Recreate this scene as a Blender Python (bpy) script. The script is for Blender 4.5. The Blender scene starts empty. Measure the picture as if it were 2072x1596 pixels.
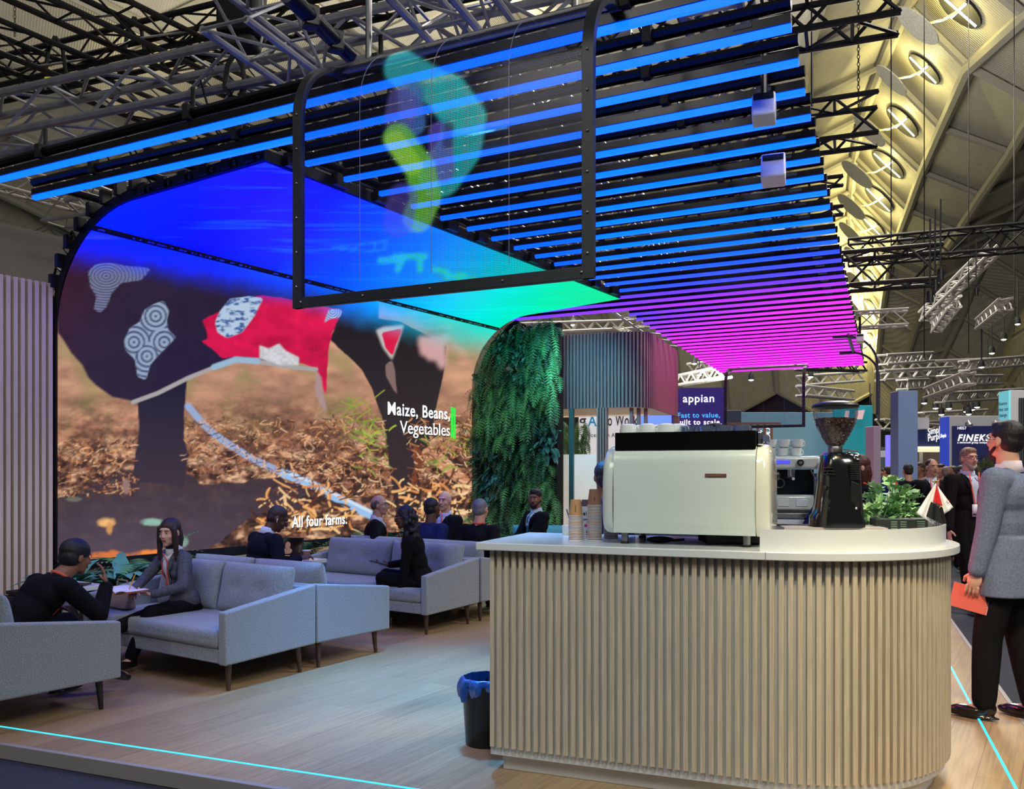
import bpy, bmesh, math, random
import numpy as np
from mathutils import Vector, Matrix, Quaternion
from mathutils.bvhtree import BVHTree
R = math.radians
random.seed(7)
SC = bpy.context.scene
COL = SC.collection

# ---------------------------------------------------------------- camera
F_PX, HOR = 1732.0, 955.0
cam_d = bpy.data.cameras.new('camera'); cam = bpy.data.objects.new('camera', cam_d); COL.objects.link(cam)
cam.location = (0, 0, 1.5); cam.rotation_euler = (R(90), 0, 0)
cam_d.sensor_width = 36; cam_d.lens = F_PX * 36 / 2072; cam_d.shift_y = (HOR - 798) / 2072
cam_d.clip_end = 400; cam_d.clip_start = 0.05
SC.camera = cam

# ---------------------------------------------------------------- world, colour
W = bpy.data.worlds.new('world'); SC.world = W; W.use_nodes = True
bg = W.node_tree.nodes['Background']; bg.inputs[0].default_value = (.72, .74, .80, 1); bg.inputs[1].default_value = .10
SC.view_settings.view_transform = 'Standard'; SC.view_settings.look = 'None'
SC.view_settings.exposure = 0.0; SC.view_settings.gamma = 1.0
SC.cycles.use_denoising = True; SC.cycles.use_adaptive_sampling = True; SC.cycles.adaptive_threshold = .035
SC.cycles.max_bounces = 5; SC.cycles.diffuse_bounces = 2; SC.cycles.glossy_bounces = 3
SC.cycles.transmission_bounces = 4; SC.cycles.transparent_max_bounces = 12
SC.cycles.sample_clamp_indirect = 4.0; SC.cycles.caustics_reflective = False; SC.cycles.caustics_refractive = False

def light(name, kind, loc, power, color=(1, 1, 1), size=1.0, target=None, spot=60, blend=.5, size_y=None):
    d = bpy.data.lights.new(name, kind); d.energy = power; d.color = color
    if kind == 'AREA':
        d.size = size
        if size_y: d.shape = 'RECTANGLE'; d.size_y = size_y
    elif kind == 'SPOT':
        d.spot_size = R(spot); d.spot_blend = blend; d.shadow_soft_size = size
    else:
        d.shadow_soft_size = size
    o = bpy.data.objects.new(name, d); COL.objects.link(o); o.location = loc
    if target is not None:
        o.rotation_euler = (Vector(target) - Vector(loc)).to_track_quat('-Z', 'Y').to_euler()
    return o

# hall flood lamps high under the roof, the stand's own front spots, added fill and red lights
light('hall_lamp_front', 'AREA', (4.5, -3.5, 7.5), 360, (1.0, .99, .93), 2.2, (1.0, 4.4, .7))
light('hall_lamp_aisle', 'AREA', (8.5, 6.0, 10.0), 760, (1.0, .95, .88), 3.0, (4.0, 8.0, 0))
light('hall_lamp_mid', 'AREA', (9.0, 22.0, 14.0), 2300, (1.0, .96, .90), 5.0, (8, 22, 0))
light('hall_lamp_far', 'AREA', (16.0, 40.0, 15.0), 2600, (1.0, .97, .93), 7.0, (14, 38, 0))
light('hall_lamp_left', 'AREA', (-8.0, 16.0, 12.0), 500, (1.0, .95, .85), 5.0, (-8, 16, 0))
light('roof_uplight', 'AREA', (2.0, 24.0, 7.5), 4600, (1.0, .97, .90), 10.0, (6, 46, 24))
light('roof_uplight', 'AREA', (-10.0, 20.0, 7.5), 1500, (1.0, .95, .84), 8.0, (-14, 34, 24))
light('truss_fill', 'AREA', (-7.0, -2.5, 9.0), 190, (1.0, .96, .88), 3.0, (-2.5, 7.0, 4.0))  # added light that brightens the silver trusses
light('red_glow_fill', 'AREA', (2.3, 5.6, 1.0), 9, (1.0, .10, .07), .5, (3.1, 5.6, 1.2))  # added red light behind the counter; the glow's real source is unseen
light('red_glow_fill', 'AREA', (3.3, 7.3, 1.9), 9, (1.0, .12, .08), .4, (4.9, 9.9, 1.6))  # second added red light, reddens the bearded man's face

# ---------------------------------------------------------------- frames
def rotz(a): return Matrix.Rotation(a, 4, 'Z')
A_SCR, A_STD, A_TUB = R(-33.05), R(-21.33), R(-26.75)
def WP(p, q, z=0.0):   # lounge frame: p away from the wall, q along the wall
    return Vector((p * .8382 + q * .5454, -p * .5454 + q * .8382, z))
def WS(a, b, z=0.0):   # stand frame: a along the front edge, b into the stand
    return Vector((a * .9315 + b * .3637, -a * .3637 + b * .9315, z))
def at(u, v, Y):
    return Vector(((u - 1036) / F_PX * Y, Y, 1.5 - (v - HOR) / F_PX * Y))
def proj(P):
    return 1036 + F_PX * P[0] / P[1], HOR - (P[2] - 1.5) * F_PX / P[1]

# ---------------------------------------------------------------- materials
def lin(c):
    return tuple(((x / 255) / 12.92 if x / 255 <= .04045 else ((x / 255 + .055) / 1.055) ** 2.4) for x in c)
MATS = {}
def mat(name, rgb=(128, 128, 128), rough=.5, metal=0.0, emit=0.0, noise=0.0, nscale=20.0, stretch=(1, 1, 1), bump=0.0,
        spec=.5, sheen=0.0, coat=0.0, trans=0.0, ecol=None, alpha=1.0, vcol=None, sampling=None):
    if name in MATS: return MATS[name]
    m = bpy.data.materials.new(name); m.use_nodes = True; MATS[name] = m
    nt = m.node_tree; b = nt.nodes['Principled BSDF']; L = nt.links
    c = lin(rgb)
    b.inputs['Base Color'].default_value = (*c, 1)
    b.inputs['Roughness'].default_value = rough; b.inputs['Metallic'].default_value = metal
    b.inputs['Specular IOR Level'].default_value = spec
    b.inputs['Sheen Weight'].default_value = sheen; b.inputs['Coat Weight'].default_value = coat
    b.inputs['Transmission Weight'].default_value = trans; b.inputs['Alpha'].default_value = alpha
    if emit:
        b.inputs['Emission Color'].default_value = (*(ecol or c), 1); b.inputs['Emission Strength'].default_value = emit
    if vcol:
        a = nt.nodes.new('ShaderNodeVertexColor'); a.layer_name = vcol
        b.inputs['Base Color'].default_value = (.01, .01, .01, 1)
        L.new(a.outputs['Color'], b.inputs['Emission Color']); b.inputs['Emission Strength'].default_value = emit
    if noise or bump:
        tc = nt.nodes.new('ShaderNodeTexCoord'); mp = nt.nodes.new('ShaderNodeMapping'); mp.inputs['Scale'].default_value = stretch
        n = nt.nodes.new('ShaderNodeTexNoise'); n.inputs['Scale'].default_value = nscale; n.inputs['Detail'].default_value = 5
        L.new(tc.outputs['Object'], mp.inputs['Vector']); L.new(mp.outputs['Vector'], n.inputs['Vector'])
        if noise:
            r = nt.nodes.new('ShaderNodeValToRGB')
            r.color_ramp.elements[0].position = .25; r.color_ramp.elements[1].position = .75
            r.color_ramp.elements[0].color = (*[x * (1 - noise) for x in c], 1)
            r.color_ramp.elements[1].color = (*[min(1, x * (1 + noise)) for x in c], 1)
            L.new(n.outputs['Fac'], r.inputs['Fac']); L.new(r.outputs['Color'], b.inputs['Base Color'])
        if bump:
            bp = nt.nodes.new('ShaderNodeBump'); bp.inputs['Strength'].default_value = bump; bp.inputs['Distance'].default_value = .01
            L.new(n.outputs['Fac'], bp.inputs['Height']); L.new(bp.outputs['Normal'], b.inputs['Normal'])
    if sampling: m.cycles.emission_sampling = sampling
    return m

M_black = mat('black_plastic', (16, 16, 18), .35)
M_blackm = mat('black_matte', (14, 14, 16), .7)
M_white = mat('white_laminate', (222, 226, 224), .22, coat=.3)
M_whitep = mat('white_paint', (214, 216, 214), .55)
M_chrome = mat('chrome', (205, 205, 210), .12, 1.0)
M_steel = mat('brushed_steel', (150, 150, 152), .35, 1.0, noise=.12, nscale=60)
M_alu = mat('truss_aluminium', (158, 158, 164), .34, .55, noise=.2, nscale=9)
M_btruss = mat('black_truss', (26, 25, 26), .45, .3)
M_wtruss = mat('white_truss', (176, 172, 165), .5, .2)
M_oakslat = mat('oak_slat', (200, 186, 162), .55, noise=.22, nscale=5, stretch=(30, 30, 1), bump=.1)
M_beige = mat('beige_slat', (205, 186, 168), .6, noise=.14, nscale=5, stretch=(30, 30, 1))
M_cabin = mat('cabin_slat', (158, 132, 122), .6, noise=.18, nscale=4, stretch=(25, 25, 1))
M_sofa = mat('grey_wool', (140, 148, 150), .95, noise=.5, nscale=160, bump=.35, sheen=.3)
M_walnut = mat('walnut', (74, 54, 42), .4, noise=.3, nscale=8, stretch=(12, 12, 1))
M_dwood = mat('dark_leg', (30, 27, 28), .4)
M_teal = mat('teal_upholstery', (96, 170, 176), .9, noise=.15, nscale=150, bump=.2)

# ---------------------------------------------------------------- mesh builder
class MB:
    def __init__(s): s.v = []; s.f = []; s.m = []
    def add(s, V, Fs, mi=0):
        n = len(s.v); s.v.extend([tuple(x) for x in V]); s.f.extend([tuple(i + n for i in f) for f in Fs]); s.m.extend([mi] * len(Fs)); return s
    def box(s, c, d, rz=0.0, mi=0, M=None):
        x, y, z = d[0] / 2, d[1] / 2, d[2] / 2
        P = [(-x, -y, -z), (x, -y, -z), (x, y, -z), (-x, y, -z), (-x, -y, z), (x, -y, z), (x, y, z), (-x, y, z)]
        cs, sn = math.cos(rz), math.sin(rz)
        if M is None: V = [(c[0] + a * cs - b * sn, c[1] + a * sn + b * cs, c[2] + e) for a, b, e in P]
        else: V = [tuple(Vector(c) + M @ Vector(p)) for p in P]
        return s.add(V, [(0, 3, 2, 1), (4, 5, 6, 7), (0, 1, 5, 4), (1, 2, 6, 5), (2, 3, 7, 6), (3, 0, 4, 7)], mi)
    def tube(s, p0, p1, r0, r1=None, n=8, mi=0, cap=True):
        if r1 is None: r1 = r0
        p0, p1 = Vector(p0), Vector(p1); d = (p1 - p0)
        if d.length < 1e-6: return s
        d.normalize(); a = d.orthogonal().normalized(); b = d.cross(a)
        V = []
        for P, r in ((p0, r0), (p1, r1)):
            for i in range(n):
                t = 2 * math.pi * i / n; V.append(P + (a * math.cos(t) + b * math.sin(t)) * r)
        Fs = [(i, (i + 1) % n, n + (i + 1) % n, n + i) for i in range(n)]
        if cap: Fs += [tuple(range(n - 1, -1, -1)), tuple(range(n, 2 * n))]
        return s.add(V, Fs, mi)
    def path(s, pts, r, n=6, mi=0, flat=None):
        pts = [Vector(p) for p in pts]; V = []; Fs = []; a = None
        for i, P in enumerate(pts):
            d = (pts[min(i + 1, len(pts) - 1)] - pts[max(i - 1, 0)]).normalized()
            if a is None: a = d.orthogonal().normalized()
            a = (a - d * a.dot(d)).normalized(); b = d.cross(a); rr = r[i] if hasattr(r, '__len__') else r
            for k in range(n):
                t = 2 * math.pi * k / n; V.append(P + (a * math.cos(t) + b * math.sin(t)) * rr)
        for i in range(len(pts) - 1):
            for k in range(n): Fs.append((i * n + k, i * n + (k + 1) % n, (i + 1) * n + (k + 1) % n, (i + 1) * n + k))
        Fs += [tuple(range(n - 1, -1, -1)), tuple(range((len(pts) - 1) * n, len(pts) * n))]
        return s.add(V, Fs, mi)
    def lathe(s, prof, c=(0, 0, 0), n=24, mi=0, close=False):
        V = []; Fs = []
        for r, z in prof:
            for i in range(n):
                t = 2 * math.pi * i / n; V.append((c[0] + r * math.cos(t), c[1] + r * math.sin(t), c[2] + z))
        for j in range(len(prof) - 1):
            for i in range(n): Fs.append((j * n + i, j * n + (i + 1) % n, (j + 1) * n + (i + 1) % n, (j + 1) * n + i))
        if prof[0][0] > 1e-4: Fs.append(tuple(range(n - 1, -1, -1)))
        if prof[-1][0] > 1e-4: Fs.append(tuple(range((len(prof) - 1) * n, len(prof) * n)))
        return s.add(V, Fs, mi)
    def prism(s, poly, z0, z1, mi=0):   # poly counter-clockwise from above
        n = len(poly); V = [(x, y, z0) for x, y in poly] + [(x, y, z1) for x, y in poly]
        Fs = [tuple(range(n - 1, -1, -1)), tuple(range(n, 2 * n))] + [(i, (i + 1) % n, n + (i + 1) % n, n + i) for i in range(n)]
        return s.add(V, Fs, mi)
    def prismM(s, poly, t0, t1, M, mi=0):  # poly in local xy, extruded along local z, placed by M
        n = len(poly); V = [M @ Vector((x, y, t0)) for x, y in poly] + [M @ Vector((x, y, t1)) for x, y in poly]
        Fs = [tuple(range(n - 1, -1, -1)), tuple(range(n, 2 * n))] + [(i, (i + 1) % n, n + (i + 1) % n, n + i) for i in range(n)]
        return s.add(V, Fs, mi)
    def ell(s, c, r, M=None, n=16, k=10, mi=0):
        V = [Vector((0, 0, -1))]; Fs = []
        for j in range(1, k):
            ph = math.pi * j / k - math.pi / 2
            for i in range(n):
                t = 2 * math.pi * i / n; V.append(Vector((math.cos(ph) * math.cos(t), math.cos(ph) * math.sin(t), math.sin(ph))))
        V.append(Vector((0, 0, 1))); T = len(V) - 1
        for i in range(n):
            Fs.append((0, 1 + (i + 1) % n, 1 + i)); Fs.append((T, T - n + i, T - n + (i + 1) % n))
        for j in range(k - 2):
            for i in range(n): Fs.append((1 + j * n + i, 1 + j * n + (i + 1) % n, 1 + (j + 1) * n + (i + 1) % n, 1 + (j + 1) * n + i))
        out = []
        for p in V:
            p = Vector((p.x * r[0], p.y * r[1], p.z * r[2]))
            if M is not None: p = M @ p
            out.append(p + Vector(c))
        return s.add(out, Fs, mi)
    def caps(s, p0, r0, p1, r1, n=12):
        p0, p1 = Vector(p0), Vector(p1); d = p1 - p0; Ln = d.length
        if Ln < 1e-5: return s.ell(p0, (r0, r0, r0), n=n, k=8)
        d.normalize(); a = d.orthogonal().normalized(); b = d.cross(a); V = []; Fs = []
        prof = [(math.cos(t) * r0, -math.sin(t) * r0) for t in (R(80), R(55), R(28), 0)] + \
               [(math.cos(t) * r1, Ln + math.sin(t) * r1) for t in (0, R(28), R(55), R(80))]
        for rr, h in prof:
            for i in range(n):
                t = 2 * math.pi * i / n; V.append(p0 + d * h + (a * math.cos(t) + b * math.sin(t)) * rr)
        for j in range(len(prof) - 1):
            for i in range(n): Fs.append((j * n + i, j * n + (i + 1) % n, (j + 1) * n + (i + 1) % n, (j + 1) * n + i))
        Fs += [tuple(range(n - 1, -1, -1)), tuple(range((len(prof) - 1) * n, len(prof) * n))]
        return s.add(V, Fs)
    def grid(s, fn, nu, nv, mi=0):
        V = [fn(i / nu, j / nv) for j in range(nv + 1) for i in range(nu + 1)]
        Fs = [(j * (nu + 1) + i, j * (nu + 1) + i + 1, (j + 1) * (nu + 1) + i + 1, (j + 1) * (nu + 1) + i) for j in range(nv) for i in range(nu)]
        return s.add(V, Fs, mi)
    def build(s, name, mats, parent=None, smooth=True, bevel=0.0, seg=2, angle=35, subsurf=0, loc=None, solid=0.0):
        me = bpy.data.meshes.new(name); me.from_pydata(s.v, [], s.f); me.update()
        if not isinstance(mats, (list, tuple)): mats = [mats]
        for m in mats: me.materials.append(m)
        if len(mats) > 1: me.polygons.foreach_set('material_index', s.m)
        if smooth:
            me.polygons.foreach_set('use_smooth', [True] * len(me.polygons)); me.set_sharp_from_angle(angle=R(angle))
        o = bpy.data.objects.new(name, me); COL.objects.link(o)
        if loc is not None: o.location = loc
        if solid:
            md = o.modifiers.new('solid', 'SOLIDIFY'); md.thickness = solid
        if bevel:
            md = o.modifiers.new('bevel', 'BEVEL'); md.width = bevel; md.segments = seg; md.limit_method = 'ANGLE'; md.angle_limit = R(40)
        if subsurf:
            md = o.modifiers.new('sub', 'SUBSURF'); md.levels = subsurf; md.render_levels = subsurf
        if parent is not None: o.parent = parent
        return o

def tag(o, label=None, cat=None, group=None, kind=None):
    if label: o['label'] = label
    if cat: o['category'] = cat
    if group: o['group'] = group
    if kind: o['kind'] = kind
    return o
def thing(name, label, cat, loc=(0, 0, 0), rz=0.0, group=None):
    o = bpy.data.objects.new(name, None); COL.objects.link(o); o.empty_display_size = .05
    o.location = loc; o.rotation_euler = (0, 0, rz)
    return tag(o, label, cat, group)
def children(o, table=None): return [c for c in bpy.data.objects if c.parent == o]
def copy_tree(o, loc, rz=None, label=None, kids=None):
    r = o.copy(); COL.objects.link(r); r.location = loc
    if rz is not None: r.rotation_euler = (0, 0, rz)
    if label: r['label'] = label
    for ch in (kids if kids is not None else children(o)):
        c = ch.copy(); COL.objects.link(c); c.parent = r
        for g in children(ch):
            d = g.copy(); COL.objects.link(d); d.parent = c
    return r
def fit(o, w):
    xs = [v.co.x for v in o.data.vertices]; o.scale.x = w / max(.001, max(xs) - min(xs)); return o
def text(name, body, size, m, parent, loc, rot, bold=0.0, extrude=.002, align='LEFT', shear=0.0, sx=1.0):
    cu = bpy.data.curves.new(name, 'FONT'); cu.body = body; cu.size = size; cu.extrude = extrude; cu.offset = bold * .45
    cu.align_x = align; cu.shear = shear; cu.resolution_u = 4; cu.space_character = 1.0 + bold * 3 / max(size, .01)
    cu.materials.append(m)
    tmp = bpy.data.objects.new(name + '_tmp', cu); COL.objects.link(tmp)
    me = bpy.data.meshes.new_from_object(tmp.evaluated_get(bpy.context.evaluated_depsgraph_get())); me.name = name
    bpy.data.objects.remove(tmp); bpy.data.curves.remove(cu)
    o = bpy.data.objects.new(name, me); COL.objects.link(o); o.parent = parent; o.location = loc
    o.rotation_euler = rot; o.scale = (sx, 1, 1)
    return o
# ================================================================ floors
carpet = mat('hall_carpet', (52, 55, 64), .95, noise=.3, nscale=90, bump=.3)
MB().box((10, 35, -.13), (140, 130, .1)).build('floor', carpet)
bpy.data.objects['floor']['kind'] = 'structure'

def plank_mat():
    m = bpy.data.materials.new('oak_planks'); m.use_nodes = True; nt = m.node_tree; L = nt.links; b = nt.nodes['Principled BSDF']
    tc = nt.nodes.new('ShaderNodeTexCoord'); mp = nt.nodes.new('ShaderNodeMapping')
    mp.inputs['Rotation'].default_value = (0, 0, R(-57))
    L.new(tc.outputs['Object'], mp.inputs['Vector'])
    br = nt.nodes.new('ShaderNodeTexBrick'); br.offset = .5; br.offset_frequency = 2
    br.inputs['Color1'].default_value = (*lin((170, 142, 108)), 1); br.inputs['Color2'].default_value = (*lin((188, 160, 122)), 1)
    br.inputs['Mortar'].default_value = (*lin((120, 92, 70)), 1); br.inputs['Scale'].default_value = 1.0
    br.inputs['Mortar Size'].default_value = .0012; br.inputs['Brick Width'].default_value = 1.6; br.inputs['Row Height'].default_value = .19
    L.new(mp.outputs['Vector'], br.inputs['Vector'])
    m2 = nt.nodes.new('ShaderNodeMapping'); m2.inputs['Scale'].default_value = (.7, 14, 1); L.new(mp.outputs['Vector'], m2.inputs['Vector'])
    n = nt.nodes.new('ShaderNodeTexNoise'); n.inputs['Scale'].default_value = 3.5; n.inputs['Detail'].default_value = 8; n.inputs['Distortion'].default_value = .6
    L.new(m2.outputs['Vector'], n.inputs['Vector'])
    r = nt.nodes.new('ShaderNodeValToRGB'); r.color_ramp.elements[0].position = .3; r.color_ramp.elements[1].position = .72
    r.color_ramp.elements[0].color = (.72, .70, .68, 1); r.color_ramp.elements[1].color = (1.08, 1.06, 1.04, 1)
    L.new(n.outputs['Fac'], r.inputs['Fac'])
    mx = nt.nodes.new('ShaderNodeMix'); mx.data_type = 'RGBA'; mx.blend_type = 'MULTIPLY'; mx.inputs[0].default_value = 1
    L.new(br.outputs['Color'], mx.inputs[6]); L.new(r.outputs['Color'], mx.inputs[7]); L.new(mx.outputs[2], b.inputs['Base Color'])
    b.inputs['Roughness'].default_value = .36
    bp = nt.nodes.new('ShaderNodeBump'); bp.inputs['Strength'].default_value = .08; L.new(n.outputs['Fac'], bp.inputs['Height']); L.new(bp.outputs['Normal'], b.inputs['Normal'])
    return m
M_floor = plank_mat()
B0, A1 = 3.366, 1.007          # front and right edge of the raised stand floor
e = .03
poly = [WS(-16, B0 + e), WS(A1 - e, B0 + e), WS(A1 - e, 24), WS(-16, 24)]
o = MB().prism([(p.x, p.y) for p in poly], -.078, 0).build('floor_stand', M_floor); o['kind'] = 'structure'
M_edge = mat('edge_trim', (168, 162, 158), .45, .1)
ed = MB()
for (a0, b0, a1, b1) in ((-16, B0, A1, B0 + e), (A1 - e, B0 + e, A1, 24)):
    ed.prism([tuple(WS(a, b)[:2]) for a, b in ((a0, b0), (a1, b0), (a1, b1), (a0, b1))], -.078, .003)
o = ed.build('trim_1', M_edge, bevel=.003); o['kind'] = 'structure'
M_ledc = mat('cyan_led', (40, 200, 255), emit=2.2, ecol=(.02, .55, 1.0))
for (a0, b0, a1, b1, lb) in ((-12, 3.60, .756, 3.612, 'cyan LED strip inlaid along the front edge of the wooden floor'),
                             (.744, 3.612, .756, 20, 'cyan LED strip inlaid in the wooden floor beside the aisle')):
    o = MB().prism([tuple(WS(a, b)[:2]) for a, b in ((a0, b0), (a1, b0), (a1, b1), (a0, b1))], -.01, .002).build('led_strip', M_ledc)
    tag(o, lb, 'light strip')

# ================================================================ hall roof
ST = [(20, (2250, -700), (2600, -500), (2900, -420), (3100, -520)),
      (30, (1905, -130), (2075, 20), (2250, 80), (2350, 40)), (36, (1834, 0), (1961, 125), (2100, 200), (2250, 160)),
      (44, (1783, 125), (1905, 250), (2045, 300), (2190, 250)), (51, (1745, 228), (1866, 340), (1985, 387), (2125, 330)),
      (57, (1729, 310), (1838, 418), (1938, 462), (2075, 400)), (62, (1723, 379), (1817, 475), (1905, 512), (2035, 455)),
      (66, (1720, 430), (1802, 525), (1885, 565), (2000, 512)), (69, (1726, 485), (1793, 575), (1868, 612), (1970, 570)),
      (71.5, (1735, 548), (1785, 628), (1850, 665), (1945, 635)), (74, (1748, 620), (1779, 690), (1832, 725), (1915, 700)),
      (76, (1758, 690), (1774, 750), (1812, 785), (1880, 765)), (77, (1764, 790), (1772, 830), (1795, 850), (1850, 835))]
rows = []
for (Y, *pts) in ST:
    row = [at(u, v, Y) for u, v in pts]
    Lp = row[0]; Rp = row[3]
    left = [Lp + Vector((-4.4 * (i + 1), -.4 * (i + 1), (-2.3 if i % 2 == 0 else 0.0) - .02 * i)) for i in range(16)]
    right = [Rp + Vector((3.6 * (i + 1), .1 * i, (-2.2 if i % 2 == 0 else 0) - .1 * i)) for i in range(13)]
    rows.append(left[::-1] + row + right)
NL = 16
roof_m = mat('roof_sheet', (172, 167, 152), .6, noise=.08, nscale=1.5)
_nt = roof_m.node_tree; _tc = _nt.nodes.new('ShaderNodeTexCoord'); _wv = _nt.nodes.new('ShaderNodeTexWave'); _wv.inputs['Scale'].default_value = 3.0
_wv.bands_direction = 'DIAGONAL'
_bp = _nt.nodes.new('ShaderNodeBump'); _bp.inputs['Strength'].default_value = .5; _bp.inputs['Distance'].default_value = .05
_nt.links.new(_tc.outputs['Object'], _wv.inputs['Vector']); _nt.links.new(_wv.outputs['Fac'], _bp.inputs['Height'])
_nt.links.new(_bp.outputs['Normal'], _nt.nodes['Principled BSDF'].inputs['Normal'])
rb = MB(); nr, nc = len(rows), len(rows[0])
rb.add([p for r_ in rows for p in r_], [(i * nc + j, i * nc + j + 1, (i + 1) * nc + j + 1, (i + 1) * nc + j) for i in range(nr - 1) for j in range(nc - 1)])
o = rb.build('ceiling', roof_m, smooth=False); o['kind'] = 'structure'
beam_m = mat('roof_beam', (148, 144, 130), .6)
bm_ = MB()
for j in range(nc):
    bm_.path([rows[i][j] + Vector((0, 0, -.25)) for i in range(nr)], .30, 8)
o = bm_.build('trim_2', beam_m); o['kind'] = 'structure'
bm_ = MB()
for i in range(nr):
    for j in range(nc - 1):
        bm_.tube(rows[i][j] + Vector((0, 0, -.2)), rows[i][j + 1] + Vector((0, 0, -.2)), .19, n=6)
o = bm_.build('trim_3', beam_m); o['kind'] = 'structure'
# end wall of the hall with high windows
wall_m = mat('hall_wall', (62, 60, 58), .8)
o = MB().box((12, 79.5, 4.5), (120, .4, 10)).build('wall_back', wall_m); o['kind'] = 'structure'
win_m = mat('daylight_window', (215, 235, 240), emit=1.6, ecol=(.75, .95, 1.0))
frame_m = mat('window_frame', (40, 42, 44), .6)
n = 0
for (u0, u1, v0, v1) in ((1858, 1867, 815, 838), (1890, 1909, 797, 821), (1917, 1938, 797, 821), (1994, 2030, 800, 822), (1350, 1372, 803, 818), (1625, 1660, 795, 812), (1440, 1462, 735, 748), (2040, 2070, 770, 800)):
    p0, p1 = at(u0, v1, 79), at(u1, v0, 79); n += 1
    c = (p0 + p1) / 2; w, h = p1.x - p0.x, p1.z - p0.z
    o = MB().box((c.x, 79.15, c.z), (w, .1, h)).build('window_%d' % n, win_m); o['kind'] = 'structure'
    f = MB()
    for k in range(4): f.box((p0.x + w * k / 3, 79.05, c.z), (.07, .1, h))
    for k in range(4): f.box((c.x, 79.05, p0.z + h * k / 3), (w, .1, .07))
    f.build('window_frame', frame_m, o, smooth=False)

# lamps with perforated reflector discs on the lit roof band
M_hole = mat('lamp_opening', (22, 21, 18), .8); M_cross = mat('lamp_cross', (235, 235, 225), emit=2.5, ecol=(1, .97, .85))
M_perf = mat('perforated_disc', (205, 202, 190), .5, noise=.3, nscale=12)
cl = NL
lamp_ids = 0
ordw = ['nearest', 'second', 'third', 'fourth', 'fifth', 'sixth', 'seventh', 'eighth', 'ninth', 'tenth']
for i in range(1, 11):
    a, b, c, d = rows[i][cl], rows[i][cl + 1], rows[i + 1][cl + 1], rows[i + 1][cl]
    cen = (a + b + c + d) / 4 + (b + c - a - d) * .02
    nrm = (b - a).cross(d - a).normalized()
    if nrm.z > 0: nrm = -nrm
    ex = (b - a).normalized(); ey = nrm.cross(ex).normalized()
    rr = min((b - a).length, (d - a).length) * .26
    rr = min(rr, 1.25)
    t = thing('roof_lamp', '%s of the round roof lamps counted along the glowing yellow panels' % ordw[i - 1], 'lamp', cen, 0, 'round lamps with mesh reflector discs on the roof')
    M3 = Matrix((ex, ey, nrm)).transposed()
    disc = [(math.cos(k * math.pi / 12) * rr, math.sin(k * math.pi / 12) * rr) for k in range(24)]
    M4 = M3.to_4x4()
    MB().prismM(disc, .05, .12, M4).build('opening', M_hole, t)
    MB().box(nrm * .16, (rr * 1.8, .10, .05), M=M3).box(nrm * .17, (.10, rr * 1.8, .05), M=M3).build('cross_bar', M_cross, t)
    off = nrm * (rr * 1.25) - ex * rr * .9 - Vector((0, 0, .2))
    MB().prismM(disc, 0, .05, Matrix.Translation(off) @ M4).build('reflector_disc', M_perf, t)
    MB().path([nrm * .15, nrm * rr * .7 - ex * .2, off], .05, 6).build('bracket', beam_m, t)
    light('roof_lamp_light', 'POINT', cen + nrm * .75 - ex * .2, 400 * (1 + .14 * i), (1.0, .86, .33), .25)
# warm lit rows higher up at the left and far right
for j, i in ((cl - 4, 2), (cl - 8, 3), (cl - 6, 2), (cl - 10, 2), (cl + 6, 5), (cl + 6, 8), (cl - 3, 4)):
    p = rows[i][j]
    light('roof_row_light', 'POINT', p + Vector((1.0, 0, -1.6)), 480, (1.0, .88, .46), .4)
# ================================================================ trusses
def truss(name, label, p0, p1, s, m, r=.025, rb=.012, bay=None, group=None, up=None, tri=False, cat='truss'):
    p0, p1 = Vector(p0), Vector(p1); d = (p1 - p0); Ln = d.length; d.normalize()
    up = Vector(up or (0, 0, 1)); sd = d.cross(up).normalized(); up = sd.cross(d).normalized()
    t = thing(name, label, cat, p0, 0, group)
    offs = [sd * s / 2 + up * s / 2, -sd * s / 2 + up * s / 2, -sd * s / 2 - up * s / 2, sd * s / 2 - up * s / 2]
    if tri: offs = [up * s / 2, -sd * s / 2 - up * s / 2, sd * s / 2 - up * s / 2]
    n = len(offs)
    for q in offs:
        MB().tube(q, q + d * Ln, r, n=8).build('chord', m, t)
    br = MB(); bay = bay or s; nb = max(2, round(Ln / bay)); st = Ln / nb
    for k in range(n):
        q0, q1 = offs[k], offs[(k + 1) % n]
        for i in range(nb):
            a, b = (q0, q1) if i % 2 == 0 else (q1, q0)
            br.tube(a + d * st * i, b + d * st * (i + 1), rb, n=5, cap=False)
            if not (k % 2): br.tube(q0 + d * st * i, q1 + d * st * i, rb, n=5, cap=False)
    br.build('bracing', m, t)
    return t
def Aline(u0, v0, z, u1):   # a horizontal line at height z through pixel (u0,v0) running along the stand front
    Y = (z - 1.5) * F_PX / (HOR - v0); P = Vector(((u0 - 1036) / F_PX * Y, Y, z))
    return P
dA, dB = Vector((.9315, -.3637, 0)), Vector((.3637, .9315, 0))
dT, dN = Vector((.893, -.450, 0)), Vector((.450, .893, 0))
dP, dQ = Vector((.8382, -.5454, 0)), Vector((.5454, .8382, 0))
# big silver truss across the front, its centre between the two visible chords
P = Aline(0, 232, 4.72, 0) + dN * .16
truss('box_truss', 'thick silver box truss across the front of the stand behind the curved mesh screen', P - dA * 2, P + dA * 5.7, .36, M_alu, .036, .015, .5)
P2 = P + dB * 2.1 + Vector((0, 0, .0))
truss('box_truss', 'silver box truss one row behind the thick front truss, above the LED canopy edge', P2 - dA * 2, P2 + dA * 6.5, .34, M_alu, .026, .012, .42)
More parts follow.
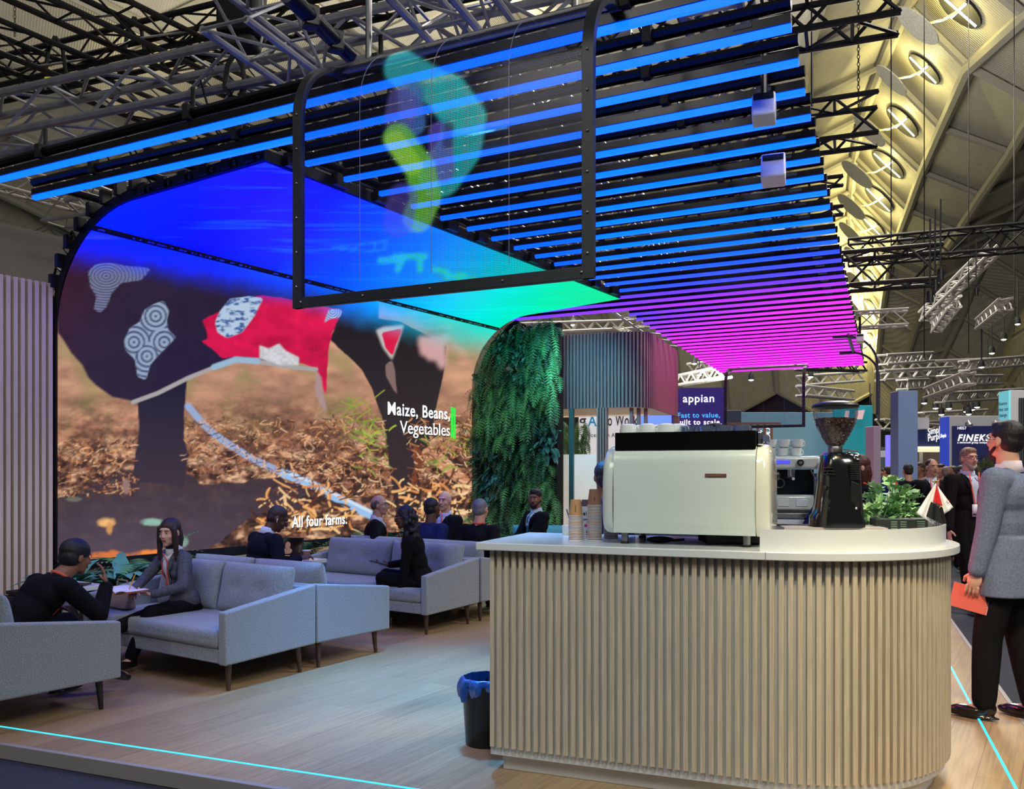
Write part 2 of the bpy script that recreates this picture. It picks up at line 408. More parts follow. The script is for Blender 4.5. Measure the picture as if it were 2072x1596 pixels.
# silver trusses along the depth of the stand, over the light tubes
for (a, z, lb) in ((-.75, 4.42, 'silver truss running deep above the light tubes beside the aisle'),
                   (-2.3, 4.42, 'silver truss running deep above the middle of the light tubes'),
                   (-3.6, 4.45, 'silver truss running deep above the light tubes near the mesh screen'),):
    truss('box_truss', lb, WS(a, 4.3, z), WS(a, 19, z), .34, M_alu, .026, .012, .45)
for i, (p, lb) in enumerate(((-5.6, 'silver truss parallel to the LED canopy, first above its edge'), (-7.2, 'silver truss over the curved top of the LED wall'))):
    truss('box_truss', lb, WP(p, 5.6 + .9 * i, 4.45 + .02 * i), WP(p, 11, 4.45), .30, M_alu, .024, .011, .4)
# long dark pipes under them
gp = 'dark pipes above the LED canopy'
for k in range(6):
    p = -5.2 - k * .5
    o = MB().tube(WP(p, 4.15 + .12 * (k % 2), 4.08), WP(p, 10.5, 4.08), .036, n=10).build('rigging_pipe', mat('dark_pipe', (44, 44, 52), .35, .8))
    tag(o, 'dark round rigging pipe above the canopy of the LED wall', 'pipe', gp)
# black trusses upper left (house rigging)
def tz(u0, v0, z, d, l0, l1): 
    Y = (z - 1.5) * F_PX / (HOR - v0); P = Vector(((u0 - 1036) / F_PX * Y, Y, z)); return P - d * l0, P + d * l1
a, b = tz(100, 130, 6.0, dQ, 4, 6); truss('black_truss', 'black box truss high at the upper corner, nearest the slatted wall', a, b, .34, M_btruss, .032, .013, .62)
a, b = tz(300, 75, 6.0, dQ, 4, 6); truss('black_truss', 'black box truss running deep above the slack lifting straps', a, b, .34, M_btruss, .032, .013, .62)
a, b = tz(200, 115, 6.3, dA, 6, 8); truss('black_truss', 'black box truss crossing behind the two deep running black trusses', a, b, .34, M_btruss, .032, .013, .62)
a, b = tz(40, 10, 5.6, dA, 3, 2.5); 0 and truss('black_truss', 'black truss with silver lower chord in the top corner', a, b, .34, M_btruss, .032, .013, .62)
for (u, v, z, lb) in ((820, 15, 5.3, 'silver truss crossing high above the top of the curved mesh screen'),):
    a, b = tz(u, v, z, dQ, -.6, 5); truss('box_truss', lb, a, b, .30, M_alu, .024, .011, .4)
# black trusses sticking out to the right of the tubes
def rt(u0, v0, u1, z, s, m, lb, d=dA, r=.022, name='black_truss', bay=None, extra=1.5):
    Y = (z - 1.5) * F_PX / (HOR - v0); P = Vector(((u0 - 1036) / F_PX * Y, Y, z))
    k = (u1 - 1036) / F_PX; t = (k * P.y - P.x) / (d.x - k * d.y)
    return truss(name, lb, P - d * extra, P + d * t, s, m, r, r * .55, bay or s)
rt(1600, 40, 1820, 4.35, .28, M_btruss, 'black truss end jutting toward the aisle at the top, nearest')
rt(1655, 258, 1776, 4.35, .32, M_btruss, 'black truss end jutting out beside the second lit roof panel')
rt(1680, 398, 1706, 4.3, .30, M_btruss, 'short black truss end just beyond the blue light tubes')
rt(1722, 550, 1905, 4.6, .5, M_btruss, 'black truss with hanging lamps beside the purple light tubes', r=.035)
rt(1850, 500, 2140, 7.0, .55, M_btruss, 'black truss crossing the dark roof near the picture edge', r=.04, name='black_truss')
rt(1740, 648, 1838, 4.3, .28, M_wtruss, 'short pale truss end holding the far side mesh screen', name='pale_truss')
# pale trusses of the far stands
far = [((1785, 728), (1880, 722), 30), ((1780, 760), (1920, 752), 32), ((1790, 745), (1995, 735), 34), ((1950, 740), (2090, 728), 26),
       ((1825, 778), (1870, 776), 30), ((1880, 795), (1960, 765), 22), ((1905, 770), (2020, 768), 22), ((1900, 805), (2072, 795), 24),
       ((1895, 662), (1932, 610), 30), ((1985, 655), (2035, 615), 24), ((1870, 640), (2010, 505), 26), ((1375, 770), (1470, 752), 30), ((1400, 745), (1480, 735), 38),
       ((1620, 770), (1740, 762), 40), ((1615, 738), (1745, 742), 28), ((1620, 790), (1720, 800), 34), ((1040, 665), (1300, 655), 17), ((1250, 672), (1330, 720), 19),
       ((1860, 845), (1990, 838), 40), ((1780, 858), (1900, 870), 44), ((1010, 880), (1020, 885), 40)][:-1]
fl = ['pale truss above the blue columns, highest of the left cluster', 'pale truss crossing low above the blue columns', 'long pale truss passing over the blue columns', 'pale truss over the white booth at the picture edge',
      'short pale truss above the tall blue column', 'pale truss slanting down to the navy booth', 'pale truss square over the navy booth', 'pale truss just above the windows of the far wall',
      'pale perforated beam on chains, left of two', 'pale perforated beam on chains, right of two', 'long pale perforated beam rising toward the aisle roof', 'far truss above the purple sign board', 'upper far truss above the purple sign board',
      'far truss behind the hopper of the grinder', 'dark far truss behind the small mesh screen', 'lower far truss behind the hopper of the grinder', 'truss above the slatted cabin', 'pale truss end behind the slatted cabin',
      'far truss below the high windows', 'far truss behind the tall blue column']
for (a, b, Y), lb in zip(far, fl):
    p, q = at(a[0], a[1], Y), at(b[0], b[1], Y + (3 if abs(a[1] - b[1]) < 15 else -4))
    dk = 'dark' in lb
    truss('far_truss', lb, p, q, .012 * Y * .9, M_btruss if dk else M_wtruss, .0016 * Y, .0011 * Y, .016 * Y, group='trusses over the far stands')
# round downlights and spots of the far stands
M_lampg = mat('lamp_glow', (255, 250, 240), emit=7, ecol=(1, .97, .9)); M_lampw = mat('lamp_glow_warm', (255, 240, 190), emit=6, ecol=(1, .9, .6))
sp = [(1893, 825, 30), (1905, 838, 34), (1977, 823, 28), (1967, 828, 30), (1960, 837, 26), (1955, 832, 34), (1998, 776, 28), (1986, 742, 24), (2059, 655, 26), (2031, 686, 30), (2007, 714, 34), (1650, 783, 44), (1640, 762, 40), (1405, 735, 30), (1415, 758, 36), (1520, 768, 40),
      (1870, 815, 40), (1760, 840, 40), (1945, 793, 40), (1920, 826, 44), (1300, 660, 30), (1160, 657, 26)]
for k, (u, v, Y) in enumerate(sp):
    s = .0035 * Y
    P = at(u, v, Y)
    t = thing('far_spotlight', 'small bright spotlight hanging among the trusses over the far stands', 'spotlight', P, 0, 'spotlights over the far stands')
    MB().lathe([(s * .5, s * 2.2), (s * .9, s * 1.6), (s, 0), (s * .9, -.01)], n=12).build('housing', M_blackm, t)
    MB().lathe([(s * .88, -.05 * s), (s * .6, -s * .35), (.0, -s * .5)], n=12).build('lens', M_lampw if u > 2000 else M_lampg, t)
    MB().tube((0, 0, s * 2), (0, 0, s * 2 + 1.2), .02, n=5).build('hanger', M_blackm, t)
# lamps on the black truss and near the mesh screen
for k, (u, v, Y, lb) in enumerate(((1882, 600, 11, 'black lamp can hanging lowest from the black truss over the aisle'), (1892, 577, 11.2, 'black lamp can hanging second from the black truss over the aisle'),
                                  (1903, 555, 11.4, 'black lamp can hanging highest from the black truss over the aisle'), (1975, 590, 16, 'black lamp can under the pale perforated beam'))):
    P = at(u, v, Y); t = thing('lamp_can', lb, 'spotlight', P)
    MB().tube((0, 0, -.07), (0, 0, .07), .045, .04, n=12).build('housing', M_black, t)
    MB().path([(-.06, 0, 0), (-.06, 0, .13), (.06, 0, .13), (.06, 0, 0)], .008).tube((0, 0, .13), (0, 0, 1.0), .012).build('yoke', M_black, t)

# chains and lifting lines
def chain(label, p, L, m=M_steel, link=.05):
    c = MB(); n = int(L / (link * .8))
    for i in range(n):
        z = i * link * .8; w = link * .28
        ax = (w, 0) if i % 2 else (0, w)
        pts = [(ax[0] * math.cos(t) , ax[1] * math.cos(t), z + link * .5 * math.sin(t)) for t in [k * math.pi / 3 for k in range(7)]]
        c.path(pts, link * .09, 4)
    o = c.build('chain', m, None, loc=p); return tag(o, label, 'chain')
chain('steel chain rising from the black truss end beside the lit roof panels', at(1737, 215, 9.0), 4.0, M_btruss)
chain('steel chain hanging behind the top of the curved mesh screen', at(830, 20, 6.6), 1.4)
chain('steel chain rising over the black truss in the top corner', at(30, 70, 9.5), 1.6, M_btruss)
for (u, v0, Y, h, lb) in ((1870, 420, 20, 8, 'thin wire hanging left of the dark roof trusses'), (1803, 250, 18, 9, 'thin wire hanging in front of the mesh discs'), (1960, 440, 22, 8, 'thin wire hanging over the far stands'),
                          (1643, 90, 8, 4, 'thin wire beside the ends of the light tubes'), (2052, 420, 24, 8, 'thin wire nearest the picture edge')):
    P = at(u, v0, Y); tag(MB().tube((0, 0, -.6 if u == 1643 else -3.5), (0, 0, h), .012, n=5).build('wire', M_btruss, None, loc=P), lb, 'wire')

# chain hoist with its logo and straps
t = thing('chain_hoist', 'black motor chain hoist with a red oval badge, above the front truss', 'hoist', at(490, 36, 6.2), R(-8)); t.scale = (.82, .82, .82)
MB().box((0, 0, .02), (.38, .26, .44)).box((0, 0, -.24), (.30, .22, .12)).build('body', M_blackm, t, bevel=.05, seg=4)
MB().box((0, -.14, .02), (.34, .03, .40)).build('cover', mat('hoist_cover', (24, 24, 27), .75, spec=.2), t, bevel=.03, seg=3)
M_red = mat('badge_red', (200, 40, 34), .6, emit=.1)
ov = [(math.cos(k * math.pi / 14) * .062 + (.03 if abs(k - 14) > 7 else -.03), math.sin(k * math.pi / 14) * .045) for k in range(28)]
MRX = Matrix.Rotation(R(90), 4, 'X')
bd = MB().prismM(ov, .155, .162, Matrix.Translation((.02, 0, .135)) @ MRX).build('badge', M_red, t)
M_txtw = mat('white_lettering', (240, 240, 240), .5, emit=.35, ecol=(1, 1, 1))
text('logo_text', 'RS', .075, M_txtw, bd, (-.03, -.163, .112), (R(90), 0, 0), .003, .001, shear=.2)
text('model_text', 'MRG 083', .025, M_txtw, t, (-.03, -.157, .062), (R(90), 0, 0), 0, .0005)
MB().path([(-.05, -.16, -.10), (-.03, -.17, -.14), (-.01, -.16, -.20)], .012).build('latch', M_steel, t)
MB().path([(-.18, 0, .2), (-.19, 0, -.15), (-.16, 0, -.26)], .015).path([(.18, 0, .22), (.19, 0, -.15), (.16, 0, -.26)], .015).build('handle', M_steel, t)
def strap(lb, P, s=.16, h=.34):
    b = MB()
    for x, k in ((-1, .0), (1, .01)):
        b.path([(0, k, h / 2), (x * s * .35, k, h * .2), (x * s * .5, k, -h * .3), (x * s * .2, k, -h * .5)], .022, 6)
    tag(b.build('lifting_strap', M_blackm, None, loc=P), lb, 'strap')
strap('black lifting strap looped under the hoist on the front truss', at(475, 150, 6.75))
strap('black lifting strap around the first black corner truss', at(112, 120, 9.4), .22, .5)
strap('black lifting strap around the second black corner truss', at(272, 80, 9.6), .22, .5)
tag(MB().box((0, 0, 0), (.07, .02, .05)).build('tag', mat('yellow_tag', (228, 236, 30), .5, emit=.25, ecol=(.8, .9, .05)), None, loc=at(98, 161, 9.0)), 'small fluorescent yellow tag hanging on the black rigging', 'tag')
o = MB().tube(at(580, -12, 4.9), at(708, 112, 5.6), .05, n=16).build('rigging_pipe', mat('navy_pipe', (22, 26, 46), .3, .6))
tag(o, 'dark slanting pipe in front of the chain hoist truss', 'pipe')
for q, f in enumerate((.35, .75)):
    P = at(580, -12, 4.9).lerp(at(708, 112, 5.6), f)
    MB().box(P - at(580, -12, 4.9) * 0, (.09, .09, .13), rz=.5).build('clamp', M_black, o, bevel=.01)
# cables draped between trusses
cb = MB()
rng = random.Random(5)
for k in range(14):
    p = WP(-5.3 - rng.random() * 2.3, 4.2 + rng.random() * 3, 4.25 + rng.random() * .3); q = p + dP * rng.uniform(-.5, .5) + dQ * rng.uniform(.5, 1.3)
    cb.path([p.lerp(q, i / 10) + Vector((0, 0, -.35 * math.sin(math.pi * i / 10))) for i in range(11)], .009, 5)
tag(cb.build('cable', M_blackm), 'loose black cables drooping over the LED canopy edge', 'cable', kind='stuff')

# white moving lamps in the tube ceiling
for (u, v, Y, lb) in ((1546, 222, 5.28, 'white box projector hanging between the light tubes, nearer one'), (1565, 345, 6.3, 'white box projector hanging between the light tubes, farther one'), (1740, 685, 14.2, 'white lamp near the far side mesh screen')):
    t = thing('projector', lb, 'projector', at(u, v, Y), R(-20)); s = .14 if Y < 6 else (.17 if Y < 10 else .12)
    Mx = Matrix.Rotation(R(-18), 3, 'X')
    MB().box((0, 0, 0), (s, s * .9, s * 1.15), M=Mx).build('body', mat('projector_white', (245, 245, 250), .4), t, bevel=.012)
    MB().box((0, -s * .45, s * .42), (s * .85, .03, s * .16), M=Mx).build('vent', M_blackm, t)
    MB().path([(-.03, -s * .52, -s * .32), (.02, -s * .52, -s * .28), (.05, -s * .5, -s * .18)], .005).build('seam', M_blackm, t)
    MB().tube((0, 0, s * .5), (0, 0, s * .5 + .3), .02).build('bracket', M_black, t)

# ================================================================ light tubes
def Nrow(k): return None
tub_cols = []
N0 = None
ZT = 3.85
def ray_T(u, v): 
    Y = (ZT - 1.5) * F_PX / (HOR - v); return Vector(((u - 1036) / F_PX * Y, Y, ZT))
base0 = ray_T(1204, 67); base1 = ray_T(1204, 146)
n0 = base0.dot(dN); stepN = (ray_T(1204, 765.5).dot(dN) - n0) / 38.0
NT = 39
def hit_line(nv, A, B):  # where the tube row (dot N = nv) crosses the line A-B in plan
    d = B - A; s = (nv - A.dot(dN)) / d.dot(dN); return A + d * s
Rl0, Rl1 = ray_T(1602, 60), ray_T(1748, 737)
Lc0, Lc1 = WP(-5.0 + .12, 4.33, ZT), WP(-5.0 + .12, 10.32, ZT)
housing_m = mat('tube_housing', (12, 13, 20), .3, .2)
M_tube = mat('tube_glow', (10, 10, 10), emit=1.0, vcol='pic', sampling='FRONT_BACK')
def tube_col(f):
    st = [(0, .26, 4.0), (.02, .10, 3.2), (.16, .055, 2.6), (.9, .035, 1.7), (1.5, .04, 1.5)]
    x = f * 4; i = min(3, int(x)); k = x - i; return [st[i][c] * (1 - k) + st[i + 1][c] * k for c in range(3)]
def tube_mat(i):
    f = min(1, max(0, (i - 13) / 17.0))
    g = lambda a, b, t: a + (b - a) * t
    if f < .5: c = [g(0, .10, f * 2), g(.26, .05, f * 2), g(2.6, 2.0, f * 2)]
    else: c = [g(.10, .85, (f - .5) * 2), g(.05, .035, (f - .5) * 2), g(2.0, .85, (f - .5) * 2)]
    return mat('tube_glow_%d' % i, (10, 10, 10), emit=1.0, ecol=tuple(c))
for i in range(NT):
    nv = n0 + stepN * i
    Rt = hit_line(nv, Rl0, Rl1)
    if i == 0: Lt = Rt - dT * 9.5
    elif i == 1:
        Lt = ray_T(24, 387); Lt = Lt + dN * (nv - Lt.dot(dN))
    else:
        Lt = hit_line(nv, Lc0, Lc1)
        qend = (Lt.x * .5454 + Lt.y * .8382)
        if qend > 10.35:
            j = i
            Lt = hit_line(nv, ray_T(1295, 650), ray_T(1392, 712)) if qend > 11.7 else hit_line(nv, ray_T(1035, 655), ray_T(1075, 664))
    Ln = (Rt - Lt).dot(dT)
    if i < 13: lb = 'blue light tube, number %d from the front of the tube ceiling' % (i + 1)
    elif i < 24: lb = 'violet blue light tube, number %d back from the front of the tube ceiling' % (i + 1)
    else: lb = 'magenta light tube, number %d back from the front of the tube ceiling' % (i + 1)
    t = thing('light_tube', lb, 'light tube', Lt, A_TUB, 'rows of glowing ceiling tubes')
    tb_ = MB().box((Ln / 2, 0, .0), (Ln, .036, .034)).build('tube', M_tube, t, smooth=False)
    fR = float(np.interp(Rt.y, [8.0, 12.3], [0, 1])); fL = float(np.interp(Lt.y, [9.5, 17], [0, 1]))
    ca_ = tb_.data.color_attributes.new('pic', 'FLOAT_COLOR', 'POINT')
    for k_, v_ in enumerate(tb_.data.vertices): ca_.data[k_].color = (*tube_col(fL if v_.co.x < Ln / 2 else fR), 1)
    MB().box((Ln / 2, .0, .045), (Ln, .05, .05)).tube((0, .0, .13), (Ln, .0, .13), .036, n=8).build('housing', housing_m, t, bevel=.0)
    nk = max(2, round(Ln / 1.6))
    if i < 22:
        for k in range(nk):
            x = Ln * (k + .5) / nk
            MB().box((x, 0, .13), (.05, .11, .10)).tube((x, .02, .16), (x, .02, .32), .015, n=6).build('clamp', M_blackm, t, smooth=False)
        MB().box((Ln - .25, -.027, .05), (.10, .004, .022)).build('sticker', mat('sticker', (70, 76, 84), .6), t)

# ================================================================ curved see-through LED screens
def grid_mat(name, opq, vc=False, col=(20, 22, 40)):
    m = bpy.data.materials.new(name); m.use_nodes = True; nt = m.node_tree; L = nt.links
    b = nt.nodes['Principled BSDF']; b.inputs['Base Color'].default_value = (*lin(col), 1); b.inputs['Roughness'].default_value = .15
    out = nt.nodes['Material Output']; tr = nt.nodes.new('ShaderNodeBsdfTransparent'); mx = nt.nodes.new('ShaderNodeMixShader')
    tr.inputs[0].default_value = (.82, .84, .92, 1)
    uv = nt.nodes.new('ShaderNodeUVMap'); sep = nt.nodes.new('ShaderNodeSeparateXYZ'); L.new(uv.outputs[0], sep.inputs[0])
    ps = []
    for ax in ('X', 'Y'):
        mm = nt.nodes.new('ShaderNodeMath'); mm.operation = 'MULTIPLY'; mm.inputs[1].default_value = 110.0; L.new(sep.outputs[ax], mm.inputs[0])
        fr = nt.nodes.new('ShaderNodeMath'); fr.operation = 'FRACT'; L.new(mm.outputs[0], fr.inputs[0])
        lt = nt.nodes.new('ShaderNodeMath'); lt.operation = 'LESS_THAN'; lt.inputs[1].default_value = .34; L.new(fr.outputs[0], lt.inputs[0]); ps.append(lt)
    mxx = nt.nodes.new('ShaderNodeMath'); mxx.operation = 'MAXIMUM'; L.new(ps[0].outputs[0], mxx.inputs[0]); L.new(ps[1].outputs[0], mxx.inputs[1])
    ma = nt.nodes.new('ShaderNodeMath'); ma.operation = 'MULTIPLY_ADD'; ma.inputs[1].default_value = opq; ma.inputs[2].default_value = .05
    L.new(mxx.outputs[0], ma.inputs[0])
    if vc:
        a = nt.nodes.new('ShaderNodeVertexColor'); a.layer_name = 'pic'
        L.new(a.outputs['Color'], b.inputs['Emission Color']); b.inputs['Emission Strength'].default_value = 1.0
        sa = nt.nodes.new('ShaderNodeMath'); sa.operation = 'MULTIPLY'; L.new(a.outputs['Alpha'], sa.inputs[0])
        k2 = nt.nodes.new('ShaderNodeMath'); k2.operation = 'MULTIPLY_ADD'; k2.inputs[1].default_value = .62; k2.inputs[2].default_value = .06
        L.new(mxx.outputs[0], k2.inputs[0]); L.new(k2.outputs[0], sa.inputs[1])
        ad = nt.nodes.new('ShaderNodeMath'); ad.operation = 'ADD'; ad.use_clamp = True; L.new(ma.outputs[0], ad.inputs[0]); L.new(sa.outputs[0], ad.inputs[1]); fac = ad
    else: fac = ma
    L.new(fac.outputs[0], mx.inputs[0]); L.new(tr.outputs[0], mx.inputs[1]); L.new(b.outputs[0], mx.inputs[2]); L.new(mx.outputs[0], out.inputs[0])
    m.cycles.emission_sampling = 'NONE'
    return m
M_mesh1 = grid_mat('mesh_screen_picture', .40, True); M_mesh2 = grid_mat('mesh_screen_clear', .20, False, (60, 50, 60))
M_frame = mat('charcoal_frame', (48, 52, 56), .4, .3)
def prof_pt(s, zb, zt, rr):   # s: length along the profile from the bottom edge; returns (y, z)
    h = zt - rr - zb
    if s <= h: return 0.0, zb + s
    a = (s - h) / rr
    if a <= math.pi / 2: return rr * (1 - math.cos(a)), zt - rr + rr * math.sin(a)
    return rr + (s - h - rr * math.pi / 2), zt
def mesh_screen(label, loc, rz, wid, zb, zt, rr, flat, mmat, paint=None, panels=4, fw=.06, mirror=1, nx=60, nz=80, grouped=None):
    t = thing('mesh_screen', label, 'screen', (loc[0], loc[1], 0), rz, grouped)
    S = (zt - rr - zb) + rr * math.pi / 2 + flat
    def fn(a, b):
        y, z = prof_pt(fw + b * (S - fw), zb, zt, rr); return Vector((fw + a * (wid - 2 * fw), y * mirror, z))
    g = MB().grid(fn, nx, nz)
    o = g.build('display_mesh', mmat, t)
    uvl = o.data.uv_layers.new(name='uv'); 
    vs = {}
    for j in range(nz + 1):
        for i in range(nx + 1): vs[j * (nx + 1) + i] = (i / nx * wid, j / nz * S)
    co = np.zeros(len(o.data.loops) * 2, dtype=np.float32)
    li = np.zeros(len(o.data.loops), dtype=np.int32); o.data.loops.foreach_get('vertex_index', li)
    co[0::2] = (li % (nx + 1)) / nx * wid; co[1::2] = (li // (nx + 1)) / nz * S
    uvl.data.foreach_set('uv', co)
    if paint is not None:
        ca = o.data.color_attributes.new('pic', 'FLOAT_COLOR', 'POINT'); Mw = Matrix.Translation((loc[0], loc[1], 0)) @ rotz(rz)
        buf = np.zeros((len(o.data.vertices), 4), dtype=np.float32)
        for k, v in enumerate(o.data.vertices):
            u_, v_ = proj(Mw @ v.co); buf[k] = paint(u_, v_)
        ca.data.foreach_set('color', buf.ravel())
    # frame: bottom rail and two bent side rails with bolts
    MB().box((wid / 2, 0, zb + fw / 2), (wid, .035, fw)).build('bottom_rail', M_frame, t, bevel=.004)
    for x in (fw / 2, wid - fw / 2):
        pts = [prof_pt(S * k / 36, zb, zt, rr) for k in range(37)]
        V = []
        for k, (y, z) in enumerate(pts):
            y2, z2 = prof_pt(min(S, S * k / 36 + .01), zb, zt, rr); y1, z1 = prof_pt(max(0, S * k / 36 - .01), zb, zt, rr)
            ty, tz_ = y2 - y1, z2 - z1; L_ = math.hypot(ty, tz_); ny, nz_ = -tz_ / L_, ty / L_
            for (dx, dn) in ((-fw / 2, .018), (fw / 2, .018), (fw / 2, -.018), (-fw / 2, -.018)): V.append((x + dx, (y + ny * dn) * mirror, z + nz_ * dn))
        Fs = [(4 * k + a, 4 * k + (a + 1) % 4, 4 * k + 4 + (a + 1) % 4, 4 * k + 4 + a) for k in range(36) for a in range(4)] + [(3, 2, 1, 0), (144, 145, 146, 147)]
        rl = MB().add(V, Fs).build('side_rail', M_frame, t)
        for k in range(6):
            s_ = .12 + k * (zt - rr - zb - .1) / 5
            MB().ell((x, -.02 * mirror, zb + s_ ), (.008, .006, .008), n=8, k=5).build('bolt', M_steel, rl)
    br_ = [c for c in bpy.data.objects if c.parent == t and c.name.startswith('bottom_rail')][0]
    for k in range(5): MB().ell((fw + (wid - 2 * fw) * k / 4, -.02 * mirror, zb + fw / 2), (.008, .006, .008), n=8, k=5).build('bolt', M_steel, br_)
    for k in range(1, panels):
        x = wid * k / panels
        MB().path([(x, prof_pt(S * j / 30, zb, zt, rr)[0] * mirror - .004 * mirror, prof_pt(S * j / 30, zb, zt, rr)[1]) for j in range(2, 31)], .0022, 4).build('panel_joint', mat('joint_clear', (150, 160, 190), .2, alpha=.55), t)
    MB().tube((0, rr * mirror * .9, zt + .02), (wid, rr * mirror * .9, zt + .02), .03, n=10).tube((.25, rr * mirror * .9, zt), (.25, rr * mirror * .9, zt + .5), .02).tube((wid - .25, rr * mirror * .9, zt), (wid - .25, rr * mirror * .9, zt + .5), .02).build('hanging_bar', M_steel, t)
    return t

def blob2(u, v, pts, soft):   # distance to a polyline, soft brush
    best = 9e9
    for (a, b), (c, d) in zip(pts[:-1], pts[1:]):
        dx, dy = c - a, d - b; L2 = dx * dx + dy * dy; k = max(0, min(1, ((u - a) * dx + (v - b) * dy) / L2))
        best = min(best, math.hypot(u - a - k * dx, v - b - k * dy))
    return best
def paint1(u, v):
    c = np.zeros(4)
    def put(d, w, col, al=1.0):
        k = max(0.0, min(1.0, (w - d) / 7.0)) * al
        if k > 0: c[:3] = c[:3] * (1 - k) + np.array(col) * k; c[3] = max(c[3], k)
    put(blob2(u, v, [(815, 140), (905, 190), (945, 235)], 1), 42, (.03, .42, .45), .8)
    put(blob2(u, v, [(905, 190), (940, 240), (930, 300), (890, 355)], 1), 48, (.03, .45, .46), .8)
    put(blob2(u, v, [(830, 190), (835, 250)], 1), 30, (.06, .16, .45), .8)
    put(blob2(u, v, [(815, 205), (808, 240)], 1), 34, (.12, .10, .42), .6)
    put(blob2(u, v, [(890, 270), (895, 345)], 1), 28, (.13, .07, .50), .7)
    put(blob2(u, v, [(908, 255), (906, 290)], 1), 14, (.0, .0, .02), .6)
    put(blob2(u, v, [(805, 280), (850, 340), (862, 400), (845, 440)], 1), 34, (.16, .55, .05), .8)
    put(blob2(u, v, [(800, 285), (835, 335)], 1), 24, (.32, .70, .06), .8)
    put(blob2(u, v, [(815, 400), (805, 450)], 1), 34, (.10, .06, .45), .55)
    put(blob2(u, v, [(765, 490), (782, 487), (780, 505), (757, 508), (760, 490), (738, 490), (720, 500), (670, 500), (720, 508), (757, 508)], 1), 4.5, (.03, .45, .65), .9)
    for a, b in (((770, 527), (812, 525)), ((805, 545), (815, 520)), ((850, 525), (850, 545)), ((880, 545), (905, 550)), ((905, 560), (940, 556)), ((925, 572), (960, 566)), ((800, 520), (860, 518))):
        put(blob2(u, v, [a, b], 1), 11, (.02, .62, .30), .9)
    return c
Yl = (3.80 - 1.5) * F_PX / 807
P0 = Vector(((596 - 1036) / F_PX * Yl, Yl, 0)); 
dM = Vector((3636, -1732, 0)).normalized(); aM = math.atan2(dM.y, dM.x)
kR = (1203 - 1036) / F_PX; wM = (kR * P0.y - P0.x) / (dM.x - kR * dM.y)
mesh_screen('large curved see-through LED screen with dark frame hanging over the front', P0, aM, wM, 2.44, 3.95, .42, .0, M_mesh1, paint1, nx=110, nz=110)
Yl2 = 19.0; P0 = Vector(((1465 - 1036) / F_PX * Yl2, Yl2, 0))
mesh_screen('small clear curved screen hanging behind the coffee machine', P0, A_TUB, 1.72, 2.46, 3.80, .42, .1, M_mesh2)
P0 = Vector((6.1, 14.3, 0))
mesh_screen('clear curved screen seen edge-on beyond the magenta tubes', P0, math.atan2(2.1, .93), 2.2, 2.46, 3.80, .5, .2, M_mesh2, mirror=1)
# ================================================================ LED wall picture (painted numerically)
CW, CH, CX, CY = 1180, 820, 100, 320     # canvas in reference pixels, origin (CX,CY)
nrg = np.random.RandomState(3)
def vnoise(w, h, sx, sy, seed):
    r = np.random.RandomState(seed); gx, gy = int(w / sx) + 3, int(h / sy) + 3; g = r.rand(gy, gx)
    X = np.arange(w) / sx; Y = np.arange(h) / sy; xi = X.astype(int); yi = Y.astype(int)
    fx = X - xi; fy = Y - yi; fx = fx * fx * (3 - 2 * fx); fy = fy * fy * (3 - 2 * fy)
    a = g[yi][:, xi]; b = g[yi][:, xi + 1]; c = g[yi + 1][:, xi]; d = g[yi + 1][:, xi + 1]
    return (a * (1 - fx) + b * fx) * (1 - fy)[:, None] + (c * (1 - fx) + d * fx) * fy[:, None]
def fbm(sx, sy, seed, o=4):
    t = 0; n = 0
    for k in range(o): t = t + vnoise(CW, CH, max(1.5, sx / 2 ** k), max(1.5, sy / 2 ** k), seed + k) * .5 ** k; n += .5 ** k
    return t / n
def blur(a, r):
    r = int(r)
    if r < 1: return a
    for ax in (0, 1):
        for _ in range(2):
            p = np.concatenate([np.repeat(a.take([0], ax), r + 1, ax), a, np.repeat(a.take([-1], ax), r, ax)], ax).cumsum(ax)
            n = a.shape[ax]
            a = (p.take(range(2 * r + 1, 2 * r + 1 + n), ax) - p.take(range(0, n), ax)) / (2 * r + 1)
    return a
YY, XX = np.mgrid[0:CH, 0:CW].astype(float)
PXU = XX + CX; PXV = YY + CY
def zc(pts): return [(100 + x / 2.28, 440 + y / 2.28) for x, y in pts]
def pmask(pts, soft=1, z=True):
    pts = zc(pts) if z else pts
    m = np.zeros((CH, CW), bool); n = len(pts)
    for i in range(n):
        x1, y1 = pts[i]; x2, y2 = pts[(i + 1) % n]
        if y1 == y2: continue
        c = ((y1 > PXV) != (y2 > PXV)) & (PXU < (x2 - x1) * (PXV - y1) / (y2 - y1) + x1); m ^= c
    return blur(m.astype(float), soft)
wob = (fbm(26, 26, 91) - .5)
def wmask(pts, soft=1, amp=8):   # ragged-edge polygon
    m = pmask(pts, 3); g_ = np.clip(m * 12, 0, 1); f_ = np.clip((1 - m) * 12, 0, 1)
    r_ = np.clip((m - .5 + wob * amp * .16 * f_) * 4 + .5, 0, 1) * g_
    return r_ if soft < 2 else blur(r_, soft)
def mixin(img, m, col):
    c = np.array(lin(col)) if isinstance(col, tuple) else col
    return img * (1 - m[..., None]) + c * m[..., None]
L3 = lambda c: np.array(lin(c))
def ramp(t, stops):
    xs = [s[0] for s in stops]; cs = np.array([lin(s[1]) for s in stops])
    return np.stack([np.interp(t, xs, cs[:, k]) for k in range(3)], -1)
